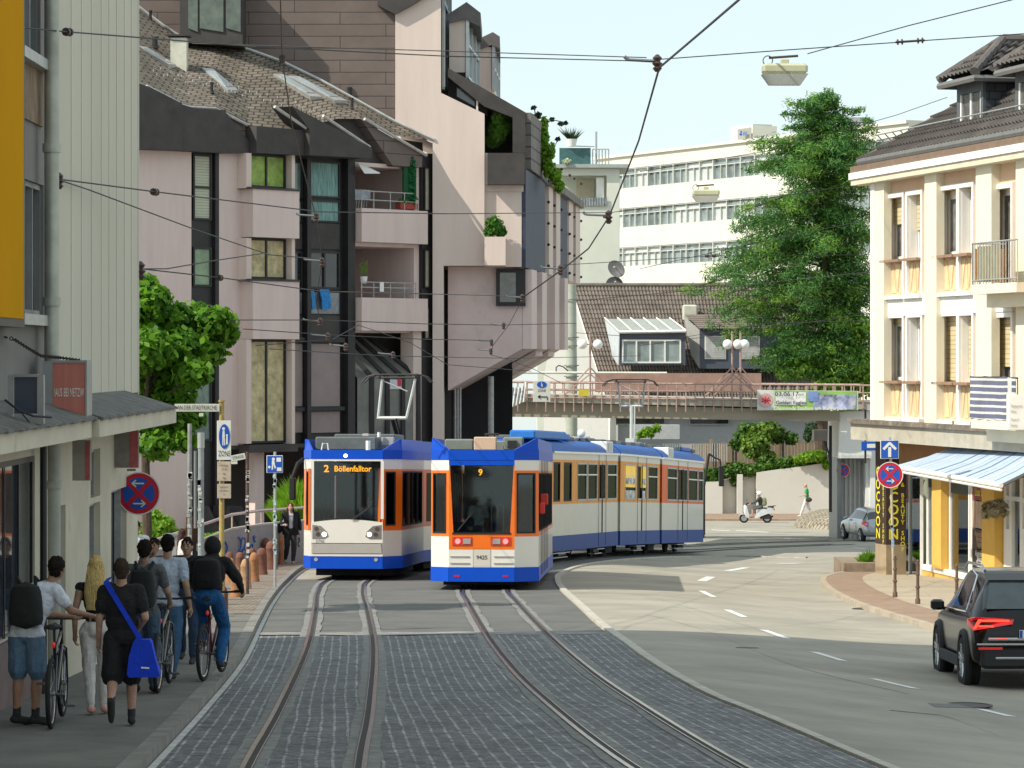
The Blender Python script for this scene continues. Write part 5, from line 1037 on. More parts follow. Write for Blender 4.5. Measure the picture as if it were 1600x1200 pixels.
for i, (a, b) in enumerate(H_):
 for r, (z0, z1) in enumerate(((zb2_, zt2), (zb1, zt1))):
  lg = (lg2, lg1)[r]; mb = MB(); w_ = .12
  FR.box(mb, a-w_, a, lg, z1, .003, .09); FR.box(mb, b, b+w_, lg, z1, .003, .09); FR.box(mb, a-w_, b+w_, z1, z1+w_, .003, .09)
  FR.box(mb, a-w_-.05, b+w_+.05, lg-.1, lg, .003, .2); FR.box(mb, b-.012, b, z0, z1-.001, -.21, .002); FR.box(mb, a, a+.012, z0, z1-.001, -.21, .002); sr = mb.build('window_surround', wfr, rb)
  mb = MB(); FR.box(mb, a-.03, b+.03, z0-.07, z0, .004, .22); mb.build('sill', brownsill, rb)
  mb = MB(); f0 = .1; FR.box(mb, a+.02, a+f0, z0+.02, z1-.02, -.3, -.22); FR.box(mb, b-f0, b-.02, z0+.02, z1-.02, -.3, -.22); FR.box(mb, a+f0, b-f0, z0+.02, z0+f0, -.3, -.22); FR.box(mb, a+f0, b-f0, z1-.22, z1-.02, -.3, -.22)
  FR.box(mb, (a+b)/2-.05, (a+b)/2+.05, z0+f0, z1-.22, -.299, -.221); f = mb.build('window', wfr, rb)
  mb = MB(); FR.box(mb, a+.03, b-.03, z0+.03, z1-.03, -.29, -.26); mb.build('pane', M('window_pane_grey', (.2, .2, .18), .12, spec=.8, var=.5, scale=2.5), f)
  sh = {(0, 0): .42, (1, 0): .55, (2, 0): .06, (3, 0): .06, (0, 1): .1, (1, 1): .06, (2, 1): .97, (3, 1): .9}[(i, r)]
  mb = MB(); FR.box(mb, a+.02, b-.02, z1-(z1-z0)*sh, z1-.01, -.21, -.18); mb.build('roller_shutter', shut, f)
  zz0, zz1 = lg+.02, z0-.09; um = (a+b)/2; mb = MB(); W2 = (b-a)/2-.08
  FR.prism(mb, [(um-W2, zz0+.05), (um-W2, zz1-.03), (um-W2*.45, zz1-.03)], .0, .02); FR.prism(mb, [(um-W2*.5, zz0+.05), (um+W2*.1, zz0+.05), (um-W2*.2, zz1-.05)], .0, .021)
  FR.prism(mb, [(um+W2*.0, zz1-.03), (um+W2*.6, zz1-.03), (um+W2*.3, zz0+.07)], .0, .022); FR.prism(mb, [(um+W2*.5, zz0+.05), (um+W2, zz0+.05), (um+W2, zz1-.06)], .0, .023)
  mb.build('ornament_panel', orn, rb)
for r, (z0, z1) in enumerate(((zbd2, ztb2), (zbd1, ztb1))):
 a, b = bd; mb = MB()
 for q in (a, b): FR.box(mb, q-.06, q+.06, z0, z1, .003, .08)
 FR.box(mb, a-.06, b+.06, z1, z1+.12, .004, .081); mb.build('door_surround', wfr, rb)
 mb = MB()
 for q in (a+.06, (a+b)/2, b-.06): FR.box(mb, q-.06, q+.06, z0, z1-.1, -.3, -.2)
 FR.box(mb, a, b, z1-.15, z1, -.299, -.201); f = mb.build('balcony_door', wfr, rb); mb = MB(); FR.box(mb, a, b, z0, z1, -.28, -.25); mb.build('pane', M('door_pane_grey', (.16, .17, .15), .1, spec=.8, var=.5), f)
 if r: mb = MB(); FR.box(mb, a+.07, b-.07, z0+(z1-z0)*.5, z1-.02, -.19, -.16); mb.build('roller_shutter', shut, f)
 q0, q1 = FR.u(1519, .97), FR.u(1590, .97); mb = MB(); FR.box(mb, q0, q1, z0-.28, z0-.05, .1, 1.0); FR.box(mb, q0, q1, z0-.6, z0-.281, .1, .6); bs = mb.build('balcony_slab', crl, rb)
 mb = MB(); zt = z0+.95
 for k in range(17): u = q0+(q1-q0)*k/16; mb.tube([FR.p(u, z0-.05, .97), FR.p(u, zt, .97)], .012, 4)
 for k in range(6): mb.tube([FR.p(q0, z0-.05, .1+k*.17), FR.p(q0, zt, .1+k*.17)], .012, 4)
 mb.tube([FR.p(q0, zt, .1), FR.p(q0, zt, .97), FR.p(q1, zt, .97)], .022, 5); mb.tube([FR.p(q0, z0+.05, .1), FR.p(q0, z0+.05, .97), FR.p(q1, z0+.05, .97)], .018, 5)
 mb.build('railing', black_fr if r else galv, rb)
 if r == 0:
  mb = MB(); mb.prism([FR.p(q0+.02, z0+.02, .15), FR.p(q0+.02, z0+.02, .9), FR.p(q0+.02, zt-.12, .9), FR.p(q0+.02, zt-.12, .15)], FR.t*.02); mb.build('bamboo_screen', M('orange_bamboo', (.5, .24, .07), .8, var=.4, scale=8, stretch=(8, 8, .3)), rb)
  mb = MB(); mb.prism([FR.p(q0+.3, z0+.02, .94), FR.p(q1-1.2, z0+.02, .94), FR.p(q1-1.2, zt-.08, .94), FR.p(q0+.3, zt-.08, .94)], FR.n*-.02); mb.build('screen_panel', M('balcony_screen_olive', (.33, .31, .2), .8, var=.35, scale=7, stretch=(7, 7, .3)), rb)
 else:
  mc = brickmat('striped_cloth', (.1, .115, .19), (.14, .15, .22), (.62, .62, .58), 1.3, .16, .032, uv=False, rough=.9, rot=(pi/2, 0, 0), offset=0, bump=.1, msmooth=.3)
  mb = MB(); zc0, zc1 = z0-.03, zt+.04
  rg = []
  pts = [FR.p(q0-.03, 0, .1+.09*k) for k in range(11)]+[FR.p(q0+(q1-q0)*k/16, 0, 1.02) for k in range(17)]
  for j, p in enumerate(pts): rg.append([(p.x+.015*sin(j*2.1), p.y, zc0-.03*abs(sin(j*.8))), (p.x, p.y, zc1-.04*abs(sin(j*.55))), (p.x+.012, p.y+.012, zc1-.04*abs(sin(j*.55))), (p.x+.012+.015*sin(j*2.1), p.y+.012, zc0-.03*abs(sin(j*.8)))])
  mb.loft(rg); tag(mb.build('balcony_cloth', mc), 'navy and white striped cloth tied round the lower balcony railing', 'cloth')
ze0, ze1 = zr_(1362, 282), zr_(1362, 268)
mb = MB(); FR.box(mb, -.4, UE, zc, zc+.16, -1, .45); mb.build('eaves_soffit', M('soffit_cream', (.66, .6, .46), .8), rb)
mb = MB(); FR.box(mb, -.45, UE, zc+.161, zc+.34, -1, .5); mb.build('eaves_board', wfr, rb)
mb = MB(); FR.box(mb, -.43, UE, zc+.341, zc+.52, -.99, .46); mb.build('eaves_cap', M('brown_cap', (.2, .14, .1), .8), rb)
mb = MB(); mb.tube([FR.p(0, zc+.62, .3), FR.p(UE, zc+.62, .3)], .12, 10); mb.build('gutter', M('gutter_grey', (.18, .18, .17), .5, .3), rb)
til = M('brown_roof_tile', (.105, .096, .09), .85, var=.25, scale=1.5, dirt=((.19, .17, .15), .6, 1.4))
zE = zc+.6; TP = math.tan(radians(44))
def rpt(u, up_): return FR.p(u, zE+up_, .25-up_/TP)
def tiledroof(name, par, P0, P1, P2, P3, ntu, ntv, mt, dn, clip=None, amp=.045):
 """tile field: P0-P1 along the eaves, P3-P2 along the top"""
 mb = MB(); rws = []; m_ = ntu*4
 for j in range(ntv):
  for e in (0, 1):
   t = (j+1-e)/ntv if False else (j+e)/ntv
   rws.append([P0.lerp(P1, i/m_).lerp(P3.lerp(P2, i/m_), t)+dn*(amp*(1+cos(2*pi*(i % 4)/4))+(.085 if e == 0 else 0)) for i in range(m_+1)])
 mb.v = [p for r in rws for p in r]; n_ = m_+1
 for j in range(len(rws)-1):
  for i in range(m_): a = j*n_+i; mb.f.append((a, a+1, a+n_+1, a+n_)); mb.m.append(0)
 return mb.build(name, mt, par, fix=False)
dnR = (FR.n*sin(radians(44))+Vector((0, 0, cos(radians(44)))))
rr_ = tiledroof('roof', rb, rpt(-.2, 0), rpt(UE, 0), rpt(UE, 2.1), rpt(7.2, 2.1), 70, 9, til, dnR, amp=.06)
mb = MB(); mb.prism([rpt(-.2, 0), rpt(7.2, 2.1), rpt(7.2, 2.1)+Vector((3, .5, 0)), FR.p(-.2, zE, -9)], (0, .05, -.06)); mb.build('roof_hip', til, rb)
mb = MB(); n = 16;
for k in range(n): a_, b_ = rpt(-.2+7.4*k/n, 2.1*k/n), rpt(-.2+7.4*(k+1.15)/n, 2.1*(k+1.15)/n); mb.tube([a_+dnR*.02, b_+dnR*.06], [.13, .1], 8)
mb.build('hip_tiles', til, rr_)
mb = MB()
for k in range(26): u = .2+k*.62; mb.tube([rpt(u, .55)+dnR*.0, rpt(u, .55)+dnR*.3], .018, 4)
for h in (.12, .3): mb.tube([rpt(-.2, .55)+dnR*h, rpt(UE-1, .55)+dnR*h], .022, 5)
mb.build('snow_guard', galv, rr_)
slt = brickmat('slate_cheek', (.055, .06, .068), (.085, .09, .1), (.03, .03, .032), .3, .2, .015, uv=False, rough=.6, bump=.6, rot=(pi/2, .6, 0))
def dormer(u0, u1, zlo, zhi, n0):
 back = 3.2
 mb = MB(); FR.box(mb, u0, u1, zlo, zhi, n0-back, n0-.08); d = mb.build('dormer', slt, rb)
 um = (u0+u1)/2; mb = MB(); t = .18
 for a, b in ((u0, u0+t), (u1-t, u1)): FR.box(mb, a, b, zlo, zhi, n0-.079, n0)
 FR.box(mb, u0+t, u1-t, zhi-.35, zhi, n0-.079, n0); FR.box(mb, u0+t, u1-t, zlo, zlo+.1, n0-.079, n0+.04); mb.build('dormer_front', M('slate_front', (.1, .115, .125), .6, var=.15), d)
 mb = MB(); FR.box(mb, u0+t, u1-t, zlo+.1, zhi-.35, n0-.079, n0-.06); f = mb.build('pane', M('dormer_glass', (.1, .105, .1), .1, spec=.8, var=.5), d)
 mb = MB()
 for u in (u0+t+.04, um, u1-t-.04): FR.box(mb, u-.05, u+.05, zlo+.1, zhi-.35, n0-.055, n0-.02)
 mb.build('window_frame', wfr, d)
 o = .35; zE_ = zhi+.02; A_ = FR.p(u0-o, zE_, n0+o); B_ = FR.p(u1+o, zE_, n0+o); C_ = FR.p(u1+o, zE_, n0-back); D_ = FR.p(u0-o, zE_, n0-back); ap = FR.p(um, zE_+.95, n0-.9); apb = FR.p(um, zE_+.95, n0-back)
 nf = (FR.n*.6+Vector((0, 0, .8))); ns = (FR.t*-.6+Vector((0, 0, .8))); ns2 = (FR.t*.6+Vector((0, 0, .8)))
 r_ = tiledroof('dormer_roof', d, A_, B_, ap+FR.t*.01, ap, 9, 5, til, nf, amp=.04); tiledroof('dormer_roof', d, C_, B_, ap, apb, 12, 5, til, ns2, amp=.04); tiledroof('dormer_roof', d, A_, D_, apb, ap, 12, 5, til, ns, amp=.04)
 mb = MB()
 for p_, q_ in ((A_, ap), (B_, ap)):
  for k in range(6): mb.tube([p_.lerp(q_, k/6)+Vector((0, 0, .05)), p_.lerp(q_, min(1, (k+1.2)/6))+Vector((0, 0, .09))], [.14, .11], 8)
 mb.tube([ap+Vector((0, 0, .07)), apb+Vector((0, 0, .07))], .13, 8); mb.build('hip_tiles', til, r_)
 mb = MB(); mb.tube([D_-Vector((0, 0, .1)), A_-Vector((0, 0, .1)), B_-Vector((0, 0, .1)), C_-Vector((0, 0, .1))], .09, 6); mb.prism([A_-Vector((0, 0, .08)), B_-Vector((0, 0, .08)), C_-Vector((0, 0, .08)), D_-Vector((0, 0, .08))], (0, 0, .05)); mb.build('dormer_gutter', M('dormer_gutter', (.2, .2, .19), .5, .3), d)
n0 = -.25; f2 = Facade(FR.o+FR.n*n0, FR.o+FR.n*n0+FR.t*10)
dormer(f2.u(1495), f2.u(1536), f2.z(1515, 207), f2.z(1515, 124), n0)
dormer(f2.u(1586), f2.u(1633), f2.z(1605, 188), f2.z(1605, 104), n0)
# ---- ground floor
zcn = zr_(1400, 690); zct = zr_(1400, 664)
mb = MB(); FR.box(mb, -.55, UE, zcn, zct, -7, .4); mb.build('canopy_slab', M('canopy_concrete', (.44, .41, .33), .85, var=.15, scale=2, dirt=((.25, .22, .17), .56, 1.5)), rb)
mb = MB(); FR.box(mb, -.62, UE, zct+.001, zct+.12, -7, .5); mb.build('canopy_edge', M('canopy_weathered', (.18, .15, .12), .9, var=.5, scale=3, dirt=((.35, .32, .24), .55, 3)), rb)
mb = MB(); FR.box(mb, -.02, UE, zct+.121, zbase, -6, .0); mb.build('wall', crl, rb)
mb = MB(); FR.box(mb, .6, UE, zcn-.7, zcn-.001, -6.9, -.6); mb.build('fascia_board', M('orange_brown_fascia', (.3, .16, .07), .8), rb)
SH = Facade((11.2, 87.4), (12.05, 81.5)); us, zs = SH.u, SH.z; gS = gz(11.5, 84)+.1
yel = M('yellow_render', (.72, .44, .1), .85, var=.06, dirt=((.62, .38, .1), .64, 2));
zw0 = zs(1490, 893); ztw = zcn-.7
def SB(x0, x1, z0, z1, n0_, n1_, mt, name, par=None): mb = MB(); SH.box(mb, us(x0), us(x1), z0, z1, n0_, n1_); return mb.build(name, mt, par or rb)
SB(1441, 1557, gS-.5, zw0-.14, -.3, .0, yel, 'plinth'); SB(1441, 1557, zw0-.139, zw0, -.3, .03, wfr, 'shop_sill')
SB(1461.5, 1476, zw0+.001, ztw, -.3, .1, yel, 'shop_pier'); SB(1541, 1561, gS-.5, ztw, -.35, .12, yel, 'shop_pier')
shg = glassmat('shop_window_glass', (.75, .8, .75), .85, base=.08)
for x0, x1 in ((1442, 1461), (1477, 1509), (1510.5, 1540.5)):
 mb = MB()
 for x in (x0, x1-2): SH.box(mb, us(x), us(x+2), zw0+.001, ztw, -.2, -.1)
 SH.box(mb, us(x0+2), us(x1-2), ztw-.1, ztw, -.2, -.1); f = mb.build('shop_window', wfr, rb)
 mb = MB(); SH.box(mb, us(x0+1), us(x1-1), zw0, ztw, -.16, -.14); mb.build('pane', shg, f)
mb = MB(); SH.box(mb, us(1441), us(1640), gS, ztw, -3.2, -3); mb.build('interior_wall', M('shop_interior', (.5, .4, .22), .9, var=.25, scale=1), rb)
mb = MB(); SH.box(mb, us(1441), us(1640), gS-.4, gS+.02, -3, -.301); mb.build('shop_floor', M('shop_floor', (.3, .25, .2), .6), rb)
mb = MB()
for z in (.55, 1.05, 1.5): SH.box(mb, us(1480), us(1508), gS+z, gS+z+.04, -1.3, -.6)
for x in (1480, 1493, 1507): SH.box(mb, us(x), us(x)+.05, gS, gS+1.9, -1.3, -.6)
mb.build('display_shelf', M('shelf_wood', (.35, .2, .1), .7), rb)
rp_ = random.Random(12)
mb = MB(); m3 = [M('product_navy', (.03, .03, .12), .5), M('product_red', (.4, .03, .08), .5), M('product_teal', (.1, .35, .4), .5), M('product_dark', (.03, .03, .04), .5)]
for k in range(40):
 u = us(1480)+rp_.random()*(us(1507)-us(1480)-.2); z = gS+rp_.choice((.03, .6, 1.1)); mb.mi = rp_.randrange(4); SH.box(mb, u, u+.16, z, z+rp_.uniform(.2, .4), -1.1+rp_.random()*.3, -.75)
mb.build('shop_goods', m3, rb)['kind'] = 'stuff'
SB(1504, 1508.5, gS+.3, gS+1.9, -.5, -.3, m3[2], 'blue_display_strip')
zz = lambda y: zs(1525, y)
pz = [('poster', 762, 782, M('poster_red', (.28, .06, .06), .5)), ('poster', 784, 826, M('poster_legs', (.5, .36, .25), .5, var=.6, scale=5, stretch=(4, 4, .5))), ('poster', 828, 858, M('poster_brown', (.07, .04, .03), .5)), ('poster', 860, 889, M('poster_black', (.025, .02, .02), .5))]
ps = []
for nm, y0, y1, mt in pz: ps.append(SB(1512.5, 1539, zz(y1), zz(y0), -.13, -.12, mt, nm))
yl = M('yellow_letters', (.8, .7, .03), .5)
def slab_text(s, size, x, y, mt, par, sx=1., n_=-.115): return text(s, size, mt, par, SH.p(us(x), zz(y), n_), SH.t, (0, 0, 1), sx=sx, bold=.01)
slab_text('Lisas Shop', .3, 1525.5, 770, yl, ps[0], .8); slab_text('Haarverlängerung', .2, 1526, 835, M('tan_letters', (.5, .35, .22), .6), ps[2], .75); slab_text('Maniküre', .2, 1524, 843, bpy.data.materials['tan_letters'], ps[2], .75); slab_text('Nageldesign', .2, 1526, 851, bpy.data.materials['tan_letters'], ps[2], .75)
for i, s in enumerate(('Augenbrauen', 'Wimpern', 'Haarpflege')): slab_text(s, .23, 1526, 866+8*i, wfr, ps[3], .8)
SB(1443, 1460, zs(1450, 762), zs(1450, 744), -.13, -.12, black_fr, 'sign_strip'); SB(1479, 1507, zs(1493, 772), zs(1493, 745), -.13, -.12, M('dark_green_strip', (.03, .06, .05), .4), 'sign_strip')
slab_text('COCOON', .26, 1451, 753, yl, rb, .8, -.11); slab_text('SHOP', .26, 1500, 750, yl, rb, .8, -.11)
mb = MB()
for x in (1562, 1570.5, 1587, 1600): SH.box(mb, us(x), us(x)+.22, gS, ztw, -.25, -.1)
SH.box(mb, us(1562), us(1640), zs(1580, 783), zs(1580, 776), -.249, -.101); SH.box(mb, us(1573), us(1587), gS, gS+.25, -.248, -.102); SH.box(mb, us(1562)+.22, us(1570.5), gS, zs(1566, 826), -.247, -.103); SH.box(mb, us(1587)+.22, us(1600), gS, zs(1592, 826), -.247, -.103)
dr = mb.build('shop_door', wfr, rb); mb = MB(); SH.box(mb, us(1562), us(1640), gS, ztw, -.2, -.18); mb.build('pane', shg, dr)
mb = MB(); a, b = Vector((11.2, 87.5, 0)), Vector((10.9, 92.5, 0)); zq = gz(11, 88)
for k in range(4): p = a.lerp(b, k/3); mb.box(p.x-.04, p.x+.04, p.y-.04, p.y+.04, zq, ztw)
f = mb.build('shop_window', wfr, rb); mb = MB(); mb.prism([(a.x, a.y, zq), (b.x, b.y, zq), (b.x, b.y, ztw), (a.x, a.y, ztw)], (.02, 0, 0)); mb.build('pane', shg, f)
mb = MB(); mb.box(11.3, 14, 92.5, 92.7, zq-.4, ztw); mb.build('interior_wall', M('pale_green_wall', (.5, .55, .35), .8), rb)
mb = MB(); p = P(1432, 760, 89); mb.box(p.x-.12, p.x+.12, 89, 89.03, p.z-.1, p.z+.12); mb.prism([p+Vector((.121, 0, -.1)), p+Vector((.25, 0, .2)), p+Vector((.121, 0, .12))], (0, .03, 0)); mb.build('green_sign', M('vivid_green', (.1, .5, .03), .5), rb)
aw = thing('awning', 'pale blue and white striped awning over the beauty shop', 'awning', FR.p(ur(1530), P(0, 730, 82).z, 1.))
At = P(1501, 693, 82.6); Af = At+FR.n*1.85+Vector((0, 0, 0)); Af = P(1397, 728, 82.0); Bf = P(1563, 757, 73.2); Bt = P(1640, 712, 74.5)
awm = M('awning_fabric', (.4, .5, .65), .7, var=.04)
mb = MB(); n = 12; rg = []
for k in range(n+1):
 s = k/n; a = At.lerp(Bt, s); b = Af.lerp(Bf, s); m_ = a.lerp(b, .5)-Vector((0, 0, .05)); rg.append([a, m_, b, b-Vector((0, 0, .015)), m_-Vector((0, 0, .015)), a-Vector((0, 0, .015))])
mb.loft(rg); fab = mb.build('fabric', awm, aw)
stm = [M('awning_stripe_navy', (.12, .16, .3), .7), M('awning_stripe_white', (.75, .78, .82), .7)]
for k, (s, w_, m_) in enumerate([(.05, .006, 1), (.1, .006, 1), (.16, .004, 0), (.2, .01, 1), (.26, .004, 1), (.37, .012, 0), (.42, .006, 1), (.47, .006, 0), (.53, .01, 1), (.6, .004, 0), (.67, .012, 0), (.72, .006, 1), (.78, .006, 0), (.84, .012, 1), (.92, .005, 0)]):
 q = MB(); a0, a1, b0, b1 = At.lerp(Bt, s), At.lerp(Bt, s+w_), Af.lerp(Bf, s), Af.lerp(Bf, s+w_); up_ = Vector((0, 0, .006)); md = Vector((0, 0, .05))
 q.add([a0+up_, a1+up_, (a1+b1)/2-md+up_, (a0+b0)/2-md+up_, b1+up_, b0+up_], [(0, 1, 2, 3), (3, 2, 4, 5)]); q.build('stripe', stm[1-m_] if m_ == 0 else stm[1], fab) if m_ else q.build('stripe', stm[0], fab)
mb = MB(); t_ = (Bf-Af).normalized(); mb.tube([Af-t_*.08-Vector((0, 0, .02)), Bf+t_*.05-Vector((0, 0, .02))], .06, 8); mb.tube([Af-t_*.08-Vector((0, 0, .12)), Bf+t_*.05-Vector((0, 0, .12))], .035, 6); mb.build('front_bar', wfr, aw)
mb = MB(); mb.tube([Bf-Vector((0, 0, .05)), Bt-Vector((0, 0, .15))], .035, 6); mb.tube([Af-Vector((0, 0, .05)), At-Vector((0, 0, .2))], .03, 6); mb.tube([At+Vector((0, 0, .05)), Bt+Vector((0, 0, .05))], .08, 8); mb.build('arm', metalg, aw)
g = G(1392, 903); hc = P(0, 692, g.y).z
ac = thing('advertising_pillar', 'dark square pillar with yellow vertical COCOON and BEAUTY SHOP lettering', 'pillar', (g.x, g.y, g.z))
xL, xm_, xR = P(1370, 0, g.y).x, P(1382, 0, g.y).x, P(1414, 0, g.y).x
foot = [(xm_, g.y-.4), (xR, g.y-.25), (xR-.05, g.y+.5), (xL, g.y+.35)]
mb = MB(); zB = P(0, 850, g.y).z; mb.loft([[(x, y, z) for x, y in foot] for z in (g.z-.3, zB)]); mb.build('base', M('pillar_sand', (.36, .28, .18), .8, var=.15), ac)
mb = MB(); mb.loft([[(x, y, z) for x, y in foot] for z in (zB+.002, zcn)]); sh_ = mb.build('shaft', M('pillar_brown', (.055, .035, .03), .5, var=.15), ac)
f1 = Facade(foot[0], foot[1]); f0_ = Facade(foot[3], foot[0])
def vtext(s, fc, u, zc_, step, size, sx=1.):
 for i, ch in enumerate(s):
  if ch != ' ': text(ch, size, yl, sh_, fc.p(u, zc_-i*step, .01), fc.t, (0, 0, 1), sx=sx, bold=.015)
vtext('COCOON', f1, f1.L*.36, P(0, 757, g.y).z+.33, .34, .4); vtext('& BEAUTY SHOP', f1, f1.L*.82, P(0, 757, g.y).z, .148, .17)
vtext('COCOON', f0_, f0_.L*.3, P(0, 757, g.y).z+.33, .34, .4); vtext('BEAUTY SHOP', f0_, f0_.L*.78, P(0, 757, g.y).z-.1, .148, .17)
g = G(1397, 938); D = g.y; o = thing('road_sign', 'blue arrow sign above a round no stopping sign before the beauty shop', 'sign', g)
mb = MB(); mb.tube([g, P(1391, 690, D), P(1390, 683, D)], .03, 10); q = mb.build('post', M('post_beige', (.45, .4, .3), .6, var=.2), o)
mb = MB(); mb.disc(P(1390, 685, D)+Vector((0, 0, .0)), (0, -1, 0), .025, .03, 8); stickers(mb, P(1394, 0, D).x, D, P(0, 855, D).z, P(0, 815, D).z, .03, 6, random.Random(1)); mb.build('stickers', M('sticker_blue', (.3, .45, .6), .6, var=.6, scale=20), q)
a = P(1375.5, 717, D-.05); b = P(1404.5, 687.5, D-.05); mb = MB(); mb.bbox(a.x, b.x, D-.06, D-.04, a.z, b.z, .008); pl = mb.build('arrow_plate', wht, o)
mb = MB(); mb.bbox(a.x+.015, b.x-.015, D-.064, D-.0602, a.z+.015, b.z-.015, .001); bf = mb.build('blue_field', blue, pl)
cx = (a.x+b.x)/2; zz0 = a.z; hh = b.z-a.z; mb = MB(); mb.box(cx-.035, cx+.035, D-.07, D-.066, zz0+hh*.1, zz0+hh*.62)
for s in (-1, 1): mb.ob((cx+s*.068, D-.068, zz0+hh*.68), Vector((1, 0, -s)).normalized(), (0, 1, 0), Vector((s, 0, 1)).normalized(), .105, .002+.0003*s, .03)
mb.build('arrow', wht, bf)
nostop(o, P(1390.5, 742, D-.08), .29)
bm_ = M('bollard_brown', (.14, .085, .06), .6, .2, var=.25)
bl = None
for i, (x, y, lab) in enumerate(((1398.5, 940, 'slim brown bollard standing right beside the road sign post'), (1434, 951, 'slim brown bollard between the sign post and the black car'), (1495, 962, 'slim brown bollard just behind the wing mirror of the black car'))):
 g = G(x, y, 0); g.z = gz(g.x, g.y)+.1
 if bl is None:
  bl = thing('bollard', lab, 'bollard', (0, 0, 0), group='slim bollards on the right pavement')
  mb = MB(); mb.lathe((0, 0, 0), [(.055, 0), (.055, .1), (.036, .13), (.034, .33), (.05, .34), (.05, .38), (.034, .39), (.032, .6), (.047, .61), (.047, .65), (.031, .66), (.028, .84)], 14); mb.build('shaft', bm_, bl, local=True, sm=True)
  mb = MB(); mb.lathe((0, 0, 0), [(.045, .841), (.045, .87), (.022, .875), (.03, .89), (.034, .915), (.02, .94), (.004, .95)], 14); mb.build('finial', bm_, bl, local=True, sm=True); bl.location = g
 else: dup(bl, g, label=lab)
pbx = thing('planter_bed', 'low stone edged planting bed with grass beside the advertising pillar', 'planter', G(1350, 893))
g = G(1348, 899); mb = MB(); mb.box(g.x-.5, g.x+.62, g.y+.2, g.y+3.2, g.z-.2, g.z+.33); mb.box(P(1414, 0, g.y).x, 11.3, g.y+.9, g.y+1.2, g.z-.2, g.z+.3); mb.build('edging', M('bed_stone', (.26, .2, .14), .9, var=.25, scale=5), pbx)
for (x0, y0, x1, y1, lab) in ((1346, 656, 1362, 668, 'upper blue and white plate behind the corner of the canopy'), (1346, 690, 1371, 704, 'lower blue plate with a white field under the canopy corner')):
 D = 100.; a = P(x0, y1, D); b = P(x1, y0, D); o = thing('blue_plate', lab, 'sign', ((a.x+b.x)/2, D, a.z)); mb = MB(); mb.bbox(a.x, b.x, D, D+.04, a.z, b.z, .01); q = mb.build('plate', blue, o)
 mb = MB(); w2, h2 = b.x-a.x, b.z-a.z; mb.box(a.x+w2*.35, b.x-w2*.02, D-.01, D-.001, a.z+h2*.3, b.z-h2*.25); mb.build('white_field', wht, q); mb = MB(); mb.box(a.x+.1, a.x+.16, D+.041, D+.1, a.z-.4, b.z+.3); mb.build('bracket', black_fr, o)
a = P(1575, 672, 74.5); b = P(1604, 617, 74.5); D = 74.5; o = thing('hanging_sign', 'white box sign with thin grey lettering at the right edge of the picture', 'sign', ((a.x+b.x)/2, D, a.z))
mb = MB(); mb.bbox(a.x, b.x+.5, D, D+.25, a.z, b.z, .015); q = mb.build('box', M('sign_box_white', (.8, .8, .76), .5), o)
gl_ = M('grey_letters', (.3, .3, .3), .6)
for i, s in enumerate(('Restaurant', 'Haus', 'Petra H', 'Imbiss')): text(s, .1, gl_, q, (a.x+.07, D-.008, b.z-.26-.13*i-(.06 if i > 1 else 0)), (1, 0, 0), (0, 0, 1), sx=.6, align='LEFT')
mb = MB(); mb.tube([(b.x+.2, D+.12, b.z), (b.x+.2, D+.12, b.z+.3), (b.x+.8, D+.12, b.z+.3)], .025); mb.build('bracket', metalg, o)
                # == trams
tw = M('tram_white', (.72, .69, .62), .28, var=.03, spec=.5, coat=.3, dirt=((.56, .53, .46), .6, 2.2))
tb = M('tram_blue', (.004, .07, .5), .4, var=.06, spec=.2, dirt=((.04, .08, .36), .68, 2.5))
tbd = M('tram_blue_worn', (.01, .055, .26), .5, var=.1, spec=.2, dirt=((.06, .1, .28), .6, 2.2))
to_ = M('tram_orange', (.82, .16, .01), .3, var=.04, coat=.3)
tor = M('tram_orange_red', (.62, .09, .02), .35, var=.05)
tsv = M('tram_silver_beige', (.5, .46, .42), .3, .35, var=.05)
trb = M('tram_rubber', (.012, .012, .013), .7)
tgl = glassmat('tram_glass', (.78, .82, .82), .9, base=.02, refl=(.6, .65, .68))
tgd = glassmat('tram_side_glass', (.2, .25, .19), .7, base=.0, refl=(.2, .24, .18))
tin = M('tram_interior', (.3, .31, .32), .8, var=.15)
seatm = M('tram_seat', (.05, .07, .14), .8, var=.2)
eqm = M('roof_equipment_grey', (.13, .145, .15), .6, .3, var=.2)
hl = M('lamp_glass', (.8, .8, .78), .05, spec=1.)
amber = M('amber_led', (1, .38, .01), .5, emit=2.2, var=.02)
und = M('undercarriage', (.03, .028, .027), .9)
white_on = M('lamp_lit', (1, .95, .85), .3, emit=3, var=0)
class Sec:
 """one tram section: outline facets in the local frame, walls cut for windows"""
 def __init__(s, root, T=None): s.r = root; s.T = T; s.f = []
 def wall(s, fc, u0, u1, z0, z1, holes, mt, name, n0=-.05, n1=0., par=None):
  mb = MB(); mb.T = s.T; wallholes(fc, mb, u0, u1, z0, z1, holes, n0, n1); return mb.build(name, mt, par or s.r, local=True)
def joinb(root, T, parts, mt, name, par=None):
 mb = MB(); mb.T = T
 for fc, u0, u1, z0, z1, holes, n0, n1 in parts: wallholes(fc, mb, u0, u1, z0, z1, holes, n0, n1)
 return mb.build(name, mt, par or root, local=True)
def pane(root, T, fc, u0, u1, z0, z1, mt=tgl, n=-.03, frame=trb, name='window', w_=.035):
 mb = MB(); mb.T = T
 fc.box(mb, u0, u0+w_, z0, z1, n, .012); fc.box(mb, u1-w_, u1, z0, z1, n, .012); fc.box(mb, u0+w_, u1-w_, z0, z0+w_, n, .012); fc.box(mb, u0+w_, u1-w_, z1-w_, z1, n, .012)
 f = mb.build(name, frame, root, local=True); mb = MB(); mb.T = T; fc.box(mb, u0+w_, u1-w_, z0+w_, z1-w_, n+.005, n+.012); mb.build('pane', mt, f, local=True); return f
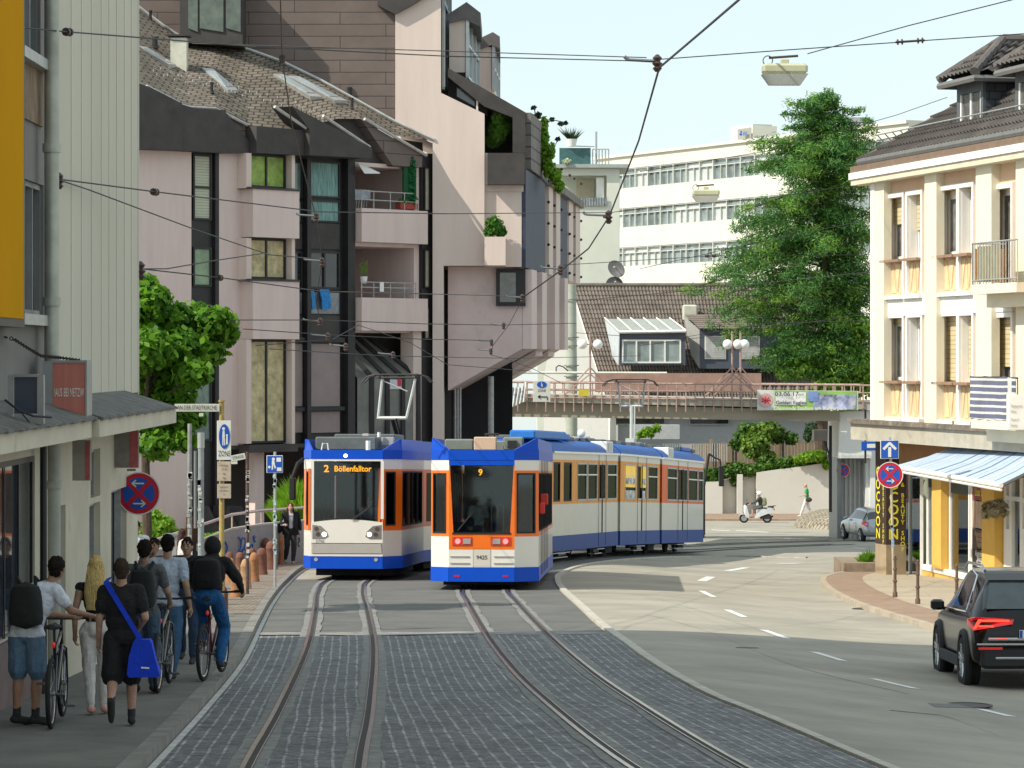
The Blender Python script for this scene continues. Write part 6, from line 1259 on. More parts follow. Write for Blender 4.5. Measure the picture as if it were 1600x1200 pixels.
def facets(c0, c1, w_, ch, L):
 return (Facade((-w_, L), (-w_, ch)), Facade((-w_, ch), (-c0, 0)), Facade((-c0, 0), (c1, 0)), Facade((c1, 0), (w_, ch)), Facade((w_, ch), (w_, L)))
def lowfloor(root, zs_, c0, c1, ch, L, doors, trailer=False, T=None, facetset=None):
 """zs_ = skirt bottom, skirt top, band bottom, band top, roofline bottom, roofline top"""
 a, b, c, d, e, f_ = zs_; FA = facets(c0, c1, 1.2, ch, L); SL_, CL, FC_, CR_, SR = FA
 allf = [(SL_, 0), (CL, 1), (FC_, 2), (CR_, 3), (SR, 4)]
 joinb(root, T, [(q, 0, q.L, a, b, [], -.05, .012) for q, _ in allf], tb, 'skirt')
 wz = [(q, 0, q.L, b, c, [], -.05, 0) for q, k in allf if k != 2]+[(q, 0, q.L, d, e, [], -.05, .002) for q, k in allf if k != 2]
 joinb(root, T, wz, tw, 'body')
 sidewins = []
 u = .25
 def cuts(q, k):
  if k in (1, 3): return [(.06, q.L-.09, c+.07, d-.06)] if trailer else [(.12, q.L*.66, c+.12, d-.06)] if k == 3 else [(q.L*.34, q.L-.12, c+.12, d-.06)]
  if k in (0, 4):
   o_ = []; x = .18
   while x+1.0 < q.L-.1: o_.append((x, x+1.12, c+.1, d-.05)); x += 1.24
   return o_ if k == 4 else [(q.L-h[1], q.L-h[0], h[2], h[3]) for h in o_][::-1]
  return []
 for q, k in allf:
  if k == 2: continue
  hs_ = cuts(q, k); sc_ = Sec(root, T); sc_.wall(q, 0, q.L, c, d, hs_, to_ if k in (1, 3) else (tor if not trailer else to_), 'window_band')
  for h in hs_: pane(root, T, q, *h, mt=tgl if k in (1, 3) else tgd)
 joinb(root, T, [(q, 0, q.L, e, f_, [], -.05, .01) for q, _ in allf], tb, 'roof_band')
 ol = [(-1.15, L), (-1.15, ch), (-c0, .05), (c1, .05), (1.15, ch), (1.15, L)]
 mb = MB(); mb.T = T; mb.prism([(x, y, f_-.12) for x, y in ol], (0, 0, .06)); mb.build('roof', eqm, root, local=True)
 mb = MB(); mb.T = T; mb.prism([(x*.98, y if y else .05, a+.1) for x, y in ol], (0, 0, .05)); mb.build('floor', und, root, local=True)
 mb = MB(); mb.T = T
 for s in (-1, 1):
  cc = c1 if s > 0 else c0
  mb.prism([(s*cc, .06, f_), (s*1.19, ch, f_), (s*1.19, ch+.05, f_+.27), (s*1.12, ch-.02, f_+.25)], (-s*.03, .03, 0))
  mb.prism([(s*1.2, ch+.051, f_), (s*1.2, L, f_), (s*1.17, L, f_+.28), (s*1.17, ch+.051, f_+.27)], (-s*.04, 0, 0))
 mb.build('roof_fairing', tb, root, local=True)
 mb = MB(); mb.T = T; mb.box(-.95, .95, ch+.4, L-.2, .02 if False else .1, a+.1);
 for y in (1.5, 3.1):
  for s in (-.55, .55): mb.tube([(s-.04, y, .3), (s+.04, y, .3)], .29, 18)
 mb.build('bogie', und, root, local=True)
 mb = MB(); mb.T = T; mb.box(-1.1, 1.1, L-.1, L-.05, a+.2, f_-.2); mb.box(-1.1, 1.1, .5, L, e, e+.02); mb.build('interior', tin, root, local=True)
 for s in (-.75, .6):
  for y in (2.4, 3.4, 4.4):
   mb = MB(); mb.T = T; mb.bbox(s-.25, s+.3, y, y+.45, .75, .85, .02); mb.bbox(s-.25, s+.3, y+.4, y+.48, .86, 1.45, .03); mb.build('seat', seatm, root, local=True)
 return FA
gxy = G(545, 908); tr1 = thing('tram', 'white, orange and blue low floor tram showing line 2 on the left hand track', 'tram', gxy, radians(-4)); tr1.rotation_euler.x = -SL
FA = lowfloor(tr1, (.3, .6, 1.22, 2.71, 2.95, 3.17), .92, .82, .75, 6.3, None)
SL_, FL1, FF, FR1, SR1 = FA
mb = MB(); n = 12; W0, W1 = 0., FF.L
top_ = [(FF.L*i/n, 1.42+.07*sin(pi*i/n)) for i in range(n+1)]
FF.prism(mb, [(0, .92), (FF.L, .92)]+top_[::-1], -.05, .02); fm = mb.build('front_mask', tw, tr1, local=True)
mb = MB(); FF.prism(mb, [(.02, .67), (FF.L-.02, .67), (FF.L-.04, .905), (.04, .905)], -.05, .035); mb.build('bumper_panel', tsv, tr1, local=True)
mb = MB(); FF.box(mb, 0, FF.L, .6, .66, -.05, .02); FF.box(mb, 0, FF.L, 2.9, 2.95, -.05, .004); FF.box(mb, -.02, .06, 1.22, 2.9, -.05, .004); FF.box(mb, FF.L-.06, FF.L+.02, 1.5, 2.9, -.05, .004); mb.build('front_frame', tw, tr1, local=True)
mb = MB(); FF.box(mb, -.075, -.021, 1.22, 2.72, -.05, .02); FF.box(mb, FF.L-.12, FF.L-.061, 1.22, 2.72, -.04, .012); mb.build('orange_trim', to_, tr1, local=True)
mb = MB(); mb.add([FF.p(u_, z_, .022-.16*(z_-1.45)*.0) for u_, z_ in [(.06, 1.44)]+[(t[0]*.92+.07, t[1]) for t in top_[1:-1]]+[(FF.L-.14, 1.44), (FF.L-.06, 2.89), (.06, 2.89)]], [tuple(range(n+4-1+1))[:n+3]]) if False else FF.prism(mb, [(.07, 1.45)]+[(u_*.9+.08, z_) for u_, z_ in top_[1:-1]]+[(FF.L-.13, 1.45), (FF.L-.06, 2.89), (.06, 2.89)], .005, .014)
ws = mb.build('windscreen', tgl, tr1, local=True)
mb = MB(); FF.box(mb, .07, FF.L-.07, 2.55, 2.88, -.12, -.04); ds = mb.build('destination_display', trb, tr1, local=True)
text('2', .24, amber, ds, FF.p(.36, 2.71, -.03), FF.t, (0, 0, 1), local if False else 'lettering', world=False, sx=1.1, bold=.02)
text('Böllenfalltor', .2, amber, ds, FF.p(1.0, 2.71, -.03), FF.t, (0, 0, 1), world=False, sx=.92, bold=.015)
mb = MB(); FF.box(mb, .2, FF.L-.25, 1.3, 1.5, -.5, -.06); mb.build('dashboard', M('dashboard_blue_grey', (.1, .14, .2), .6), tr1, local=True)
mb = MB(); p = lambda u_, z_: FF.p(u_, z_, .05); mb.tube([p(.98, 1.49), p(1.35, 1.72), p(1.5, 1.86)], .014, 5); mb.tube([p(1.05, 1.49), p(1.42, 1.75)], .01, 5); mb.build('wiper', trb, tr1, local=True)
for s, uu in ((-1, .22), (1, FF.L-.22)):
 mb = MB(); pts = [(uu+s*.19, 1.02), (uu-s*.1, 1.02), (uu-s*.2, 1.08), (uu-s*.16, 1.2), (uu-s*.02, 1.33), (uu+s*.19, 1.36)]; FF.prism(mb, pts, .021, .03); h_ = mb.build('headlight', M('headlight_chrome', (.35, .32, .3), .15, .7), tr1, local=True)
 mb = MB(); mb.disc(FF.p(uu-s*.1, 1.13, .031), FF.n, .055, .01, 14); mb.build('lamp', white_on, h_, local=True)
 mb = MB(); mb.disc(FF.p(uu+s*.05, 1.13, .031), FF.n, .055, .01, 14); mb.disc(FF.p(uu+s*.09, 1.26, .031), FF.n, .055, .01, 14); mb.build('lamp_housing', M('lamp_dark', (.08, .06, .05), .2), h_, local=True)
text('0790', .105, M('tram_number', (.08, .07, .06), .5), tr1, FF.p(.12+.1, .955, .028), FF.t, (0, 0, 1), world=False, name='fleet_number')
mb = MB(); mb.disc(FF.p(.83, 3.03, .012), FF.n, .045, .012, 14); mb.build('marker_lamp', white_on, tr1, local=True)
mb = MB()
for u_ in (.12, FF.L-.16): mb.disc(FF.p(u_, .52, .013), FF.n, .045, .012, 14)
mb.build('bumper_cap', tsv, tr1, local=True)
mb = MB(); mb.T = None; a_ = FL1.p(.1, 2.95, .05); mb.tube([a_, a_+Vector((-.1, -.25, -.1)), a_+Vector((-.22, -.3, -.45))], .045, 8); mb.bbox(a_.x-.3, a_.x-.14, a_.y-.36, a_.y-.22, 1.95, 2.5, .03); mb.build('mirror_arm', trb, tr1, local=True)
mb = MB(); mb.bbox(-.95, .55, .9, 3.2, 3.17, 3.5, .03); mb.bbox(-.8, .75, 3.4, 5.6, 3.2, 3.6, .03); mb.build('roof_equipment', eqm, tr1, local=True)
mb = MB(); mb.tube([(.4, .5, 3.17), (.4, .5, 3.4)], .06, 8); mb.tube([(.55, 1.5, 3.5), (.55, 1.5, 3.62)], .04, 8); mb.tube([(-.75, .55, 3.17), (-.72, .55, 3.33), (-.6, .55, 3.33), (-.58, .55, 3.17)], .02, 6); mb.build('aerial', whitem, tr1, local=True)
mb = MB(); mb.bbox(.2, .35, 1.0, 1.2, 3.51, 3.58, .01); mb.bbox(.6, .9, 1.6, 1.9, 3.3, 3.5, .01); mb.build('roof_fitting', leadm, tr1, local=True)
T2_ = Matrix.Translation((0, 6.5, 0)) @ Matrix.Rotation(radians(-9), 4, 'Z'); prev = T2_
for k, Ls in enumerate((6.0, 6.0)):
 FB = facets(1.15, 1.15, 1.2, .05, Ls); q = [FB[0], FB[4]]
 joinb(tr1, prev, [(f, 0, f.L, .3, .6, [], -.05, .012) for f in q], tb, 'skirt'); joinb(tr1, prev, [(f, 0, f.L, .6, 1.22, [], -.05, 0) for f in q]+[(f, 0, f.L, 2.71, 2.95, [], -.05, .002) for f in q], tw, 'body')
 joinb(tr1, prev, [(f, 0, f.L, 1.22, 2.71, [(.3, 1.8, 1.35, 2.62), (2.0, 3.4, 1.35, 2.62), (3.6, 5.4, 1.35, 2.62)], -.05, 0) for f in q], tor, 'window_band')
 for f in q:
  for h in ((.3, 1.8), (2.0, 3.4), (3.6, 5.4)): pane(tr1, prev, f, h[0], h[1], 1.35, 2.62, mt=tgd)
 joinb(tr1, prev, [(f, 0, f.L, 2.95, 3.17, [], -.05, .01) for f in q], tb, 'roof_band')
 mb = MB(); mb.T = prev; mb.box(-1.15, 1.15, 0, Ls, 3.05, 3.12); mb.box(-1.15, 1.15, Ls-.06, Ls-.01, .3, 3.1); mb.build('roof', eqm, tr1, local=True)
 mb = MB(); mb.T = prev; mb.prism([(1.2, 0, 3.17), (1.2, Ls, 3.17), (1.17, Ls, 3.43), (1.17, 0, 3.44)], (-.04, 0, 0)); mb.prism([(-1.16, 0, 3.17), (-1.16, Ls, 3.17), (-1.16, Ls, 3.43), (-1.16, 0, 3.44)], (-.04, 0, 0)); mb.build('roof_fairing', tb, tr1, local=True)
 mb = MB(); mb.T = prev; mb.box(-1.05, 1.05, -.32, -.02, .35, 3.15); mb.build('bellows', trb, tr1, local=True)
 mb = MB(); mb.T = prev; mb.box(-1, 1, .8, Ls-.8, .1, .4); mb.build('bogie', und, tr1, local=True)
 prev = prev @ Matrix.Translation((0, Ls+.3, 0)) @ Matrix.Rotation(radians(-9), 4, 'Z')
def pantograph(root, T, y, h, base, wid=.85, colr=M('pantograph_steel', (.5, .5, .48), .4, .5), knee=-1.0, hm=.55):
 mb = MB(); mb.T = T; mb.box(-.5, .5, y-.4, y+.4, base, base+.1); mb.box(-.15, .15, y+.2, y+.6, base+.1, base+.25)
 mb.tube([(0, y+.5, base+.15), (-.05, y+.5+knee, base+(h-base)*hm)], .06, 8); mb.tube([(.12, y+.4, base+.15), (.08, y+.4+knee, base+(h-base)*hm)], .025, 6); mb.build('pantograph_base', trb, root, local=True)
 k = Vector((-.05, y+.5+knee, base+(h-base)*hm)); mb = MB(); mb.T = T
 mb.tube([k+Vector((-.38, 0, .02)), k+Vector((.38, 0, .02))], .05, 8)
 mb.tube([k+Vector((-.4, 0, 0)), (-.42, y+.2, h-.12)], .035, 6); mb.tube([k+Vector((.38, 0, 0)), (.5, y+.2, h-.12)], .035, 6); mb.tube([(-.42, y+.2, h-.15), (.28, y+.2, h-.45)], .018, 5); mb.build('upper_arm', colr, root, local=True)
 mb = MB(); mb.T = T
 for q in (-.13, .13): mb.tube([(-wid-.1, y+.2+q, h-.22), (-wid+.04, y+.2+q, h-.06), (-wid+.25, y+.2+q, h), (wid-.25, y+.2+q, h), (wid-.04, y+.2+q, h-.06), (wid+.1, y+.2+q, h-.22)], .022, 6)
 mb.tube([(-.55, y+.2, h-.08), (.55, y+.2, h-.08)], .03, 6); mb.tube([(-.5, y+.05, h-.03), (-.5, y+.35, h-.03)], .02, 5); mb.tube([(.5, y+.05, h-.03), (.5, y+.35, h-.03)], .02, 5)
 mb.build('collector_head', black_fr, root, local=True)
pantograph(tr1, T2_, 1.6, 5.25, 3.2, knee=-.6, hm=.42)
# ---- trailer 9425
gxy = G(756, 923); tr2 = thing('tram', 'blue, orange and white tram trailer numbered 9425 in the middle of the picture', 'tram', gxy+Vector((.0, 0, 0)), radians(-2.2)); tr2.rotation_euler.x = -SL
FA = lowfloor(tr2, (.2, .52, 1.2, 2.67, 2.9, 3.12), .78, .68, .42, 12.5, None, True)
_, _, FF, FR1, SR1 = FA
sx0 = FF.L
mb = MB(); FF.box(mb, 0, FF.L, 2.78, 2.9, -.05, .002); mb.build('roof_band', tb, tr2, local=True)
mb = MB(); FF.box(mb, 0, FF.L, .52, .92, -.05, 0); mb.build('front_panel', tw, tr2, local=True)
mb = MB(); FF.prism(mb, [(0, .92), (FF.L, .92), (FF.L, 1.26), (0, 1.26)], -.05, .006); FF.prism(mb, [(0, 1.26), (.1, 1.26), (.02, 2.78), (0, 2.78)], -.05, .006); FF.prism(mb, [(FF.L-.1, 1.26), (FF.L, 1.26), (FF.L, 2.78), (FF.L-.02, 2.78)], -.05, .006)
fp_ = mb.build('front_panel', to_, tr2, local=True)
mb = MB(); FF.prism(mb, [(.1, 1.27), (FF.L-.1, 1.27), (FF.L-.025, 2.77), (.025, 2.77)], -.01, .0); mb.build('windscreen', tgl, tr2, local=True)
mb = MB(); FF.prism(mb, [(.07, 1.25), (FF.L-.07, 1.25), (FF.L-.08, 1.29), (.08, 1.29)], .0065, .02); mb.build('rubber_seal', trb, tr2, local=True)
for s, uu in ((0, .3), (1, FF.L-.3)):
 mb = MB(); FF.box(mb, uu-.22, uu+.22, 1.0, 1.19, .007, .02); h_ = mb.build('light_unit', M('light_unit_red', (.5, .05, .03), .3), fp_, local=True)
 o = -1 if s == 0 else 1
 mb = MB(); mb.disc(FF.p(uu+o*.1, 1.095, .021), FF.n, .06, .012, 16); mb.build('tail_lamp', M('tail_lit', (1, .12, .12), .3, emit=2., var=0), h_, local=True)
 mb = MB(); FF.box(mb, uu-o*.1-.085, uu-o*.1+.085, 1.035, 1.155, .021, .032); mb.build('headlight', M('headlight_grey', (.5, .45, .42), .15, .4), h_, local=True)
mb = MB()
for a, b in ((.03, .46), (FF.L-.46, FF.L-.03)):
 for z in (.6, .75): FF.box(mb, a, b, z, z+.022, .001, .02)
FF.box(mb, .535, .545, .53, .915, .001, .006); FF.box(mb, .925, .935, .53, .915, .001, .006); mb.build('louvre', tsv, tr2, local=True)
mb = MB(); FF.box(mb, .55, .92, .54, .91, .0005, .004); mb.build('number_panel', M('number_panel_beige', (.6, .56, .48), .35, var=.03), tr2, local=True)
mb = MB(); FF.box(mb, .54, .92, .93, 1.24, .007, .01); mb.build('centre_panel', to_, tr2, local=True)
text('9425', .125, M('tram_number_dark', (.06, .06, .06), .5), tr2, FF.p(.735, .735, .006), FF.t, (0, 0, 1), world=False, name='fleet_number', bold=.01)
mb = MB(); FF.box(mb, .12, .24, .3, .345, .013, .02); FF.box(mb, FF.L-.26, FF.L-.14, .3, .345, .013, .02); mb.build('reflector', M('reflector_red', (.5, .01, .08), .3), tr2, local=True)
mb = MB(); FF.box(mb, .55, .95, 2.45, 2.75, -.1, -.03); ds = mb.build('destination_display', trb, tr2, local=True); text('9', .2, amber, ds, FF.p(.7, 2.62, -.025), FF.t, (0, 0, 1), world=False, bold=.02)
mb = MB(); mb.tube([FF.p(.2, 1.33, .03), FF.p(.5, 1.7, .03)], .012, 5); mb.build('wiper', trb, tr2, local=True)
mb = MB()
for x in (.1, .25): mb.tube([(x, 1.5, .9), (x, 1.5, 1.85), (x+.06, 1.5, 1.93), (x+.12, 1.5, 1.85), (x+.12, 1.5, .9)], .015, 5)
mb.build('handrail', galv, tr2, local=True)
mb = MB(); mb.bbox(-.25, .25, .5, .9, 3.12, 3.42, .02); mb.build('roof_box', M('roof_box_beige', (.6, .42, .3), .6, var=.1), tr2, local=True)
mb = MB(); mb.bbox(.4, .85, .6, 1.0, 3.12, 3.42, .03); mb.bbox(-.95, -.3, 1.2, 3, 3.12, 3.38, .03); mb.bbox(-.3, .6, 3, 6, 3.12, 3.36, .03); mb.build('roof_equipment', M('roof_grey_green', (.2, .22, .19), .6), tr2, local=True)
mb = MB(); mb.box(.5, .7, .55, .6, 3.18, 3.34); mb.tube([(0, .7, 3.42), (0, .7, 3.5)], .02, 6); mb.tube([(-.02, .7, 3.48), (.3, .7, 3.48)], .03, 6); mb.build('coupler_socket', black_fr, tr2, local=True)
for y0 in (1.4, 3.6, 5.8):
 mb = MB(); SR1.box(mb, y0, y0+.04, .3, 2.9, .0135, .02); SR1.box(mb, y0+.62, y0+.64, .3, 2.9, .0135, .02); SR1.box(mb, y0+1.26, y0+1.3, .3, 2.9, .0135, .02); mb.build('door_seal', trb, tr2, local=True)
mb = MB(); mb.bbox(1.22, 1.4, .9, 1.0, 1.9, 2.15, .02); mb.bbox(1.22, 1.34, .5, .58, 1.7, 1.95, .02); mb.build('mirror', M('mirror_red', (.5, .03, .02), .4), tr2, local=True)
# ---- old articulated tram
gA = gz(1, 92); pts = [(-.25, 91.6), (2.25, 101.9), (3.87, 108.3), (6.05, 117.4)]
tr3 = thing('tram', 'older three section tram with rounded blue roof and orange window frames on the bend behind', 'tram', (pts[0][0], pts[0][1], gz(*pts[0])), 0.)
tow = M('tram_window_frame_orange', (.74, .29, .02), .5, var=.12);
tow2 = M('tram_window_frame_red', (.74, .12, .01), .5, var=.12)
tw3 = M('tram_ivory', (.6, .585, .5), .4, var=.05, coat=.2, dirt=((.5, .49, .42), .66, 1.2))
winpx = [[(864, 874, 0), (880, 892, 0), (901, 916, 1), (917.5, 932.5, 1), (934.5, 945.5, 2), (948, 963, 1)], [(975.5, 992.5, 1), (995, 1008.5, 2), (1011.5, 1026.5, 1)], [(1041.5, 1057, 1), (1058.5, 1073, 2), (1074.5, 1089, 1), (1090, 1104.5, 1)]]
for k in range(3):
 a, b = Vector(pts[k]), Vector(pts[k+1]); dv = (b-a); L = dv.length-.32; ang = -atan2(dv.x, dv.y)
 za, zb3 = gz(a.x, a.y), gz(b.x, b.y); T = Matrix.Translation((a.x-tr3.location.x, a.y-tr3.location.y, za-tr3.location.z)) @ Matrix.Rotation(ang, 4, 'Z') @ Matrix.Rotation(atan2(zb3-za, dv.length), 4, 'X')
 h0 = .9 if k == 0 else 1.2; h1 = .95 if k == 2 else 1.2
 nrm = Vector((dv.y, -dv.x)).normalized(); wf_ = Facade(a+nrm*1.2, b+nrm*1.2)
 e0, e1 = (1.0 if k == 0 else 0), (1.0 if k == 2 else 0)
 ol = [(-1.2, L-e1), (-1.2, e0)]+([(-.85, 0), (.85, 0)] if k == 0 else [])+[(1.2, e0), (1.2, L-e1)]+([(.85, L), (-.85, L)] if k == 2 else [])
 ol = [(-1.2, L-e1), (-1.2, e0)]+([(-.85, 0), (.85, 0)] if k == 0 else [])+[(1.2, e0), (1.2, L-e1)]+([(.85, L), (-.85, L)] if k == 2 else [])
 fs_ = [Facade(ol[i], ol[(i+1) % len(ol)]) for i in range(len(ol))]
 side = [f for f in fs_ if abs(f.n.x) > .99]; ends = [f for f in fs_ if abs(f.n.x) <= .99]
 joinb(tr3, T, [(f, 0, f.L, .35, .8, [], -.05, .012) for f in fs_], tbd, 'skirt')
 joinb(tr3, T, [(f, 0, f.L, .8, 1.72, [], -.05, 0) for f in fs_]+[(f, 0, f.L, 3.02, 3.24, [], -.05, 0) for f in fs_], tw3, 'body')
 for f in fs_:
  if f in side:
   hs_ = []
   for (x0, x1, kind) in winpx[k]:
    v0, v1 = wf_.u(x0)-e0, wf_.u(x1)-e0
    if f.n.x < 0: v0, v1 = f.L-v1, f.L-v0
    v0 = max(v0, .06); v1 = min(v1, f.L-.06)
    if v1 > v0: hs_.append((v0, v1, 1.8, 2.94, kind))
  elif abs(f.L-1.7) < .01 and ((k == 0 and f.n.y < -.9) or (k == 2 and f.n.y > .9)): hs_ = [(.1, f.L-.1, 1.8, 2.94, 0)]
  elif f.L < 1.5 and (k != 1): hs_ = [(.12, f.L-.12, 1.8, 2.94, 0)]
  else: hs_ = []
  ss = Sec(tr3, T); ss.wall(f, 0, f.L, 1.72, 3.02, [h[:4] for h in hs_], tow if k != 2 else tow2, 'window_band')
  for h in hs_:
   w_ = pane(tr3, T, f, *h[:4], mt=tgd, frame=galv if h[4] else trb, name='door' if h[4] == 2 else 'window', w_=.05)
   if h[4] == 1: mb = MB(); mb.T = T; f.box(mb, h[0]+.05, h[1]-.05, 2.56, 2.6, -.02, .01); mb.build('window_bar', whitem, w_, local=True)
   if h[4] == 2:
    m_ = (h[0]+h[1])/2; mb = MB(); mb.T = T; f.box(mb, m_-.04, m_+.04, .8, 2.94, .001, .02); f.box(mb, h[0]-.02, h[0], .4, 3.2, .013, .02); f.box(mb, h[1], h[1]+.02, .4, 3.2, .013, .02); mb.build('door_seal', trb, w_, local=True)
 mb = MB(); mb.T = T; prof = [(1.24, 3.24), (1.2, 3.36), (1.02, 3.5), (.7, 3.6), (0, 3.65)]; full = prof+[(-x, z) for x, z in prof[::-1][1:]]
 ys_ = [(0, .72 if k == 0 else 1), (e0*.5+.02, .93 if k == 0 else 1), (e0+.05, 1), (L-e1-.05, 1), (L-e1*.5-.02, .93 if k == 2 else 1), (L, .72 if k == 2 else 1)]
 mb.loft([[(x*s_, y, z if s_ == 1 else 3.24+(z-3.24)*(.75 if s_ < .9 else .95)) for x, z in full] for y, s_ in ys_]); mb.build('roof', M('tram_roof_blue', (.02, .11, .4), .5, var=.12, spec=.2, dirt=((.06, .16, .42), .6, 1.)), tr3, local=True, sm=True)
 mb = MB(); mb.T = T; mb.box(1.2, 1.26, e0, L-e1, 3.2, 3.26); mb.box(-1.26, -1.2, e0, L-e1, 3.2, 3.26); mb.build('gutter', tw, tr3, local=True)
 if k != 1 or True:
  y = {0: L-1.9, 1: None, 2: 1.0}[k]
  if y: mb = MB(); mb.T = T; mb.bbox(.7, 1.24, y, y+.9, 3.26, 3.62, .02); q = mb.build('roof_display', whitem, tr3, local=True); mb = MB(); mb.T = T; mb.box(1.241, 1.25, y+.12, y+.78, 3.3, 3.57); mb.build('glass', glass_g, q, local=True)
 if k < 2: mb = MB(); mb.T = T; mb.box(-1.08, 1.08, L, L+.33, .45, 3.3); mb.build('bellows', trb, tr3, local=True)
 mb = MB(); mb.T = T; mb.box(-1.1, 1.1, .1, L-.1, .5, .6); mb.box(-1.1, 1.1, L*.5, L*.5+.05, .7, 1.6); mb.build('floor', und, tr3, local=True)
 mb = MB(); mb.T = T
 for i in range(int(L/1.1)):
  for s in (-.75, .7): mb.bbox(s-.22, s+.22, .6+i*1.1, 1.0+i*1.1, 1.0, 1.1, .02); mb.bbox(s-.22, s+.22, .95+i*1.1, 1.05+i*1.1, 1.1, 1.75, .03)
 mb.build('seat_rows', seatm, tr3, local=True)['kind'] = 'stuff'
 for y in ([L-.2] if k < 2 else [L*.55])+([1.8] if k == 0 else []):
  mb = MB(); mb.T = T; mb.box(-.85, .85, y-1.2, y+1.2, .28, .45)
  for dy in (-.9, .9):
   for s in (-.55, .55): mb.tube([(s-.05, y+dy, .32), (s+.05, y+dy, .32)], .32, 18)
  for s in (-.9, .9): mb.box(s-.05, s+.05, y-.5, y+.5, .12, .3)
  mb.build('bogie', und, tr3, local=True)
 mb = MB(); mb.T = T
 for (x0, x1, kind) in winpx[k]:
  if kind == 2: v0, v1 = wf_.u(x0), wf_.u(x1); mb.box(.95, 1.18, v0, v1, .28, .31); mb.box(.9, 1.1, v0, v1, .14, .17)
 if k == 0: mb.box(.95, 1.18, wf_.u(864), wf_.u(892), .28, .31); mb.box(.9, 1.1, wf_.u(864), wf_.u(892), .14, .17)
 mb.build('step', galv, tr3, local=True)
 if k == 0: mb = MB(); mb.T = T; y = wf_.u(866); mb.bbox(.2, .95, y-1.5, y+2.6, 3.6, 3.85, .04); mb.bbox(.2, .8, y+2.9, y+3.8, 3.6, 3.8, .04); mb.build('roof_box', M('roof_box_blue', (.02, .17, .55), .5), tr3, local=True)
 if k == 0: mb = MB(); mb.T = T; y = wf_.u(932); mb.ball((.7, y, 3.85), .13); mb.tube([(.5, y-.3, 3.7), (.5, y+2, 3.75)], .05, 6); mb.build('roof_lamp', whitem, tr3, local=True)
 if k == 1: T1_ = T; wfy = wf_.u
 if k == 2: mb = MB(); mb.T = T; mb.bbox(.0, .7, L-2.6, L-.8, 3.6, 3.75, .03); mb.build('roof_box', M('roof_box_blue2', (.03, .13, .42), .5), tr3, local=True); mb = MB(); mb.T = T; mb.tube([(0, L-.2, .55), (.0, L+.35, .5)], .09, 8); mb.bbox(-.25, .25, L+.1, L+.3, .35, .65, .03); mb.build('coupler', und, tr3, local=True); T3_ = T
 mb = MB(); mb.T = T
 for i in range(int(L)): mb.bbox(-.4, .5+.1*(i % 3), .5+i, 1.1+i, 3.6, 3.72, .02)
 mb.build('roof_gear', eqm, tr3, local=True)['kind'] = 'stuff'
pantograph(tr3, T3_, .2, 5.9, 3.65, wid=.85, knee=.2, hm=.6)
bpy.data.objects['pantograph_base.001'].data.materials[0] = M('pantograph_pale', (.45, .48, .46), .5)
mb = MB(); mb.bbox(-.95, -.75, .55, .62, 1.55, 1.85, .02)
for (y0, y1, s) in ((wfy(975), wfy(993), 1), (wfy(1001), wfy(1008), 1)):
 mb = MB(); mb.T = T1_; mb.box(1.17, 1.203, y0, y1, 2.2, 2.9); q = mb.build('painted_reflection', M('reflection_yellow', (.75, .47, .01), .4, emit=.25, var=.1), tr3, local=True)  # reflection of the orange sign, painted as faintly glowing yellow sheets over the panes
 mb = MB(); mb.T = T1_; mb.box(1.2031, 1.208, y0+.1, y1-.1, 2.3, 2.5); mb.box(1.18, 1.2035, y0+.1, y1-.1, 1.84, 2.1); mb.build('reflection_pattern', M('reflection_pattern', (.5, .5, .5), .6, var=.9, scale=5), q, local=True)
                # == cars
carp = M('car_paint_black', (.004, .004, .005), .2, 0, var=.05, spec=.35, coat=.15)
cars_ = M('car_paint_silver', (.36, .38, .41), .28, .7, var=.03, coat=1.)
cgl = M('car_glass', (.02, .026, .028), .03, spec=1., var=.3)
cglg = M('car_rear_glass', (.06, .085, .085), .04, spec=1., var=.4, scale=2)
blkp = M('black_plastic', (.022, .022, .024), .65)
alloy = M('alloy', (.5, .5, .52), .25, .9); tyre = M('tyre', (.015, .015, .016), .85, bump=.3)
chrome = M('chrome', (.7, .7, .72), .08, 1., var=0)
redl = M('tail_red', (.45, .012, .012), .15, spec=.8, emit=.35); redlit = M('tail_red_lit', (1, .04, .02), .3, emit=2.2, var=0)
def wheel(root, x, y, r, wd, side):
 mb = MB(); o_ = side
 c = Vector((x, y, r)); prof = [(r*.72, -wd/2), (r*.93, -wd/2), (r, -wd*.32), (r, wd*.32), (r*.93, wd/2), (r*.72, wd/2), (r*.7, 0)]
 n = 28; mb.loft([[c+Vector((q*o_, p*cos(2*pi*k/n), p*sin(2*pi*k/n))) for k in range(n)] for p, q in prof], cap=False); w_ = mb.build('wheel', tyre, root, local=True, sm=True)
 mb = MB(); mb.loft([[c+Vector((q*o_, p*cos(2*pi*k/n), p*sin(2*pi*k/n))) for k in range(n)] for p, q in [(r*.74, wd*.46), (r*.68, wd*.46), (r*.66, wd*.2), (r*.1, wd*.15)]], cap=False)
 for k in range(5):
  a = 2*pi*k/5+.3
  for da in (-.13, .13): mb.tube([c+Vector((o_*wd*.36, cos(a)*r*.12, sin(a)*r*.12)), c+Vector((o_*wd*.42, cos(a+da)*r*.7, sin(a+da)*r*.7))], .028, 5)
 mb.tube([c+Vector((o_*wd*.1, 0, 0)), c+Vector((o_*wd*.44, 0, 0))], r*.15, 12); mb.build('rim', alloy, w_, local=True)
 return w_
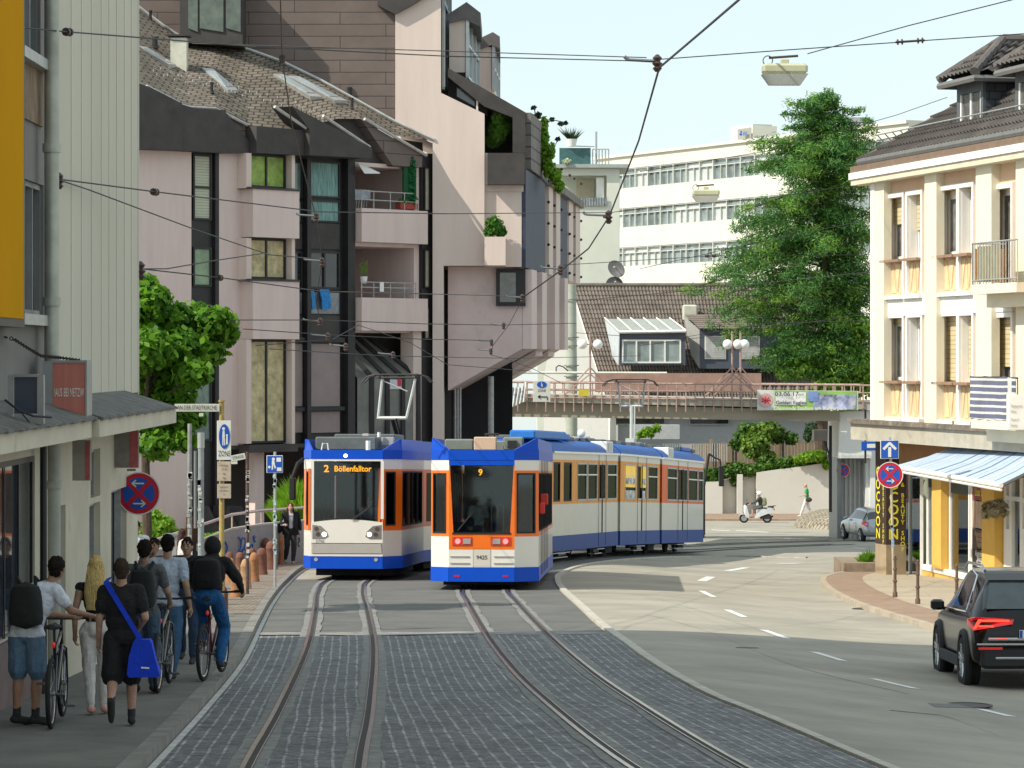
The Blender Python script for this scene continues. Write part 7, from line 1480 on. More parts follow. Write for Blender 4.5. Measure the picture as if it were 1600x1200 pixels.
def carbody(root, secs, W, paint, glass, sub=2):
 """secs: (y, zbottom, zbelt, half width at belt, ztop, half width at top, glass flag)"""
 rows = []; m_ = []
 for (y, zb_, zk, wk, zt_, wt, g_) in secs:
  zm = zb_+(zk-zb_)*.45
  h = [(wk*.86, zb_), (wk*.98, zb_+.07), (wk*1.0, zm), (wk*.99, zk-.05), (wk*.955, zk), (wt*1.0+.01, zt_-.05), (wt*.9, zt_-.008), (wt*.45, zt_+.012)]
  rows.append([(x, y, z) for x, z in h]+[(-x, y, z) for x, z in h[::-1]])
 n = len(rows[0]); mb = MB(); mb.v = [Vector(p) for r in rows for p in r]
 for j in range(len(rows)-1):
  for i in range(n):
   a, b = j*n+i, j*n+(i+1) % n; mb.f.append((a, b, b+n, a+n)); k = i if i < 8 else 15-i-1 if i < 15 else 99
   k = i if i <= 7 else (14-i if i < 15 else 99); s = secs[j][6]; mi = 0
   if 's' in s and k == 4: mi = 1
   if 't' in s and k in (5, 6, 7): mi = 1
   mb.m.append(mi)
 mb.f += [tuple(range(n))[::-1], tuple(range((len(rows)-1)*n, len(rows)*n))]; mb.m += [0, 0]
 o = mb.build('body', [paint, glass], root, local=True, sm=False, fix=True)
 o.data.polygons.foreach_set('use_smooth', [True]*len(o.data.polygons)); md = o.modifiers.new('sub', 'SUBSURF'); md.levels = sub; md.render_levels = sub
 return o
suv = thing('sport_utility_vehicle', 'black SUV with lit red tail lights driving away at the right edge', 'car', (7.42, 45.2, gz(6.6, 46)+.0), 0); suv.rotation_euler.x = -SL*.9
W = .92
secs = [(-.02, .5, .66, .66, .8, .6, ''), (.0, .42, .7, .82, .92, .74, ''), (.1, .34, .86, .9, 1.04, .76, ''), (.17, .31, .98, .915, 1.12, .74, 't'), (.56, .3, 1.06, .915, 1.58, .62, 's'), (.62, .3, 1.06, .915, 1.6, .62, 's'), (1.3, .3, 1.04, .92, 1.655, .63, 's'), (1.36, .3, 1.04, .92, 1.66, .63, 's'), (2.25, .3, 1.02, .92, 1.66, .635, 's'), (2.32, .3, 1.02, .92, 1.655, .635, 's'), (2.75, .3, 1.01, .92, 1.6, .62, 'st'), (3.45, .3, 1.0, .91, 1.1, .72, ''), (4.1, .3, .92, .89, 1.0, .7, ''), (4.42, .34, .8, .82, .88, .66, ''), (4.5, .45, .65, .7, .7, .6, '')]
carbody(suv, secs, W, carp, cgl, 2)
for x, s in ((-.83, -1), (.83, 1)):
 for y in (.88, 3.56): wheel(suv, x, y, .36, .24, s)
mb = MB()
for s in (-1, 1):
 for y in (.88, 3.56): mb.torus((s*.905, y, .37), (1, 0, 0), .41, .055, 28, 6)
 mb.bbox(s*.93-.03, s*.93+.03, 1.2, 3.2, .26, .42, .01)
mb.bbox(-.8, .8, -.07, .2, .3, .62, .05); mb.build('cladding', blkp, suv, local=True, sm=True)
mb = MB(); mb.bbox(-.86, .86, -.075, -.02, .635, .66, .005); mb.bbox(-.6, .6, -.085, -.03, .44, .47, .005); mb.bbox(-.7, .7, -.045, .02, .70, .74, .008); mb.build('chrome_strip', chrome, suv, local=True)
mb = MB(); mb.box(-.84, -.5, -.085, -.07, .575, .61); mb.box(.5, .84, -.085, -.07, .575, .61); mb.build('reflector', redl, suv, local=True)
for s in (-1, 1):
 mb = MB(); mb.prism([(s*.93, .34, .99), (s*.93, .34, .9), (s*.9, .03, .84), (s*.35, -.03, .93), (s*.33, -.02, 1.0), (s*.86, .02, 1.03)], (0, .06, 0)); t_ = mb.build('tail_light', redl, suv, local=True)
 mb = MB(); mb.prism([(s*.86, -.01, .87), (s*.9, .0, .87), (s*.83, -.01, 1.0), (s*.78, -.02, 1.0)], (0, -.02, 0)); mb.prism([(s*.8, -.012, .965), (s*.4, -.045, .965), (s*.4, -.045, .995), (s*.8, -.012, .995)], (0, -.02, 0)); mb.prism([(s*.83, -.012, .89), (s*.62, -.03, .89), (s*.62, -.03, .915), (s*.83, -.012, .915)], (0, -.02, 0)); mb.build('light_strip', redlit, t_, local=True)
mb = MB(); mb.prism([(-.66, .5, 1.57), (.66, .5, 1.57), (.64, .75, 1.66), (-.64, .75, 1.66)], (0, -.1, -.03)); mb.build('spoiler', carp, suv, local=True)
mb = MB(); rg = [(.2, 1.10, .69), (.36, 1.30, .66), (.52, 1.5, .61)]; mb.prism([(-.69, .185, 1.13), (.69, .185, 1.13), (.6, .47, 1.53), (-.6, .47, 1.53)], (0, -.025, .01)); mb.build('rear_window', cglg, suv, local=True)
for s in (-1, 1):
 mb = MB(); mb.tube([(s*.62, .75, 1.66), (s*.63, .95, 1.73), (s*.64, 2.3, 1.735), (s*.63, 2.6, 1.66)], .022, 6); mb.build('roof_rail', alloy, suv, local=True)
 mb = MB(); mb.bbox(s*1.02-.1, s*1.02+.1, 2.85, 3.0, 1.0, 1.16, .035); mb.tube([(s*.9, 2.95, 1.02), (s*1.0, 2.95, 1.06)], .03, 6); mb.build('wing_mirror', carp, suv, local=True, sm=True)
 mb = MB(); mb.tube([(s*.915, .7, 1.08), (s*.915, 2.9, 1.045)], .012, 5); mb.tube([(s*.905, .62, 1.1), (s*.8, .75, 1.36), (s*.68, 1.1, 1.58), (s*.65, 1.7, 1.63)], .011, 5); mb.build('window_trim', chrome, suv, local=True)
mb = MB(); mb.torus((0, -.06, .93), (0, 1, 0), .075, .01, 24, 5);
for s in (-1, 1): mb.tube([(s*.055, -.065, .97), (s*.02, -.065, .88), (0, -.065, .93)], .007, 4)
mb.build('round_emblem', chrome, suv, local=True)
mb = MB(); mb.bbox(-.26, .26, -.065, -.04, .735, .85, .004); lp_ = mb.build('licence_plate', whitem, suv, local=True); mb = MB(); mb.box(-.255, -.215, -.07, -.0655, .74, .845); mb.build('blue_band', blue, lp_, local=True)
mb = MB(); mb.tube([(0, .7, 1.67), (0, .62, 1.73)], .02, 5); mb.build('aerial', carp, suv, local=True)
g = Vector((15.75, 135.2, gz(15, 137))); sv = thing('hatchback_car', 'silver hatchback half hidden by the advertising pillar at the junction', 'car', g, radians(10));
secs = [(-.02, .42, .58, .6, .7, .55, ''), (.02, .32, .62, .76, .84, .68, ''), (.16, .26, .8, .84, .98, .68, 't'), (.55, .24, .93, .86, 1.36, .58, 's'), (.62, .24, .93, .86, 1.38, .58, 's'), (1.2, .24, .91, .87, 1.45, .58, 's'), (2.0, .24, .9, .87, 1.46, .58, 's'), (2.08, .24, .9, .87, 1.455, .58, 's'), (2.5, .24, .89, .87, 1.4, .57, 'st'), (3.35, .24, .86, .86, .95, .66, ''), (3.95, .25, .76, .82, .84, .62, ''), (4.2, .3, .64, .74, .7, .58, ''), (4.28, .4, .52, .6, .55, .5, '')]
carbody(sv, secs, .87, cars_, cgl, 2)
for x, s in ((-.78, -1), (.78, 1)):
 for y in (.75, 3.38): wheel(sv, x, y, .32, .2, s)
mb = MB()
for s in (-1, 1):
 for y in (.75, 3.38): mb.torus((s*.83, y, .33), (1, 0, 0), .345, .03, 24, 6)
mb.build('wheel_arch', blkp, sv, local=True, sm=True)
for s in (-1, 1):
 mb = MB(); mb.prism([(s*.87, .5, .88), (s*.87, .48, .78), (s*.8, .06, .72), (s*.5, .02, .74), (s*.5, .05, .84), (s*.8, .12, .9)], (0, .05, 0)); mb.build('tail_light', redl, sv, local=True)
 mb = MB(); mb.bbox(s*.95-.08, s*.95+.08, 2.6, 2.72, .9, 1.03, .03); mb.build('wing_mirror', cars_, sv, local=True)
 mb = MB(); mb.tube([(s*.873, 1.35, .3), (s*.885, 1.33, .88)], .006, 4); mb.tube([(s*.873, 2.4, .3), (s*.885, 2.38, .88)], .006, 4); mb.tube([(s*.88, 1.5, .78), (s*.9, 1.65, .78)], .012, 4); mb.build('door_seam', blkp, sv, local=True)
mb = MB(); mb.bbox(-.26, .26, -.04, .0, .55, .66, .004); mb.build('licence_plate', whitem, sv, local=True)
# ---- scooter (riding left), local front is +Y, turned a quarter
g = G(1182, 817); sct = thing('motor_scooter', 'white motor scooter riding left in front of the white retaining wall', 'scooter', g, radians(84))
scw = M('scooter_white', (.6, .62, .62), .25, .2, coat=.6)
for y, nm in ((-.58, 'wheel'), (.68, 'wheel')):
 mb = MB(); mb.torus((0, y, .25), (1, 0, 0), .2, .055, 24, 8); w_ = mb.build(nm, tyre, sct, local=True, sm=True); mb = MB(); mb.annulus((-.03, y, .25), (1, 0, 0), .03, .16, .06, 20); mb.build('rim', alloy, w_, local=True)
mb = MB(); mb.loft([[(-x, y, z), (x, y, z), (x*.8, y, z2), (-x*.8, y, z2)] for x, y, z, z2 in ((.06, -.95, .72, .8), (.14, -.75, .55, .85), (.17, -.4, .42, .82), (.16, -.1, .3, .72), (.14, .1, .24, .32), (.15, .38, .24, .34), (.19, .52, .3, .9), (.17, .62, .42, 1.0), (.08, .7, .6, .95))]); mb.loft([[(-x, y, z), (x, y, z), (x, y, z+.05), (-x, y, z+.05)] for x, y, z in ((.07, .42, .4), (.09, .62, .47), (.08, .85, .44), (.05, .95, .34))]); bd_ = mb.build('body', scw, sct, local=True, sm=True)
mb = MB(); mb.bbox(-.15, .15, -.6, .12, .74, .84, .04); mb.bbox(-.12, .12, -.95, -.6, .82, .92, .04); mb.build('seat', blkp, sct, local=True)
mb = MB(); mb.tube([(0, .62, .9), (0, .52, 1.06)], .04, 8); mb.tube([(-.34, .4, 1.06), (-.12, .52, 1.06), (.12, .52, 1.06), (.34, .4, 1.06)], .018, 6); mb.tube([(-.3, .47, 1.06), (-.34, .52, 1.25)], .008, 5); mb.ball((-.36, .52, 1.27), (.05, .015, .035)); mb.build('handlebar', blkp, sct, local=True)
mb = MB(); mb.box(-.12, .12, -.75, -.2, .22, .42); mb.tube([(.14, -.9, .35), (.14, -.3, .3)], .05, 8); mb.tube([(-.1, -.58, .25), (-.12, -.1, .35)], .03, 6); mb.tube([(0, .68, .25), (0, .6, .75)], .035, 8); mb.build('engine', blkp, sct, local=True)
mb = MB(); mb.bbox(-.1, .1, -.99, -.93, .68, .78, .01); mb.build('tail_light', redl, sct, local=True)
mb = MB(); mb.tube([(-.12, -.6, .86), (-.12, -1.05, .95), (.12, -1.05, .95), (.12, -.6, .86)], .015, 6); mb.build('luggage_rack', blkp, sct, local=True)
                # == people
import numpy as np
MC = {}
def cm(name, c, **k):
 if name not in MC: MC[name] = M(name, c, k.pop('rough', .85), **{'var': .18, 'scale': 9, 'bump': .9, 'bscale': 17, **k})
 return MC[name]
def rcone(mb, a, b, ra, rb):
 a, b = Vector(a), Vector(b); d = (b-a).normalized() if (b-a).length > 1e-6 else Vector((0, 0, 1))
 mb.tube([a-d*ra*.97, a-d*ra*.7, a, b, b+d*rb*.7, b+d*rb*.97], [ra*.2, ra*.71, ra, rb, rb*.71, rb*.2], 12)
SKL = dict(pelvis=(0, 0, .95), chest=(0, 0, 1.27), neck=(0, 0, 1.47), head=(0, .02, 1.63), sl=(-.17, 0, 1.41), sr=(.17, 0, 1.41), el=(-.23, -.02, 1.13), er=(.23, -.02, 1.13), wl=(-.24, .06, .89), wr=(.24, .06, .89),
   hl=(-.09, 0, .92), hr=(.09, 0, .92), kl=(-.1, .02, .5), kr=(.1, .02, .5), al=(-.1, -.02, .08), ar=(.1, -.02, .08))
def person(label, loc, rz, h, top, bottom, shoe=(.03, .03, .03), skin=(.42, .26, .18), hair=(.02, .015, .012), sleeve='short', legs='long', hairlen=0, J={}, fem=False, face=True, group=None, shirt_z=None, bulk=1., hairname='hair', hood=False, bald=False, sock=None, hx=.09, footrot=None, legloose=1.):
 s_ = h/1.75; j = {k: Vector(v) for k, v in {**SKL, **J}.items()}; o = thing('person', label, 'person', loc, rz, group)
 pr = []; C = lambda a, b, ra, rb, t: pr.append(('c', Vector(a), Vector(b), ra, rb, t)); E = lambda c, r, t: pr.append(('e', Vector(c), Vector(r), 0, 0, t))
 ch, pv, nk, hd = j['chest'], j['pelvis'], j['neck'], j['head']; bt = bulk
 E(ch, (.165*bt*(.88 if fem else 1), .115*bt, .2), 'top'); E(ch.lerp(pv, .55), ((.12 if fem else .145)*bt, .1*bt, .16), 'top'); E(pv, (.165 if fem else .16, .12, .13), 'bottom')
 C(j['sl'], j['sr'], .068*bt*(.85 if fem else 1), .068*bt*(.85 if fem else 1), 'top'); C(ch+Vector((-.07, -.01, .1)), nk+Vector((0, 0, -.03)), .08, .055, 'top'); C(ch+Vector((.07, -.01, .1)), nk+Vector((0, 0, -.03)), .08, .055, 'top')
 C(nk+Vector((0, 0, -.02)), hd+Vector((0, -.02, -.06)), .056, .052, 'skin')
 E(hd, (.075, .093, .108), 'skin'); f = Vector((0, 1, 0)); E(hd+Vector((0, .035, -.065)), (.05, .05, .055), 'skin')
 C(hd+Vector((0, .088, .0)), hd+Vector((0, .112, -.028)), .01, .014, 'skin')
 for s in (-1, 1): E(hd+Vector((s*.077, -.005, -.01)), (.012, .02, .03), 'skin')
 for a, k, an in (('hl', 'kl', 'al'), ('hr', 'kr', 'ar')):
  H, K, A = j[a], j[k], j[an]; wl_ = 1.2*legloose if legs == 'long' else 1.
  if legs == 'short':
   M1 = H.lerp(K, .9); C(H, M1, .105, .1*legloose, 'bottom'); C(H.lerp(K, .8), K, .062, .056, 'skin'); C(K, K.lerp(A, .35), .055, .058, 'skin'); C(K.lerp(A, .35), A+Vector((0, 0, .03)), .056, .037, 'skin')
   if sock: C(K.lerp(A, .78), A+Vector((0, 0, .02)), .044, .042, 'sock')
  else: C(H, K, .098 if not fem else .1, .068*wl_, 'bottom'); C(K, K.lerp(A, .35), .064*wl_, .062*wl_, 'bottom'); C(K.lerp(A, .35), A+Vector((0, 0, .04)), .062*wl_, .046*wl_, 'bottom')
  d = (A-K).normalized(); fd = Vector((0, 1, 0)) if not footrot else Vector(footrot.get(an, (0, 1, 0))).normalized()
  C(A+Vector((0, 0, -.02))-fd*.03, A-Vector((0, 0, .035))+fd*.1, .042, .04, 'shoe'); C(A-Vector((0, 0, .04))+fd*.08, A-Vector((0, 0, .045))+fd*.17, .042, .03, 'shoe')
 for a, k, w_ in (('sl', 'el', 'wl'), ('sr', 'er', 'wr')):
  S_, E_, W_ = j[a], j[k], j[w_]
  if sleeve == 'short': C(S_, S_.lerp(E_, .62), .068*bt, .062*bt, 'top'); C(S_.lerp(E_, .5), E_, .046, .041, 'skin')
  elif sleeve == 'none': C(S_, E_, .05, .037, 'skin')
  else: C(S_, E_, .066*bt, .055*bt, 'top')
  t = 'top' if sleeve == 'long' else 'skin'; C(E_, W_, .05 if t == 'top' else .04, .036 if t == 'top' else .027, t)
  d = (W_-E_).normalized(); inn = Vector((-1 if a == 'sr' else 1, 0, 0)); sd = d.cross(inn).normalized(); pl_ = W_+d*.055;
  C(W_, pl_+d*.02, .026, .028, 'skin')
  for q in range(4):
   b0 = pl_+d*.035+sd*(.0165*(q-1.5)); l_ = (.034, .04, .038, .03)[q]; b1 = b0+(d+inn*.35).normalized()*l_; b2 = b1+(d*.45+inn).normalized()*l_*.9; C(b0, b1, .0105, .0095, 'skin'); C(b1, b2, .0095, .008, 'skin')
  t0 = W_+d*.03-sd*.022; t1 = t0+(d*.5-sd+inn*.3).normalized()*.036; C(t0, t1, .012, .011, 'skin'); C(t1, t1+(d+inn*.8).normalized()*.03, .011, .009, 'skin')
 mb = MB()
 for k, a, b, ra, rb, t in pr:
  if k == 'c': rcone(mb, a, b, ra, rb)
  else: mb.ball(a, tuple(b), 16, 10)
 me = bpy.data.meshes.new('p'); me.from_pydata([tuple(v*s_) for v in mb.v], [], mb.f); bm = bmesh.new(); bm.from_mesh(me); bmesh.ops.recalc_face_normals(bm, faces=bm.faces); bm.to_mesh(me); bm.free()
 t_ = bpy.data.objects.new('tmp', me); COL.objects.link(t_); md = t_.modifiers.new('r', 'REMESH'); md.mode = 'VOXEL'; md.voxel_size = .0095; m2 = t_.modifiers.new('s', 'SMOOTH'); m2.factor = .5; m2.iterations = 2
 bpy.context.view_layer.update(); me2 = bpy.data.meshes.new_from_object(t_.evaluated_get(bpy.context.evaluated_depsgraph_get())); bpy.data.objects.remove(t_)
 n = len(me2.vertices); co = np.empty(n*3, np.float32); me2.vertices.foreach_get('co', co); co = co.reshape(-1, 3)/s_
 best = np.full(n, 1e9); tag_ = np.zeros(n, int); names = ['skin', 'top', 'bottom', 'shoe', 'sock']
 for k, a, b, ra, rb, t in pr:
  A_, B_ = np.array(a), np.array(b)
  if k == 'c': d = B_-A_; L = max(1e-9, d@d); tt = np.clip((co-A_)@d/L, 0, 1); ds = np.linalg.norm(co-A_-tt[:, None]*d, axis=1)-(ra+(rb-ra)*tt)
  else: ds = (np.linalg.norm((co-A_)/B_, axis=1)-1)*B_.min()
  if t == 'top' and shirt_z: pass
  m = ds < best; best[m] = ds[m]; tag_[m] = names.index(t)
 if shirt_z: m = (tag_ == 2) & (co[:, 2] > shirt_z); tag_[m] = 1
 if fem and sleeve == 'none': pass
 no = np.empty(n*3, np.float32); me2.vertices.foreach_get('normal', no); no = no.reshape(-1, 3); ph = len(label)*1.7
 for i in np.nonzero((tag_ == 1) | (tag_ == 2))[0]: q = co[i]; v_ = Vector((q[0]*9+ph, q[1]*9, q[2]*(5 if tag_[i] == 2 else 11))); co[i] += no[i]*(.011*noise.noise(v_)+.006*noise.noise(v_*2.7))
 me2.vertices.foreach_set('co', (co*s_).ravel())
 fv = np.array([p.vertices[0] for p in me2.polygons]); me2.polygons.foreach_set('material_index', tag_[fv]); me2.polygons.foreach_set('use_smooth', [True]*len(me2.polygons))
 key = lambda c: '_'.join('%02d' % int(x*99) for x in c)
 for nm, c in zip(names, (skin, top, bottom, shoe, sock or shoe)): me2.materials.append(cm(('skin_' if nm == 'skin' else 'cloth_')+key(c), c, rough=.55 if nm == 'skin' else .9, var=.08 if nm == 'skin' else .2))
 bd = bpy.data.objects.new('body', me2); COL.objects.link(bd); bd.parent = o; me2.name = 'body'
 S = lambda v: Vector(v)*s_
 hm_ = cm('hair_'+key(hair), hair, rough=.9, spec=.08, scale=20, var=.5, stretch=(6, 6, 1))
 if hood: mb = MB(); mb.ball(S(hd+Vector((0, -.015, .015))), (.105*s_, .12*s_, .13*s_), 20, 12); mb.ball(S(hd+Vector((0, -.05, -.12))), (.1*s_, .08*s_, .07*s_), 16, 8); mb.build('hood', cm('cloth_'+key(top), top), o, local=True, sm=True)
 elif not bald:
  mb = MB(); mb.ball(S(hd+Vector((0, -.018, .022))), (.083*s_, .1*s_, .104*s_), 34, 22)
  if hairlen:
   rg = []; hz0 = hd.z+.03; w0 = .085
   for k in range(9):
    t = k/8; z = hz0-hairlen*t; yy = hd.y-.05-.06*sin(min(1, t*1.6)*pi/2); ww = (w0+.05*sin(t*pi*.7))*(1-.25*t); rg.append([Vector((ww*cos(a)*(1+.04*sin(7*a+k)), yy+.045*(1-.3*t)*sin(a), z))*s_ for a in [2*pi*i/22 for i in range(22)]])
   mb.loft(rg)
  else: mb.ball(S(hd+Vector((0, -.055, -.035))), (.066*s_, .05*s_, .06*s_), 14, 8)
  mb.v = [v+Vector((noise.noise(v*38), noise.noise(v*38+Vector((5, 0, 0))), noise.noise(v*30+Vector((0, 7, 0)))))*.016 for v in mb.v]; mb.build(hairname, hm_, o, local=True, sm=True)
 if face:
  for s in (-1, 1): mb = MB(); mb.ball(S(hd+Vector((s*.03, .083, .008))), .0105*s_, 8, 6); mb.build('eye', cm('eye_dark', (.02, .015, .01)), o, local=True)
  mb = MB(); mb.ball(S(hd+Vector((0, .084, -.062))), (.024*s_, .01*s_, .006*s_), 10, 6); mb.build('mouth', cm('lips', (.32, .1, .09)), o, local=True)
  mb = MB()
  for s in (-1, 1): mb.tube([S(hd+Vector((s*.015, .09, .03))), S(hd+Vector((s*.045, .08, .032)))], .005*s_, 4)
  mb.build('eyebrows', hm_, o, local=True)
 return o
def backpack(label, p, j, s_, col, rz, size=(.15, .09, .22), o=(0, -.2, 1.2), name='backpack', strap=True, cat='backpack'):
 """bag on a person's back; same frame as the person"""
 q = thing(name, label, cat, p, rz); c = Vector(o)*s_; mt = cm('bag_'+name+'%d' % int(col[2]*99+col[0]*9), col, bump=.5)
 mb = MB(); sx, sy, sz = (x*s_ for x in size); rg = []
 for k in range(11):
  t = -1+2*k/10; w_ = (1-abs(t)**5)**.4+.02; rg.append([c+Vector((sx*w_*(1-.12*t)*(abs(cos(a))**.6)*(1 if cos(a) > 0 else -1), sy*w_*(abs(sin(a))**.7)*(1 if sin(a) > 0 else -1)*(1.15-.15*t), sz*t)) for a in [2*pi*i/20 for i in range(20)]])
 mb.loft(rg); mb.build('bag', mt, q, local=True, sm=True)
 mb = MB(); mb.ball(c+Vector((0, -sy*.85, -sz*.3)), (sx*.72, sy*.45, sz*.42), 16, 8); mb.build('front_pocket', mt, q, local=True, sm=True)
 if strap:
  mb = MB()
  for s in (-1, 1): mb.tube([c+Vector((s*sx*.5, sy*.6, sz*.85)), Vector((s*.1, -.03, 1.5))*s_, Vector((s*.11, .07, 1.44))*s_, Vector((s*.13, .125, 1.28))*s_, c+Vector((s*sx*.8, sy*.9, -sz*.6))], .018*s_, 6)
  mb.build('strap', mt, q, local=True)
 return q
def bicycle(label, loc, rz, tilt=0., accent=(.02, .02, .022), steer=0):
 b = thing('bicycle', label, 'bicycle', loc, rz, 'bicycles among the people on the left pavement'); b.rotation_euler.y = tilt; r = .345
 for y in (0, 1.05):
  mb = MB(); mb.torus((0, y, r), (1, 0, 0), r-.024, .024, 36, 8); w_ = mb.build('wheel', tyre, b, local=True, sm=True)
  mb = MB(); mb.torus((0, y, r), (1, 0, 0), r-.056, .011, 32, 5); mb.tube([(-.04, y, r), (.04, y, r)], .022, 8); mb.build('rim', alloy, w_, local=True)
  mb = MB()
  for k in range(16): a = 2*pi*k/16; mb.tube([(.02*(-1)**k, y, r), (0, y+cos(a)*(r-.05), r+sin(a)*(r-.05))], .0022, 3)
  mb.build('spokes', alloy, w_, local=True)['kind'] = 'stuff'
 fr = M('bike_frame_%d' % int(accent[0]*99), accent, .3, .4, coat=.5, var=.05); bb = Vector((0, .43, .29)); st = Vector((0, .3, .82)); hd = Vector((0, .92, .88)); hb = Vector((0, .95, .74))
 mb = MB(); mb.tube([bb, st], .018, 8); mb.tube([st-Vector((0, -.02, .12)), hd], .018, 8); mb.tube([bb, hb], .02, 8); mb.tube([hd+Vector((0, -.01, .06)), hb], .02, 8)
 for s in (-1, 1): mb.tube([(s*.045, 0, r), bb+Vector((s*.03, -.03, 0))], .01, 6); mb.tube([(s*.045, 0, r), st+Vector((s*.02, 0, -.13))], .009, 6); mb.tube([(s*.05, 1.05, r), (s*.045, .99, .7), hb], .011, 6)
 mb.build('frame', fr, b, local=True, sm=True)
 mb = MB(); mb.tube([st, st+Vector((0, -.03, .14))], .013, 8); c = st+Vector((0, -.05, .16)); mb.loft([[c+Vector((w_*cos(a), y+.0*cos(a), .028*sin(a))) for a in [2*pi*k/12 for k in range(12)]] for y, w_ in ((-.14, .03), (-.1, .085), (-.03, .08), (.05, .035), (.14, .02))]); mb.build('saddle', blkp, b, local=True, sm=True)
 mb = MB(); g_ = hd+Vector((0, .04, .12)); mb.tube([hd, g_], .015, 8); mb.tube([g_+Vector((-.3, -.08, .02)), g_+Vector((-.1, 0, 0)), g_+Vector((.1, 0, 0)), g_+Vector((.3, -.08, .02))], .013, 8)
 for s in (-1, 1): mb.tube([g_+Vector((s*.18, -.04, .01)), g_+Vector((s*.31, -.085, .02))], .019, 8)
 mb.build('handlebar', blkp, b, local=True)
 mb = MB(); mb.tube([bb-Vector((.09, 0, 0)), bb+Vector((.09, 0, 0))], .02, 8); mb.annulus(bb+Vector((.05, 0, 0)), (1, 0, 0), .06, .095, .006, 20)
 for s in (-1, 1): e = bb+Vector((s*.08, s*.12, -s*.12)); mb.tube([bb+Vector((s*.07, 0, 0)), e], .012, 6); mb.bbox(min(e.x, e.x+s*.1), max(e.x, e.x+s*.1), e.y-.035, e.y+.035, e.z-.012, e.z+.012, .004)
 mb.build('crank', M('crank_steel', (.15, .15, .15), .35, .8), b, local=True)
 mb = MB(); mb.ball(st+Vector((0, -.08, -.02)), (.02, .012, .03), 8, 6); mb.build('rear_light', redl, b, local=True); return b
def PP(px, py, h=.11): g = G(px, py, h); return g
TIE = None
p = PP(42, 1133); r1 = radians(-14)
person('man in white T-shirt, denim shorts and black backpack reaching for a bicycle handlebar', p, r1, 1.72, (.62, .64, .7), (.1, .17, .25), legs='short', J=dict(chest=(.1, .06, 1.25), neck=(.2, .12, 1.44), head=(.26, .16, 1.58), sl=(.02, .02, 1.36), sr=(.28, .08, 1.36), el=(-.02, .2, 1.12), er=(.42, .14, 1.15), wl=(.28, .35, 1.08), wr=(.55, .26, 1.1), pelvis=(0, 0, .94)), skin=(.36, .2, .13), face=False, sock=(.03, .03, .03), shirt_z=.9, footrot={'al': (1, .5, 0), 'ar': (1, .6, 0)})
backpack('bulky black backpack on the man in the white T-shirt', p, None, .98, (.012, .014, .013), r1, (.16, .1, .24), (.04, -.12, 1.22))
bicycle('black bicycle held by the man in the white T-shirt, nearest the camera', PP(80, 1139), radians(2), 0)
person('woman with very long blonde hair, black top and white trousers walking away', PP(150, 1117), radians(0), 1.64, (.012, .012, .014), (.6, .57, .53), shoe=(.55, .3, .24), skin=(.42, .25, .17), hair=(.58, .42, .17), hairlen=.5, sleeve='none', fem=True, face=False, J=dict(al=(-.05, -.05, .09), ar=(.08, .1, .08), kl=(-.08, .02, .5), kr=(.08, .1, .5), wr=(.27, .12, .9)), legloose=.85)
p = PP(190, 1135); person('person in black T-shirt and black shorts walking with a blue bag at the hip', p, radians(4), 1.65, (.012, .012, .013), (.014, .014, .016), legs='short', skin=(.42, .24, .17), hair=(.05, .035, .025), face=False, J=dict(kl=(-.09, -.05, .5), al=(-.09, -.36, .3), ar=(.1, .06, .08), kr=(.1, .1, .5), er=(.25, -.06, 1.14), wr=(.16, .12, 1.0)), footrot={'al': (0, .35, -1)}, sock=(.03, .03, .04), bulk=1.18, legloose=1.25, shirt_z=.86)
q = thing('shoulder_bag', 'bright royal blue shoulder bag carried by the person in black shorts', 'bag', p, radians(4)); bag = cm('bag_royal', (.005, .045, .55), bump=.5)
mb = MB(); mb.loft([[(x0, -.2, z), (x1, -.2, z), (x1+.01, -.06, z), (x0, -.06, z)] for x0, x1, z in ((.08, .36, .5), (.06, .38, .53), (.08, .33, .7), (.12, .3, .84), (.14, .28, .87))]); mb.build('bag', bag, q, local=True)
mb = MB(); mb.prism([(-.17, -.14, 1.42), (-.12, -.14, 1.44), (.22, -.16, .86), (.17, -.16, .86)], (0, .012, 0)); mb.prism([(-.17, -.14, 1.42), (-.12, -.14, 1.44), (-.1, .1, 1.46), (-.15, .1, 1.44)], (0, 0, .012)); mb.build('strap', bag, q, local=True)
mb = MB(); mb.prism([(.2, -.206, .59), (.28, -.206, .585), (.28, -.206, .6), (.2, -.206, .605)], (0, -.003, 0)); mb.build('printed_mark', whitem, q, local=True)
p = PP(226, 1082); person('man in a charcoal T-shirt with a black rucksack pushing a bicycle', p, radians(-3), 1.74, (.085, .09, .095), (.05, .085, .13), skin=(.3, .18, .12), face=False, J=dict(er=(.26, .02, 1.15), wr=(.26, .22, 1.02)), shirt_z=.9)
backpack('slim black rucksack on the man in the charcoal T-shirt', p, None, .99, (.008, .009, .012), radians(-3), (.14, .085, .25), (0, -.17, 1.2))
bicycle('dark bicycle pushed along by the man in charcoal', PP(247, 1083), radians(-1), 0, (.03, .03, .035))
person('man in a pale blue grey T-shirt and blue jeans walking away', PP(262, 1063), radians(-4), 1.76, (.4, .46, .55), (.045, .11, .2), shoe=(.05, .05, .06), skin=(.38, .23, .15), hair=(.012, .01, .01), face=False, J=dict(ar=(.08, -.16, .1), kr=(.1, -.03, .5), al=(-.09, .18, .08), kl=(-.1, .13, .52), wr=(.27, .0, .89), er=(.24, -.07, 1.13)), shirt_z=.9)
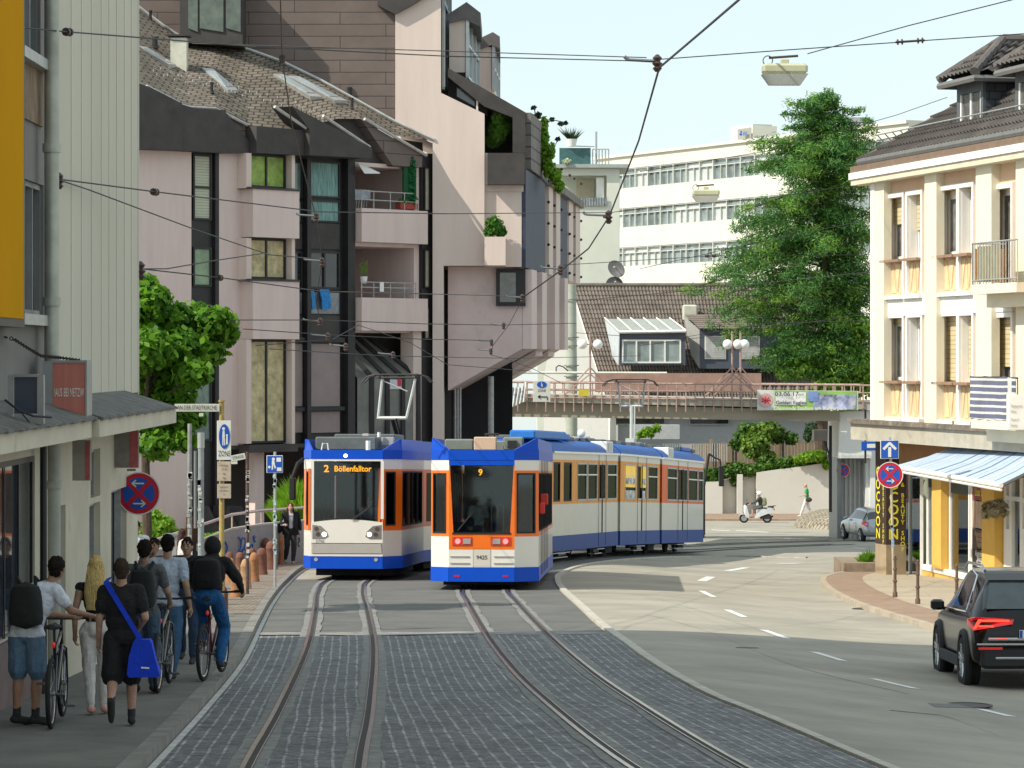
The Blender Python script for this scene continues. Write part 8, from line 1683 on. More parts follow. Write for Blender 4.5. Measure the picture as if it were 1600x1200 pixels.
person('man in dark clothes walking towards the camera between the others', PP(293, 1036), radians(176), 1.68, (.02, .02, .018), (.02, .04, .08), skin=(.34, .2, .13), sleeve='long', J=dict(head=(0, .06, 1.6), kl=(-.1, .1, .52), al=(-.1, .14, .08), ar=(.1, -.16, .12), kr=(.1, .0, .5), er=(.25, .0, 1.12), wr=(.2, .2, 1.0)))
p = PP(318, 1064); pb = p+Vector((.0, 0, 0)); bicycle('black bicycle ridden by the hooded cyclist', pb, radians(-7), 0, (.1, .01, .01)); rc_ = radians(-7)
person('cyclist in a black hooded jacket and blue jeans riding away', p, rc_, 1.72, (.01, .01, .011), (.012, .09, .24), shoe=(.03, .03, .035), sleeve='long', hood=True, face=False, bulk=1.22, J=dict(pelvis=(0, .24, 1.02), hl=(-.1, .26, 1.0), hr=(.1, .26, 1.0), chest=(0, .36, 1.3), neck=(0, .48, 1.46), head=(0, .54, 1.6), sl=(-.18, .42, 1.42), sr=(.18, .42, 1.42), el=(-.27, .6, 1.2), er=(.3, .6, 1.2), wl=(-.28, .86, 1.04), wr=(.3, .86, 1.04), kl=(-.13, .62, .78), al=(-.12, .5, .44), kr=(.14, .56, .62), ar=(.13, .36, .2)))
backpack('round black backpack on the hooded cyclist', p, None, .98, (.006, .006, .007), rc_, (.17, .11, .21), (0, .2, 1.3), strap=False)
person('man in a white T-shirt with a blue print standing behind the walkers, facing the camera', PP(212, 966), radians(184), 1.7, (.62, .64, .68), (.05, .06, .1), skin=(.25, .14, .1), J=dict(head=(.0, .04, 1.62)))
person('bearded man mostly hidden between the man in charcoal and the man in pale blue', PP(241, 1020), radians(172), 1.6, (.05, .05, .055), (.04, .05, .08), skin=(.36, .2, .14), sleeve='long')
p = PP(297, 938); person('woman with long brown hair in dark clothes seen between the poles', p, radians(20), 1.68, (.05, .025, .02), (.02, .02, .022), hair=(.09, .045, .025), hairlen=.42, fem=True, sleeve='long', face=False, bulk=1.15)
backpack('white bag with red and black scrawls on the back of the brown haired woman', p, None, .95, (.55, .52, .5), radians(-50), (.15, .1, .24), (.05, -.17, 1.05), name='patterned_bag', strap=False, cat='bag')
p = PP(454, 881); person('auburn haired woman in white top and open black cardigan beside the left tram', p, radians(190), 1.68, (.6, .6, .64), (.025, .025, .027), shoe=(.4, .36, .3), skin=(.5, .33, .27), hair=(.11, .03, .02), hairlen=.3, fem=True, sleeve='long', J=dict(kl=(-.09, .1, .52), al=(-.05, .2, .08), ar=(.14, -.12, .1), kr=(.1, 0, .5), el=(-.24, -.02, 1.15), wl=(-.26, .02, .92), er=(.25, .02, 1.14), wr=(.2, .2, 1.14), head=(0, .03, 1.64)))
q = thing('cardigan', 'open black cardigan worn by the woman beside the left tram', 'cardigan', p, radians(190)); mb = MB()
for s in (-1, 1):
 mb.loft([[(s*.06, .13, z), (s*.2*w_, .1, z), (s*.21*w_, -.08, z), (s*.01, -.14, z), (s*.01, -.12, z), (s*.185*w_, -.06, z), (s*.17*w_, .08, z), (s*.07, .115, z)] for z, w_ in ((.8, 1.1), (1.0, 1.0), (1.2, .98), (1.36, 1.02), (1.44, .7))]); rcone(mb, (s*.17, 0, 1.38), (s*.245, .0, 1.12), .07, .062); rcone(mb, (s*.245, 0, 1.12), ((.2, .16, 1.12) if s > 0 else (-.26, .02, .95)), .062, .05)
mb.build('cloth', cm('cardigan_black', (.008, .008, .009)), q, local=True, sm=True)
q = thing('handbag', 'black handbag hanging at the side of the woman beside the left tram', 'bag', p, radians(190)); mb = MB(); mb.ball((.34, .0, .98), (.13, .06, .14), 16, 10); mb.build('bag', cm('cardigan_black', (.008, .008, .009)), q, local=True, sm=True); mb = MB(); mb.tube([(.24, 0, 1.05), (.2, 0, 1.4), (.3, 0, 1.1)], .012, 5); mb.build('strap', cm('cardigan_black', (0, 0, 0)), q, local=True)
g = G(1243, 805, .1); p = Vector((g.x, 185, gz(g.x, 185)+.1)); person('man in a green T-shirt and white trousers walking left along the white wall', p, radians(78), 1.95, (.02, .36, .1), (.66, .66, .64), shoe=(.6, .58, .55), skin=(.5, .3, .22), bald=True, J=dict(kl=(-.1, .16, .52), al=(-.1, .3, .08), kr=(.1, -.08, .5), ar=(.1, -.32, .12), wl=(-.2, .25, 1.1), el=(-.24, .02, 1.14), head=(0, .06, 1.62)))
q = thing('shoulder_bag', 'dark shoulder bag carried by the man in green', 'bag', p, radians(78)); mb = MB(); mb.ball((-.2, -.14, 1.0), (.08, .2, .14), 14, 8); mb.build('bag', cm('bag_brown', (.05, .035, .035)), q, local=True, sm=True); mb = MB(); mb.tube([(-.2, -.1, 1.08), (.1, 0, 1.5), (-.2, -.2, 1.1)], .015, 5); mb.build('strap', MC['bag_brown'], q, local=True)
sp = sct.location; rs = sct.rotation_euler.z
person('scooter rider in grey jacket, shorts and white helmet', sp, rs, 1.72, (.06, .06, .065), (.13, .135, .14), shoe=(.3, .15, .1), skin=(.5, .3, .22), legs='short', sleeve='long', face=False, bulk=1.2, J=dict(pelvis=(0, -.25, .92), hl=(-.1, -.22, .9), hr=(.1, -.22, .9), chest=(0, -.2, 1.24), neck=(0, -.16, 1.43), head=(0, -.13, 1.58), sl=(-.18, -.17, 1.38), sr=(.18, -.17, 1.38), el=(-.26, .05, 1.15), er=(.26, .05, 1.15), wl=(-.3, .3, 1.06), wr=(.3, .3, 1.06), kl=(-.17, .2, .78), kr=(.17, .2, .78), al=(-.16, .22, .36), ar=(.16, .22, .36)))
q = thing('helmet', 'white crash helmet worn by the scooter rider', 'helmet', sp, rs); mb = MB(); mb.ball((0, -.14, 1.6), (.125, .15, .13), 20, 12); mb.build('shell', whitem, q, local=True, sm=True); mb = MB(); mb.ball((0, -.07, 1.6), (.1, .1, .05), 14, 8); mb.build('visor', blkp, q, local=True, sm=True)
backpack('khaki rucksack on the scooter rider', sp, None, 1, (.2, .22, .12), rs, (.16, .11, .24), (0, -.42, 1.15), strap=False)
def tri(root, x, y, z): return root.location+Matrix.Rotation(root.rotation_euler.z, 3, 'Z') @ Vector((x, y, 0))+Vector((0, 0, z-SL*y))
person('tram driver in a pale shirt behind the windscreen of the left tram', tri(tr1, .35, 1.25, .35), radians(180), 1.7, (.4, .45, .5), (.03, .03, .04), skin=(.4, .25, .18))
person('passenger in white T-shirt standing behind the windscreen of tram 9425', tri(tr2, -.22, 1.9, .4), radians(20), 1.75, (.6, .62, .6), (.05, .05, .06), skin=(.35, .2, .14), face=False)
person('passenger in dark clothes seated low behind the windscreen of tram 9425', tri(tr2, -.35, 1.2, -.05), radians(0), 1.65, (.02, .02, .022), (.03, .03, .03), face=False, sleeve='long')
                # == trees, bushes, street furniture
def leaves(name, cl, n, size, mt, par=None, seed=1, shape='leaf', up_=.3, sq=1.):
 """n small leaf faces spread through blobs cl = [(centre, radii, weight)]"""
 rr = random.Random(seed); vs = []; fs = []; tw_ = sum(c[2] for c in cl); inv = Vector((0, 0, 0))
 if par is not None: inv = par.location
 for c, r, w_ in cl:
  for _ in range(int(n*w_/tw_)):
   d = Vector((rr.gauss(0, 1), rr.gauss(0, 1), rr.gauss(0, 1))).normalized(); q = rr.random()**.42*rr.uniform(.82, 1.2)
   if noise.noise(Vector((d.x*2.3, d.y*2.3, d.z*2.3))+Vector(c)*.37) < -.22 and q > .6: continue
   p = Vector(c)+Vector((d.x*r[0], d.y*r[1], d.z*r[2]))*q-inv
   nn = (d+Vector((rr.gauss(0, .6), rr.gauss(0, .6), rr.gauss(0, .6)+up_))).normalized(); a = nn.orthogonal().normalized(); ang = rr.random()*2*pi; a = (a*cos(ang)+nn.cross(a)*sin(ang)); b = nn.cross(a)*sq; s = size*rr.uniform(.65, 1.35); k = len(vs)
   if shape == 'leaf': vs += [p-a*s, p-b*s*.55-a*s*.2, p+b*s*-.3+a*s*.5, p+a*s, p+b*s*.6+a*s*.4, p+b*s*.5-a*s*.3]; fs.append((k, k+1, k+2, k+3, k+4, k+5))
   elif shape == 'blade': t = Vector((d.x, d.y, abs(d.z)+1.3)).normalized(); e = t.orthogonal().normalized()*s*.06; vs += [p-e, p+e, p+t*s+Vector((d.x, d.y, -.3))*s*.3]; fs.append((k, k+1, k+2))
   else: vs += [p-a*s-b*s*.3, p+a*s-b*s*.35, p+a*s*.7+b*s*.35, p-a*s*.8+b*s*.3]; fs.append((k, k+1, k+2, k+3))
 me = bpy.data.meshes.new(name); me.from_pydata([tuple(v) for v in vs], [], fs); me.materials.append(mt); o = bpy.data.objects.new(name, me); COL.objects.link(o)
 if par is not None: o.parent = par
 return o
bark = M('bark', (.09, .065, .045), .95, var=.35, scale=4, bump=.6, stretch=(4, 4, 1)); maple = leafmat('maple_leaf', (.015, .09, .006), (.2, .42, .02), .45); firm = leafmat('fir_needles', (.02, .1, .025), (.14, .31, .07), .35); ivym = leafmat('ivy_leaf', (.015, .07, .01), (.12, .24, .03), .3); limem = leafmat('bright_leaf', (.08, .25, .01), (.3, .48, .04), .45); darkm = leafmat('dark_leaf', (.01, .035, .012), (.05, .11, .03), .25)
def tree(name, label, base, trunk_top, cl, n, size, mt, seed, tr=.18, shape='leaf', cat='tree', group=None):
 o = thing(name, label, cat, base, 0, group); rr = random.Random(seed); mb = MB(); b = Vector(base); t = Vector(trunk_top); mb.tube([b-Vector((0, 0, .2)), b.lerp(t, .3)+Vector((.05, 0, 0)), b.lerp(t, .7)-Vector((.06, 0, 0)), t], [tr, tr*.8, tr*.6, tr*.3], 10)
 for c, r, w_ in cl[:14]: s = b.lerp(t, rr.uniform(.55, .95)); mb.tube([s, s.lerp(Vector(c), .5)+Vector((0, 0, .1)), Vector(c)], [tr*.35, tr*.25, tr*.12], 6)
 mb.build('trunk', bark, o); leaves('crown', cl, n, size, mt, o, seed, shape); return o
D = 60.; cl = []; rr = random.Random(5)
for x, y, r in ((235, 470, 36), (205, 500, 45), (262, 500, 40), (300, 498, 34), (335, 500, 30), (350, 520, 24), (230, 545, 45), (285, 545, 44), (325, 545, 34), (250, 590, 40), (215, 600, 42), (300, 585, 30), (270, 625, 36), (225, 650, 40), (270, 665, 38), (300, 655, 22), (245, 695, 30), (285, 690, 22), (200, 560, 45), (345, 505, 26), (230, 440, 16)):
 c = P(x, y, D+rr.uniform(-1., 1.2)); q = r/F*D; cl.append((c, (q*1.0, q*1.3, q*.72), r*r))
bx = P(222, 0, D).x; tree('maple_tree', 'bushy bright green maple at the left building corner', (bx, D, gp(bx, D)), P(235, 560, D), cl, 21000, .08, maple, 3, .12)
D = 203.5; bx = P(1283, 0, D).x; base = Vector((bx, D, -5.2)); o = thing('fir_tree', 'tall irregular dark green fir standing behind the right end of the bridge', 'tree', base); mb = MB(); tp = P(1288, 172, D); mb.tube([base, base.lerp(tp, .4), base.lerp(tp, .75)+Vector((.15, 0, 0)), tp], [.42, .34, .2, .04], 10)
prof = [(158, 8, 8), (175, 34, 34), (200, 80, 66), (230, 74, 90), (265, 100, 80), (300, 136, 92), (340, 146, 86), (380, 172, 92), (420, 190, 90), (460, 204, 94), (500, 192, 98), (540, 156, 98), (575, 112, 98), (600, 70, 90)]
def pw_(y, k):
 for a, b in zip(prof, prof[1:]):
  if a[0] <= y <= b[0]: t = (y-a[0])/(b[0]-a[0]); return a[k]+(b[k]-a[k])*t
 return prof[-1][k]
rr = random.Random(21); cl = []; cl2 = []
for i in range(235):
 if rr.random() < .16: continue
 y = 160+440*(i/235)**.85; az = i*2.399+rr.uniform(-.3, .3); sd_ = cos(az); lim = (pw_(y, 1) if sd_ < 0 else pw_(y, 2)); Rm = lim/F*D*rr.uniform(.55, 1.12); z0 = P(0, y-6, D).z; s = base.lerp(tp, min(.98, (z0-base.z)/(tp.z-base.z)+.02)); s.z = z0+Rm*.12
 dz = (.28 if y < 330 else .0)-.06; end = Vector((s.x+Rm*cos(az), D+Rm*sin(az)*.8, s.z+Rm*dz)); mid = s.lerp(end, .5)+Vector((0, 0, .12*Rm)); mb.tube([s, mid, end], [.09, .055, .02], 5)
 for t in (.3, .5, .68, .85, 1.0):
  c = (s.lerp(mid, t*2) if t < .5 else mid.lerp(end, t*2-1)); q = 1.27*(.36+.42*rr.random())*(1.15-.3*t)*(.7 if y < 230 else 1.1); (cl if rr.random() < .7 else cl2).append((c+Vector((rr.gauss(0, .2), rr.gauss(0, .2), rr.gauss(0, .13)-.05)), (q*1.2, q*1.2, q*.72), q))
mb.build('trunk', bark, o); leaves('crown', cl, 105000, .125, firm, o, 4, 'quad', .5, .6); leaves('crown', cl2, 45000, .125, leafmat('fir_new_growth', (.06, .17, .015), (.24, .42, .06), .35), o, 9, 'quad', .5, .6)
cl = []; D = 202.5
for x, y, r in ((1290, 560, 34), (1325, 545, 38), (1350, 575, 34), (1300, 595, 30), (1260, 575, 30), (1340, 510, 30), (1355, 600, 34), (1310, 505, 22), (1230, 575, 24)): c = P(x, y, D+rr.uniform(-1, 1)); q = r/F*D; cl.append((c, (q, q, q*.6), r))
bx = P(1330, 0, D).x; tree('broadleaf_tree', 'light green spreading tree low at the foot of the fir, behind the banner', (bx, D, -5.2), P(1325, 560, D), cl, 9000, .15, leafmat('light_green_leaf', (.05, .17, .015), (.24, .42, .05), .4), 8, .16)
def bush(name, label, blobs, d, n, size, mt, seed, shape='leaf', cat='bush', dep=1., group=None):
 cl = []; q0 = random.Random(seed)
 for x, y, rx, ry in blobs: cl.append((P(x, y, d+q0.uniform(-.3, .3)*dep), (rx/F*d, rx/F*d*dep, ry/F*d), rx*ry))
 o = leaves(name, cl, n, size, mt, None, seed, shape); return tag(o, label, cat, group)
bush('ivy_hedge', 'long dark ivy hedge draped over the white retaining wall', [(1100+i*13, 742-i*1.7+3*sin(i*1.3), 13, 11+2*sin(i*2)) for i in range(16)]+[(1118, 758, 10, 8), (1150, 752, 10, 9)], 200.3, 9000, .13, ivym, 11, dep=.7)
bush('climbing_bush', 'tall light green climbing bush growing over the wooden fence', [(1185, 690, 20, 22), (1195, 715, 18, 18), (1200, 672, 18, 16), (1172, 700, 16, 16), (1190, 735, 18, 10)], 203, 5000, .14, leafmat('climber_leaf', (.05, .14, .01), (.27, .4, .07), .4), 12)
bush('wild_bush', 'loose grey green bush under the bridge beam left of the climbing bush', [(1160, 684, 14, 14), (1150, 694, 10, 10), (1215, 680, 14, 14), (1235, 685, 12, 10), (1170, 668, 16, 8)], 204, 3000, .12, ivym, 13)
bush('bright_shrub', 'vivid light green shrub on the wall top beside the bridge pier', [(1262, 714, 14, 8), (1280, 712, 12, 9), (1293, 722, 8, 12), (1250, 718, 12, 5), (1298, 712, 5, 9)], 199.5, 2600, .12, limem, 14)
bush('dark_ivy', 'dark ivy hanging below the right end of the bridge beam', [(1268, 668, 10, 8), (1262, 680, 6, 10)], 199, 900, .12, darkm, 15)
bush('balcony_plant', 'pale leafy plant hanging before the grey balcony under the bridge', [(1012, 676, 12, 9), (1025, 670, 8, 7), (1000, 680, 6, 6)], 208, 900, .11, limem, 16)
bush('terrace_bush', 'dusky green and purple bush on the high terrace of the pink tower', [(778, 205, 14, 20), (788, 196, 10, 16), (770, 222, 12, 12), (778, 185, 9, 10)], 112.2, 3600, .1, ivym, 17, 'blade')
bush('window_box_plant', 'rounded green plant in the window box of the pink tower', [(772, 352, 13, 15), (782, 362, 10, 9), (765, 362, 8, 8)], 111.6, 1500, .07, leafmat('box_leaf', (.02, .1, .01), (.12, .3, .03), .35), 18)
bush('hanging_creeper', 'bright green creeper hanging down the side attic of the pink tower', [(850, 215, 7, 16), (853, 245, 9, 20), (858, 265, 9, 14), (868, 275, 8, 14), (874, 290, 6, 12), (850, 195, 6, 12), (862, 235, 5, 12)], 117.5, 4200, .08, limem, 19, dep=2)
bush('rooftop_shrub', 'thin branched shrub standing out against the sky on the pink tower', [(840, 180, 7, 5), (852, 193, 6, 4), (862, 186, 5, 3), (875, 194, 5, 2), (884, 192, 4, 2), (834, 168, 4, 3), (838, 196, 6, 6), (872, 218, 4, 3)], 118, 420, .08, darkm, 20)
mb = MB(); mb.tube([P(845, 205, 118), P(838, 185, 118), P(834, 166, 118)], .02, 4); mb.tube([P(842, 200, 118), P(862, 187, 118), P(886, 192, 118)], .018, 4); mb.tube([P(868, 226, 118), P(872, 217, 118)], .015, 4); bs = mb.build('stems', bark, bpy.data.objects['rooftop_shrub'], local=True)
pt = thing('potted_palm', 'spiky potted palm on the green screened roof terrace', 'plant', P(893, 229, 236)); mb = MB(); mb.lathe(P(893, 229, 236), [(.3, 0), (.42, .5), (.44, .55)], 12); mb.build('pot', whitem, pt); leaves('leaves', [(P(893, 219, 236), (.25, .25, .2), 1)], 90, 1.0, darkm, pt, 3, 'blade')
bush('flowering_plant', 'white flowering plant on the roof terrace behind the pink tower', [(886, 252, 6, 4)], 235.5, 260, .12, leafmat('white_blossom', (.3, .4, .2), (.75, .78, .6), .3), 21)
fq = FP.p(up(634), zp(634, 320), .1); o = thing('artificial_hedge_screen', 'narrow dark green artificial hedge panel standing on the upper balcony', 'screen', fq)
a = FP.p(up(624), zp(634, 314), .15); mb = MB(); FP.pbox(mb, 624.5, 249, 644, 315, .12, .2); mb.build('panel', M('hedge_backing', (.01, .08, .03), .9), o); leaves('foliage', [(FP.p(up(634), zp(634, y), .2), (.22, .08, .22), 1) for y in range(254, 314, 8)], 1800, .05, leafmat('plastic_hedge', (.005, .09, .03), (.02, .2, .07), .1), o, 5)
mb = MB(); q = [FP.p(up(553), zp(600, 259), .2), FP.p(up(582), zp(600, 273), .35), FP.p(up(553), zp(600, 275), .5)]; mb.prism(q, (0, .3, .05)); tag(mb.build('parasol', whitem), 'white parasol corner over the upper balcony of the pink building', 'parasol')
o = thing('drying_rack', 'pale laundry drying rack on the upper balcony', 'drying rack', FP.p(up(578), zp(600, 326), -.6)); mb = MB()
for i in range(6): mb.tube([FP.p(up(568+i*4), zp(600, 326), -.5), FP.p(up(568+i*4), zp(600, 296), -.4)], .02, 4)
mb.build('rack', galv, o); mb = MB(); FP.pbox(mb, 566, 296, 592, 312, -.45, -.4); mb.build('laundry', M('laundry_blue_grey', (.4, .44, .5), .9, var=.4), o)
o = thing('flower_trough', 'red flower trough with small plants on the upper balcony rail', 'planter', FP.p(up(632), zp(632, 328), .2)); mb = MB(); FP.pbox(mb, 616, 318, 643, 327, .05, .3); mb.build('trough', M('trough_red', (.3, .05, .03), .7), o); leaves('leaves', [(FP.p(up(x), zp(632, 317), .2), (.15, .12, .12), 1) for x in (620, 628, 636)], 240, .06, ivym, o, 6)
o = thing('potted_plant', 'thin potted plant on the lower balcony parapet', 'plant', FP.p(up(567), zp(567, 466), .1)); mb = MB(); a = FP.p(up(565), zp(567, 443), .1); mb.lathe(a-Vector((0, 0, .0)), [(.1, 0), (.13, .22), (.14, .24)], 10); mb.build('pot', whitem, o); leaves('leaves', [(a+Vector((0, 0, .5)), (.15, .15, .35), 1)], 160, .12, limem, o, 7, 'blade')
o = thing('hanging_sign_card', 'small white card hanging on the lower balcony railing', 'card', FP.p(up(585), zp(585, 456), .35)); mb = MB(); FP.pbox(mb, 582, 441, 588, 456, .34, .36); mb.build('card', whitem, o)
def wallpt(px, py, d): return P(px, py, d)
o = thing('graffiti_wall', 'low grey concrete ramp wall with blue and red graffiti and a steel rail behind the bollards', 'wall', P(380, 895, 84)); wl = [(205, 861, 80), (240, 862, 80.5), (300, 850, 82), (362, 828, 84), (408, 821, 86.5), (475, 815, 91)]; A_ = [P(x, y, d) for x, y, d in wl]
mb = MB(); mb.loft([[Vector((p.x, p.y, gz(p.x, p.y)-.2)), p, p+Vector((0, .25, 0)), Vector((p.x, p.y+.25, gz(p.x, p.y)-.2))] for p in A_]); gw = mb.build('wall', M('graffiti_wall_concrete', (.33, .34, .34), .85, var=.12, scale=1.5, dirt=((.22, .22, .22), .6, 2)), o)
mb = MB(); mb.loft([[p+Vector((0, -.02, .003)), p+Vector((0, .27, .003)), p+Vector((0, .27, .05)), p+Vector((0, -.02, .05))] for p in A_]); mb.build('coping', M('coping_pale', (.55, .54, .48), .8), o)
mb = MB(); mb.tube([p+Vector((0, .1, .28+.12*(i > 1))) for i, p in enumerate(A_)], .04, 8)
for p in A_[1:]: mb.tube([p+Vector((0, .1, 0)), p+Vector((0, .1, .36))], .025, 6)
mb.build('handrail', M('handrail_pinkish', (.6, .48, .42), .3, .6), o)
def onw(x, y):
 for a, b in zip(wl, wl[1:]):
  if a[0] <= x <= b[0]: d = a[2]+(b[2]-a[2])*(x-a[0])/(b[0]-a[0]); return P(x, y, d)-Vector((0, .03, 0))
 return P(x, y, 86)
for nm, mt, strokes in (('blue_graffiti', M('spray_blue', (.02, .1, .4), .6), [[(346, 850), (341, 855), (340, 866), (344, 874)], [(372, 868), (366, 866), (364, 854), (367, 843), (373, 839), (378, 846), (376, 858), (371, 863)], [(373, 862), (380, 860), (386, 848), (386, 840), (381, 839), (378, 846)], [(377, 866), (383, 856), (387, 860), (384, 866)], [(388, 866), (392, 852), (396, 849), (396, 864)], [(352, 846), (356, 855), (353, 863)], [(395, 838), (400, 846)], [(400, 838), (394, 845)], [(397, 836), (398, 847)]]), ('red_graffiti', M('spray_red', (.45, .02, .08), .6), [[(321, 857), (325, 852), (323, 845)], [(320, 851), (327, 853), (329, 848), (325, 857), (319, 854)], [(328, 856), (330, 850)]]), ('dark_graffiti', M('spray_dark', (.08, .09, .09), .6), [[(465, 843), (469, 839), (468, 846), (465, 850), (469, 853)]])):
 mb = MB()
 for s in strokes: pts_ = cr([(onw(*q).x, onw(*q).z) for q in s], .05); yy = onw(*s[0]).y; mb.tube([(q.x, yy+(q.x-pts_[0].x)*.9, q.y) for q in pts_], .022, 5)
 mb.build(nm, mt, gw)
bush('roadside_shrub', 'light green shrub with pale flowers behind the low ramp wall at the left', [(235, 835, 26, 20), (255, 820, 18, 14), (222, 850, 18, 14), (268, 836, 14, 12), (243, 805, 10, 8)], 82.5, 4200, .06, limem, 31)
bush('low_planting', 'strip of low green plants behind the graffiti wall', [(325, 838, 12, 4), (345, 835, 12, 4), (380, 828, 12, 4)], 85.5, 900, .05, limem, 32)
bush('long_grass_clump', 'tall clump of bright lime green grass beside the left tram', [(452, 800, 16, 18), (462, 785, 14, 20), (444, 812, 14, 14), (470, 800, 14, 20)], 93, 5200, .42, leafmat('grass_lime', (.1, .3, .01), (.38, .58, .05), .45), 33, 'blade', cat='ornamental grass')
bush('bed_grass', 'spiky green weeds growing in the planting bed beside the advertising pillar', [(1352, 878, 9, 8), (1360, 872, 6, 6), (1420, 880, 8, 9), (1430, 884, 6, 6), (1344, 888, 6, 4)], 91.5, 1500, .2, limem, 34, 'blade', cat='weeds')
bush('kerb_weeds', 'small tuft of weeds at the foot of the second slim bollard', [(1430, 950, 5, 2)], G(1434, 951).y-.1, 120, .1, limem, 35, 'blade', cat='weeds')
o = thing('door_plant', 'dried plant arrangement hanging at the shop door', 'plant', SH.p(us(1572), P(0, 800, 80).z, .3)); leaves('leaves', [(SH.p(us(1566), P(0, 797, 80).z, .35), (.2, .2, .22), 1), (SH.p(us(1580), P(0, 795, 79).z, .35), (.22, .2, .2), 1)], 220, .12, leafmat('dried_leaf', (.2, .17, .08), (.5, .45, .3), .3), o, 8)
p = PP(274, 922); o = thing('litter_bin', 'grey steel litter bin in front of the ramp wall', 'litter bin', p); z1 = P(0, 838, p.y).z; w_ = 16/F*p.y
mb = MB(); mb.loft([[(p.x-w_*q, p.y, z), (p.x+w_*q, p.y, z), (p.x+w_*q, p.y+.35, z), (p.x-w_*q, p.y+.35, z)] for z, q in ((z1-.75, .75), (z1-.1, 1.), (z1, 1.))]); mb.build('bin', galv, o); mb = MB(); mb.box(p.x-w_*1.1, p.x+w_*1.1, p.y-.05, p.y+.4, z1+.001, z1+.05); mb.build('lid', metalg, o); mb = MB(); mb.tube([(p.x, p.y+.17, p.z), (p.x, p.y+.17, z1-.7)], .05, 8); mb.build('post', galv, o)
sts = [M('sandstone_orange', (.34, .155, .07), .9, var=.25, scale=5, dirt=((.2, .12, .07), .58, 6), bump=.5), M('sandstone_dark', (.17, .075, .05), .9, var=.3, scale=5, bump=.5), M('sandstone_pale', (.4, .24, .13), .9, var=.3, scale=6, dirt=((.3, .15, .08), .55, 7), bump=.6)]
for i, (x, yb, yt, wd, m_, lab) in enumerate([(368.8, 933, 885.7, 17, 0, 'squat orange sandstone bollard with a green stain, nearest the kerb of its row'), (383.8, 920, 873, 17, 2, 'pale pitted sandstone bollard, second along the kerb row'), (397, 909, 863, 16, 0, 'round topped sandstone bollard, third along the kerb row'), (409, 898, 856, 17, 1, 'dark red bollard, fourth along the kerb row'), (424, 890, 845, 18, 1, 'tallest dark red bollard at the far end of the kerb row'), (415, 884, 840, 14, 1, 'dark bollard half hidden behind the tallest red one'), (360.5, 911, 871.6, 15, 0, 'orange bollard just right of the ochre ZONE post'), (358.5, 899, 862, 14, 1, 'dark bollard in the back row behind the orange one'), (374.8, 894, 862.6, 14, 1, 'dark bollard in the middle of the back row'), (394, 888, 856, 13, 1, 'dark bollard at the right of the back row'), (345, 926, 881, 14, 2, 'pale bollard partly hidden by the ochre ZONE post'), (439.5, 882, 834, 9, 0, 'slim orange bollard beside the legs of the woman at the tram'), (348, 972, 915, 17, 1, 'brown bollard nearest the hooded cyclist'), (340, 945, 900, 15, 1, 'brown bollard beyond the hooded cyclist')]):
 g = PP(x, yb); s = F/g.y; h = (yb-yt)/s; w_ = wd/2/s; o = thing('stone_bollard', lab, 'bollard', g, 0, 'sandstone bollards on the left pavement'); mb = MB(); mb.lathe((g.x, g.y, g.z), [(w_*1.12, -.05), (w_*1.1, .1*h), (w_, .14*h), (w_*.93, h*.72), (w_*.98, h*.74), (w_*.9, h*.8), (w_*.78, h*.9), (w_*.5, h*.975), (w_*.1, h)], 18)
 mb.v = [v+Vector((1, 1, 0))*.012*noise.noise(v*7) for v in mb.v]; mb.build('stone', sts[m_], o, sm=True)
                # == overhead line, wires and lamps
for st_ in ('balcony_slab', 'white_verge', 'soffit', 'reflector'):
 for o_ in [q for q in bpy.data.objects if q.name.split('.')[0] == st_]: loose(o_)
wm_ = M('wire_dark', (.03, .03, .032), .6); ins = M('insulator_brown', (.07, .045, .04), .4)
def wire(label, pts, r=.014, name='overhead_wire', sag=.0, grp='overhead span wires', knobs=(), km=ins):
 q = [P(*p) for p in pts]; o = thing(name, label, 'wire', q[0], 0, grp); path = []
 for a, b in zip(q, q[1:]):
  for k in range(7): t = k/7; path.append(a.lerp(b, t)-Vector((0, 0, sag*4*t*(1-t))))
 path.append(q[-1]); mb = MB(); mb.tube(path, r, 5); mb.build('wire', wm_, o)
 for x, y, d, L in knobs:
  c = P(x, y, d); e = min(range(len(path)-1), key=lambda i: (path[i]-c).length); t = (path[min(e+1, len(path)-1)]-path[max(0, e-1)]).normalized(); mb = MB(); mb.tube([c-t*L, c+t*L], .022, 6)
  for s in (-1, 1):
   for f_ in (.55, .85): mb.tube([c+t*L*s*f_-t*.012, c+t*L*s*f_+t*.012], .05, 8)
  mb.build('insulator', km, o)
 return o
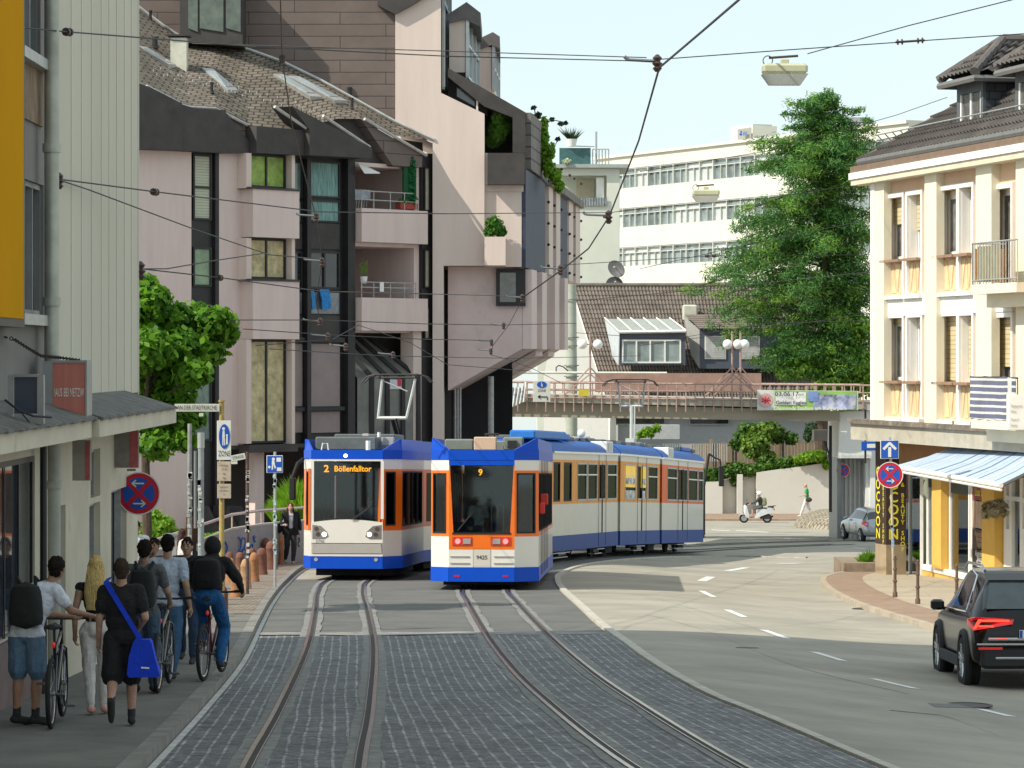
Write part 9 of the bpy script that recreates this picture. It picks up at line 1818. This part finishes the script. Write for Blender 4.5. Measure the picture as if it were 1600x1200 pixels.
W_ = [('wire from the top left corner past the cladding to the steel hub in the sky', [(-10, 39, 34), (108, 50, 37), (400, 73, 46), (700, 88, 52), (1027, 96, 55)], [(106, 50, 37, .09)]),
('second thin wire just above the first, running to the hub in the sky', [(300, 68, 60), (700, 80, 58), (1010, 90, 55)], []),
('wire from the sky hub to the upper right edge with a double insulator', [(1027, 93, 55), (1230, 78, 55), (1420, 65, 55), (1610, 52, 55)], [(1422, 64.5, 55, .25)]),
('heavy diagonal wire from the top edge down to the sky hub', [(1160, -5, 45), (1096, 50, 50), (1030, 106, 55)], []),
('heavy diagonal wire from the sky hub down to the tower of insulators', [(1030, 106, 55), (998, 220, 68), (952, 338, 82)], []),
('heavy wire curving from the insulator tower down past the pink tower', [(952, 338, 82), (920, 388, 84), (880, 420, 87), (818, 464, 92)], []),
('wire bending down from the middle insulator to the lower brackets', [(818, 464, 92), (795, 508, 93), (770, 540, 94), (768, 555, 94), (792, 561, 95), (830, 575, 98), (880, 600, 105)], []),
('wire from the lamp in the sky to the upper right', [(1262, 84, 55), (1420, 40, 52), (1600, -5, 50)], []),
('vertical contact wire hanging in front of the tiled roof', [(438, -5, 40), (441, 90, 45), (455, 190, 50), (478, 280, 56), (494, 340, 60)], [(441, 92, 45, .1)]),
('lower continuation of the hanging contact wire before the stair windows', [(494, 340, 60), (500, 385, 64), (503, 408, 66), (494, 470, 68), (500, 502, 70), (520, 540, 74)], []),
('stay wire from the cladding bracket towards the pink tower', [(92, 280, 38), (245, 300, 42), (500, 331, 52), (700, 334, 58), (952, 332, 80)], [(242, 300, 42, .08)]),
('thin stay wire falling from the cladding bracket across the pink wall', [(92, 281, 38), (137, 296, 40), (300, 357, 46), (420, 398, 52), (500, 405, 56)], []),
('wire from the corner insulator across the maple', [(220, 420, 46.5), (345, 434, 49), (500, 455, 55), (815, 463, 92)], [(343, 434, 49, .06)]),
('upper wire of the pair leaving the corner insulator', [(222, 420, 46.5), (260, 420, 48), (330, 408, 51), (410, 396, 55)], []),
('long wire crossing the balconies at the height of the blue clothes', [(360, 500, 60), (500, 500, 64), (660, 506, 70), (780, 508, 78), (900, 505, 88)], []),
('lower wire crossing above the stair panels', [(380, 514, 62), (510, 523, 66), (660, 530, 72), (770, 532, 80)], []),
('wire running over the slanted glazing to the tower', [(400, 540, 64), (520, 530, 67), (560, 508, 70), (640, 535, 76), (700, 570, 84), (830, 580, 98)], []),
('long wire above the left tram to the bridge', [(420, 545, 66), (600, 556, 76), (800, 560, 92), (1000, 556, 120)], []),
('wire crossing the office windows into the fir', [(955, 332, 82), (1010, 325, 84), (1200, 310, 88), (1360, 285, 92)], [(948, 338, 82, .15)]),
('wire with a strain insulator before the office block', [(880, 414, 87), (1110, 400, 95), (1360, 398, 98), (1610, 392, 80)], [(1110, 400, 95, .25)]),
('wire crossing the fir and the cream facade at mid height', [(900, 470, 100), (1100, 452, 100), (1360, 425, 96), (1610, 405, 80)], []),
('wire sloping up over the fir past the upper windows', [(1000, 420, 100), (1200, 375, 96), (1400, 335, 90), (1610, 300, 80)], []),
('wire sagging over the fir to the lower windows of the cream building', [(1000, 540, 110), (1150, 520, 104), (1360, 490, 96), (1610, 455, 82)], [(1575, 478, 84, .12)]),
('thin wire from the sky lamp to the roof of the cream building', [(1000, 268, 80), (1200, 236, 84), (1400, 180, 88), (1480, 152, 90)], []),
('thin wire low over the tiled house', [(900, 520, 110), (1050, 530, 112), (1200, 505, 108), (1400, 500, 100)], [])]
for lab, pts_, kn in W_: wire(lab, pts_, .02 if 'heavy' in lab else .0095, knobs=kn)
def hub(label, x, y, d, s=1., name='wire_hub'):
 c = P(x, y, d); o = thing(name, label, 'wire fitting', c, 0, 'wire fittings'); mb = MB(); mb.lathe(c-Vector((0, 0, .1*s)), [(.03*s, -.05*s), (.07*s, 0), (.04*s, .03*s), (.08*s, .07*s), (.04*s, .1*s), (.07*s, .15*s), (.02*s, .2*s)], 12); mb.build('insulator', ins, o); mb = MB(); mb.tube([c+Vector((-.42*s, 0, .03)), c+Vector((.05, 0, 0))], .025*s, 6); mb.tube([c+Vector((-.42*s, 0, .03)), c+Vector((-.47*s, 0, .07*s))], .03*s, 6); mb.build('clamp', metalg, o)
hub('steel hub and insulator where several wires meet in the sky', 1027, 96, 55, 1.2); hub('dark insulator before the right end of the pink tower', 951, 337, 82, 1.4); hub('insulator in front of the lower side windows of the pink tower', 876, 420, 88, 1.2); hub('insulator in front of the corner window of the cantilever', 816, 465, 92, 1.)
for i, (x, y, d, lab) in enumerate(((494, 338, 60, 'black clamp in front of the teal curtain'), (503, 408, 66, 'grey insulator in front of the dark balcony door'), (500, 502, 70, 'pale brass insulator in front of the stair panels'), (540, 541, 74, 'small white insulator left of the slanted glazing'), (614, 554, 80, 'small white insulator above the slanted glazing'), (787, 508, 92, 'pale upper bracket before the cantilever wall'), (768, 534, 93, 'pale middle bracket before the cantilever wall'), (767, 548, 94, 'pale lower bracket before the cantilever wall'), (92, 280, 38, 'round wall bracket on the cream cladding'), (219, 420, 46.4, 'dark round insulator at the corner of the cladding'), (512, 525, 72, 'tiny glass insulator between two wires above the panels'))): hub(lab, x, y, d, .8 if i != 9 else 1.1)
def slamp(label, x, y, d, s, rz):
 c = P(x, y, d); o = thing('hanging_street_lamp', label, 'street lamp', c, rz, 'street lamps hung on wires'); hx, hy = .33*s, .16*s
 mb = MB(); mb.bbox(-hx, hx, -hy, hy, .0, .15*s, .035*s); mb.bbox(-.06, .06, -.05, .05, .15*s, .22*s, .01); mb.build('housing', M('lamp_housing_green', (.5, .5, .34), .5, var=.08), o, local=True)
 mb = MB(); mb.loft([[(x_*k, y_*k, z) for x_, y_ in ((-hx, -hy), (hx, -hy), (hx, hy), (-hx, hy))] for z, k in ((-.003, 1.02), (-.16*s, .7))]); mb.build('diffuser', M('diffuser', (.6, .6, .55), .3, spec=.6), o, local=True)
 mb = MB(); mb.tube([(-hx*.7, 0, .24*s), (hx*.6, 0, .27*s)], .02, 6); mb.torus((-hx*.75, 0, .2*s), (0, 1, .2), .07, .008, 14, 5); mb.build('clamp', ins, o, local=True)
slamp('greenish hanging street lamp high in the sky at the right', 1226, 116, 47, 1., 0); slamp('pale hanging street lamp in front of the office windows', 1103, 306, 74, .95, 0)
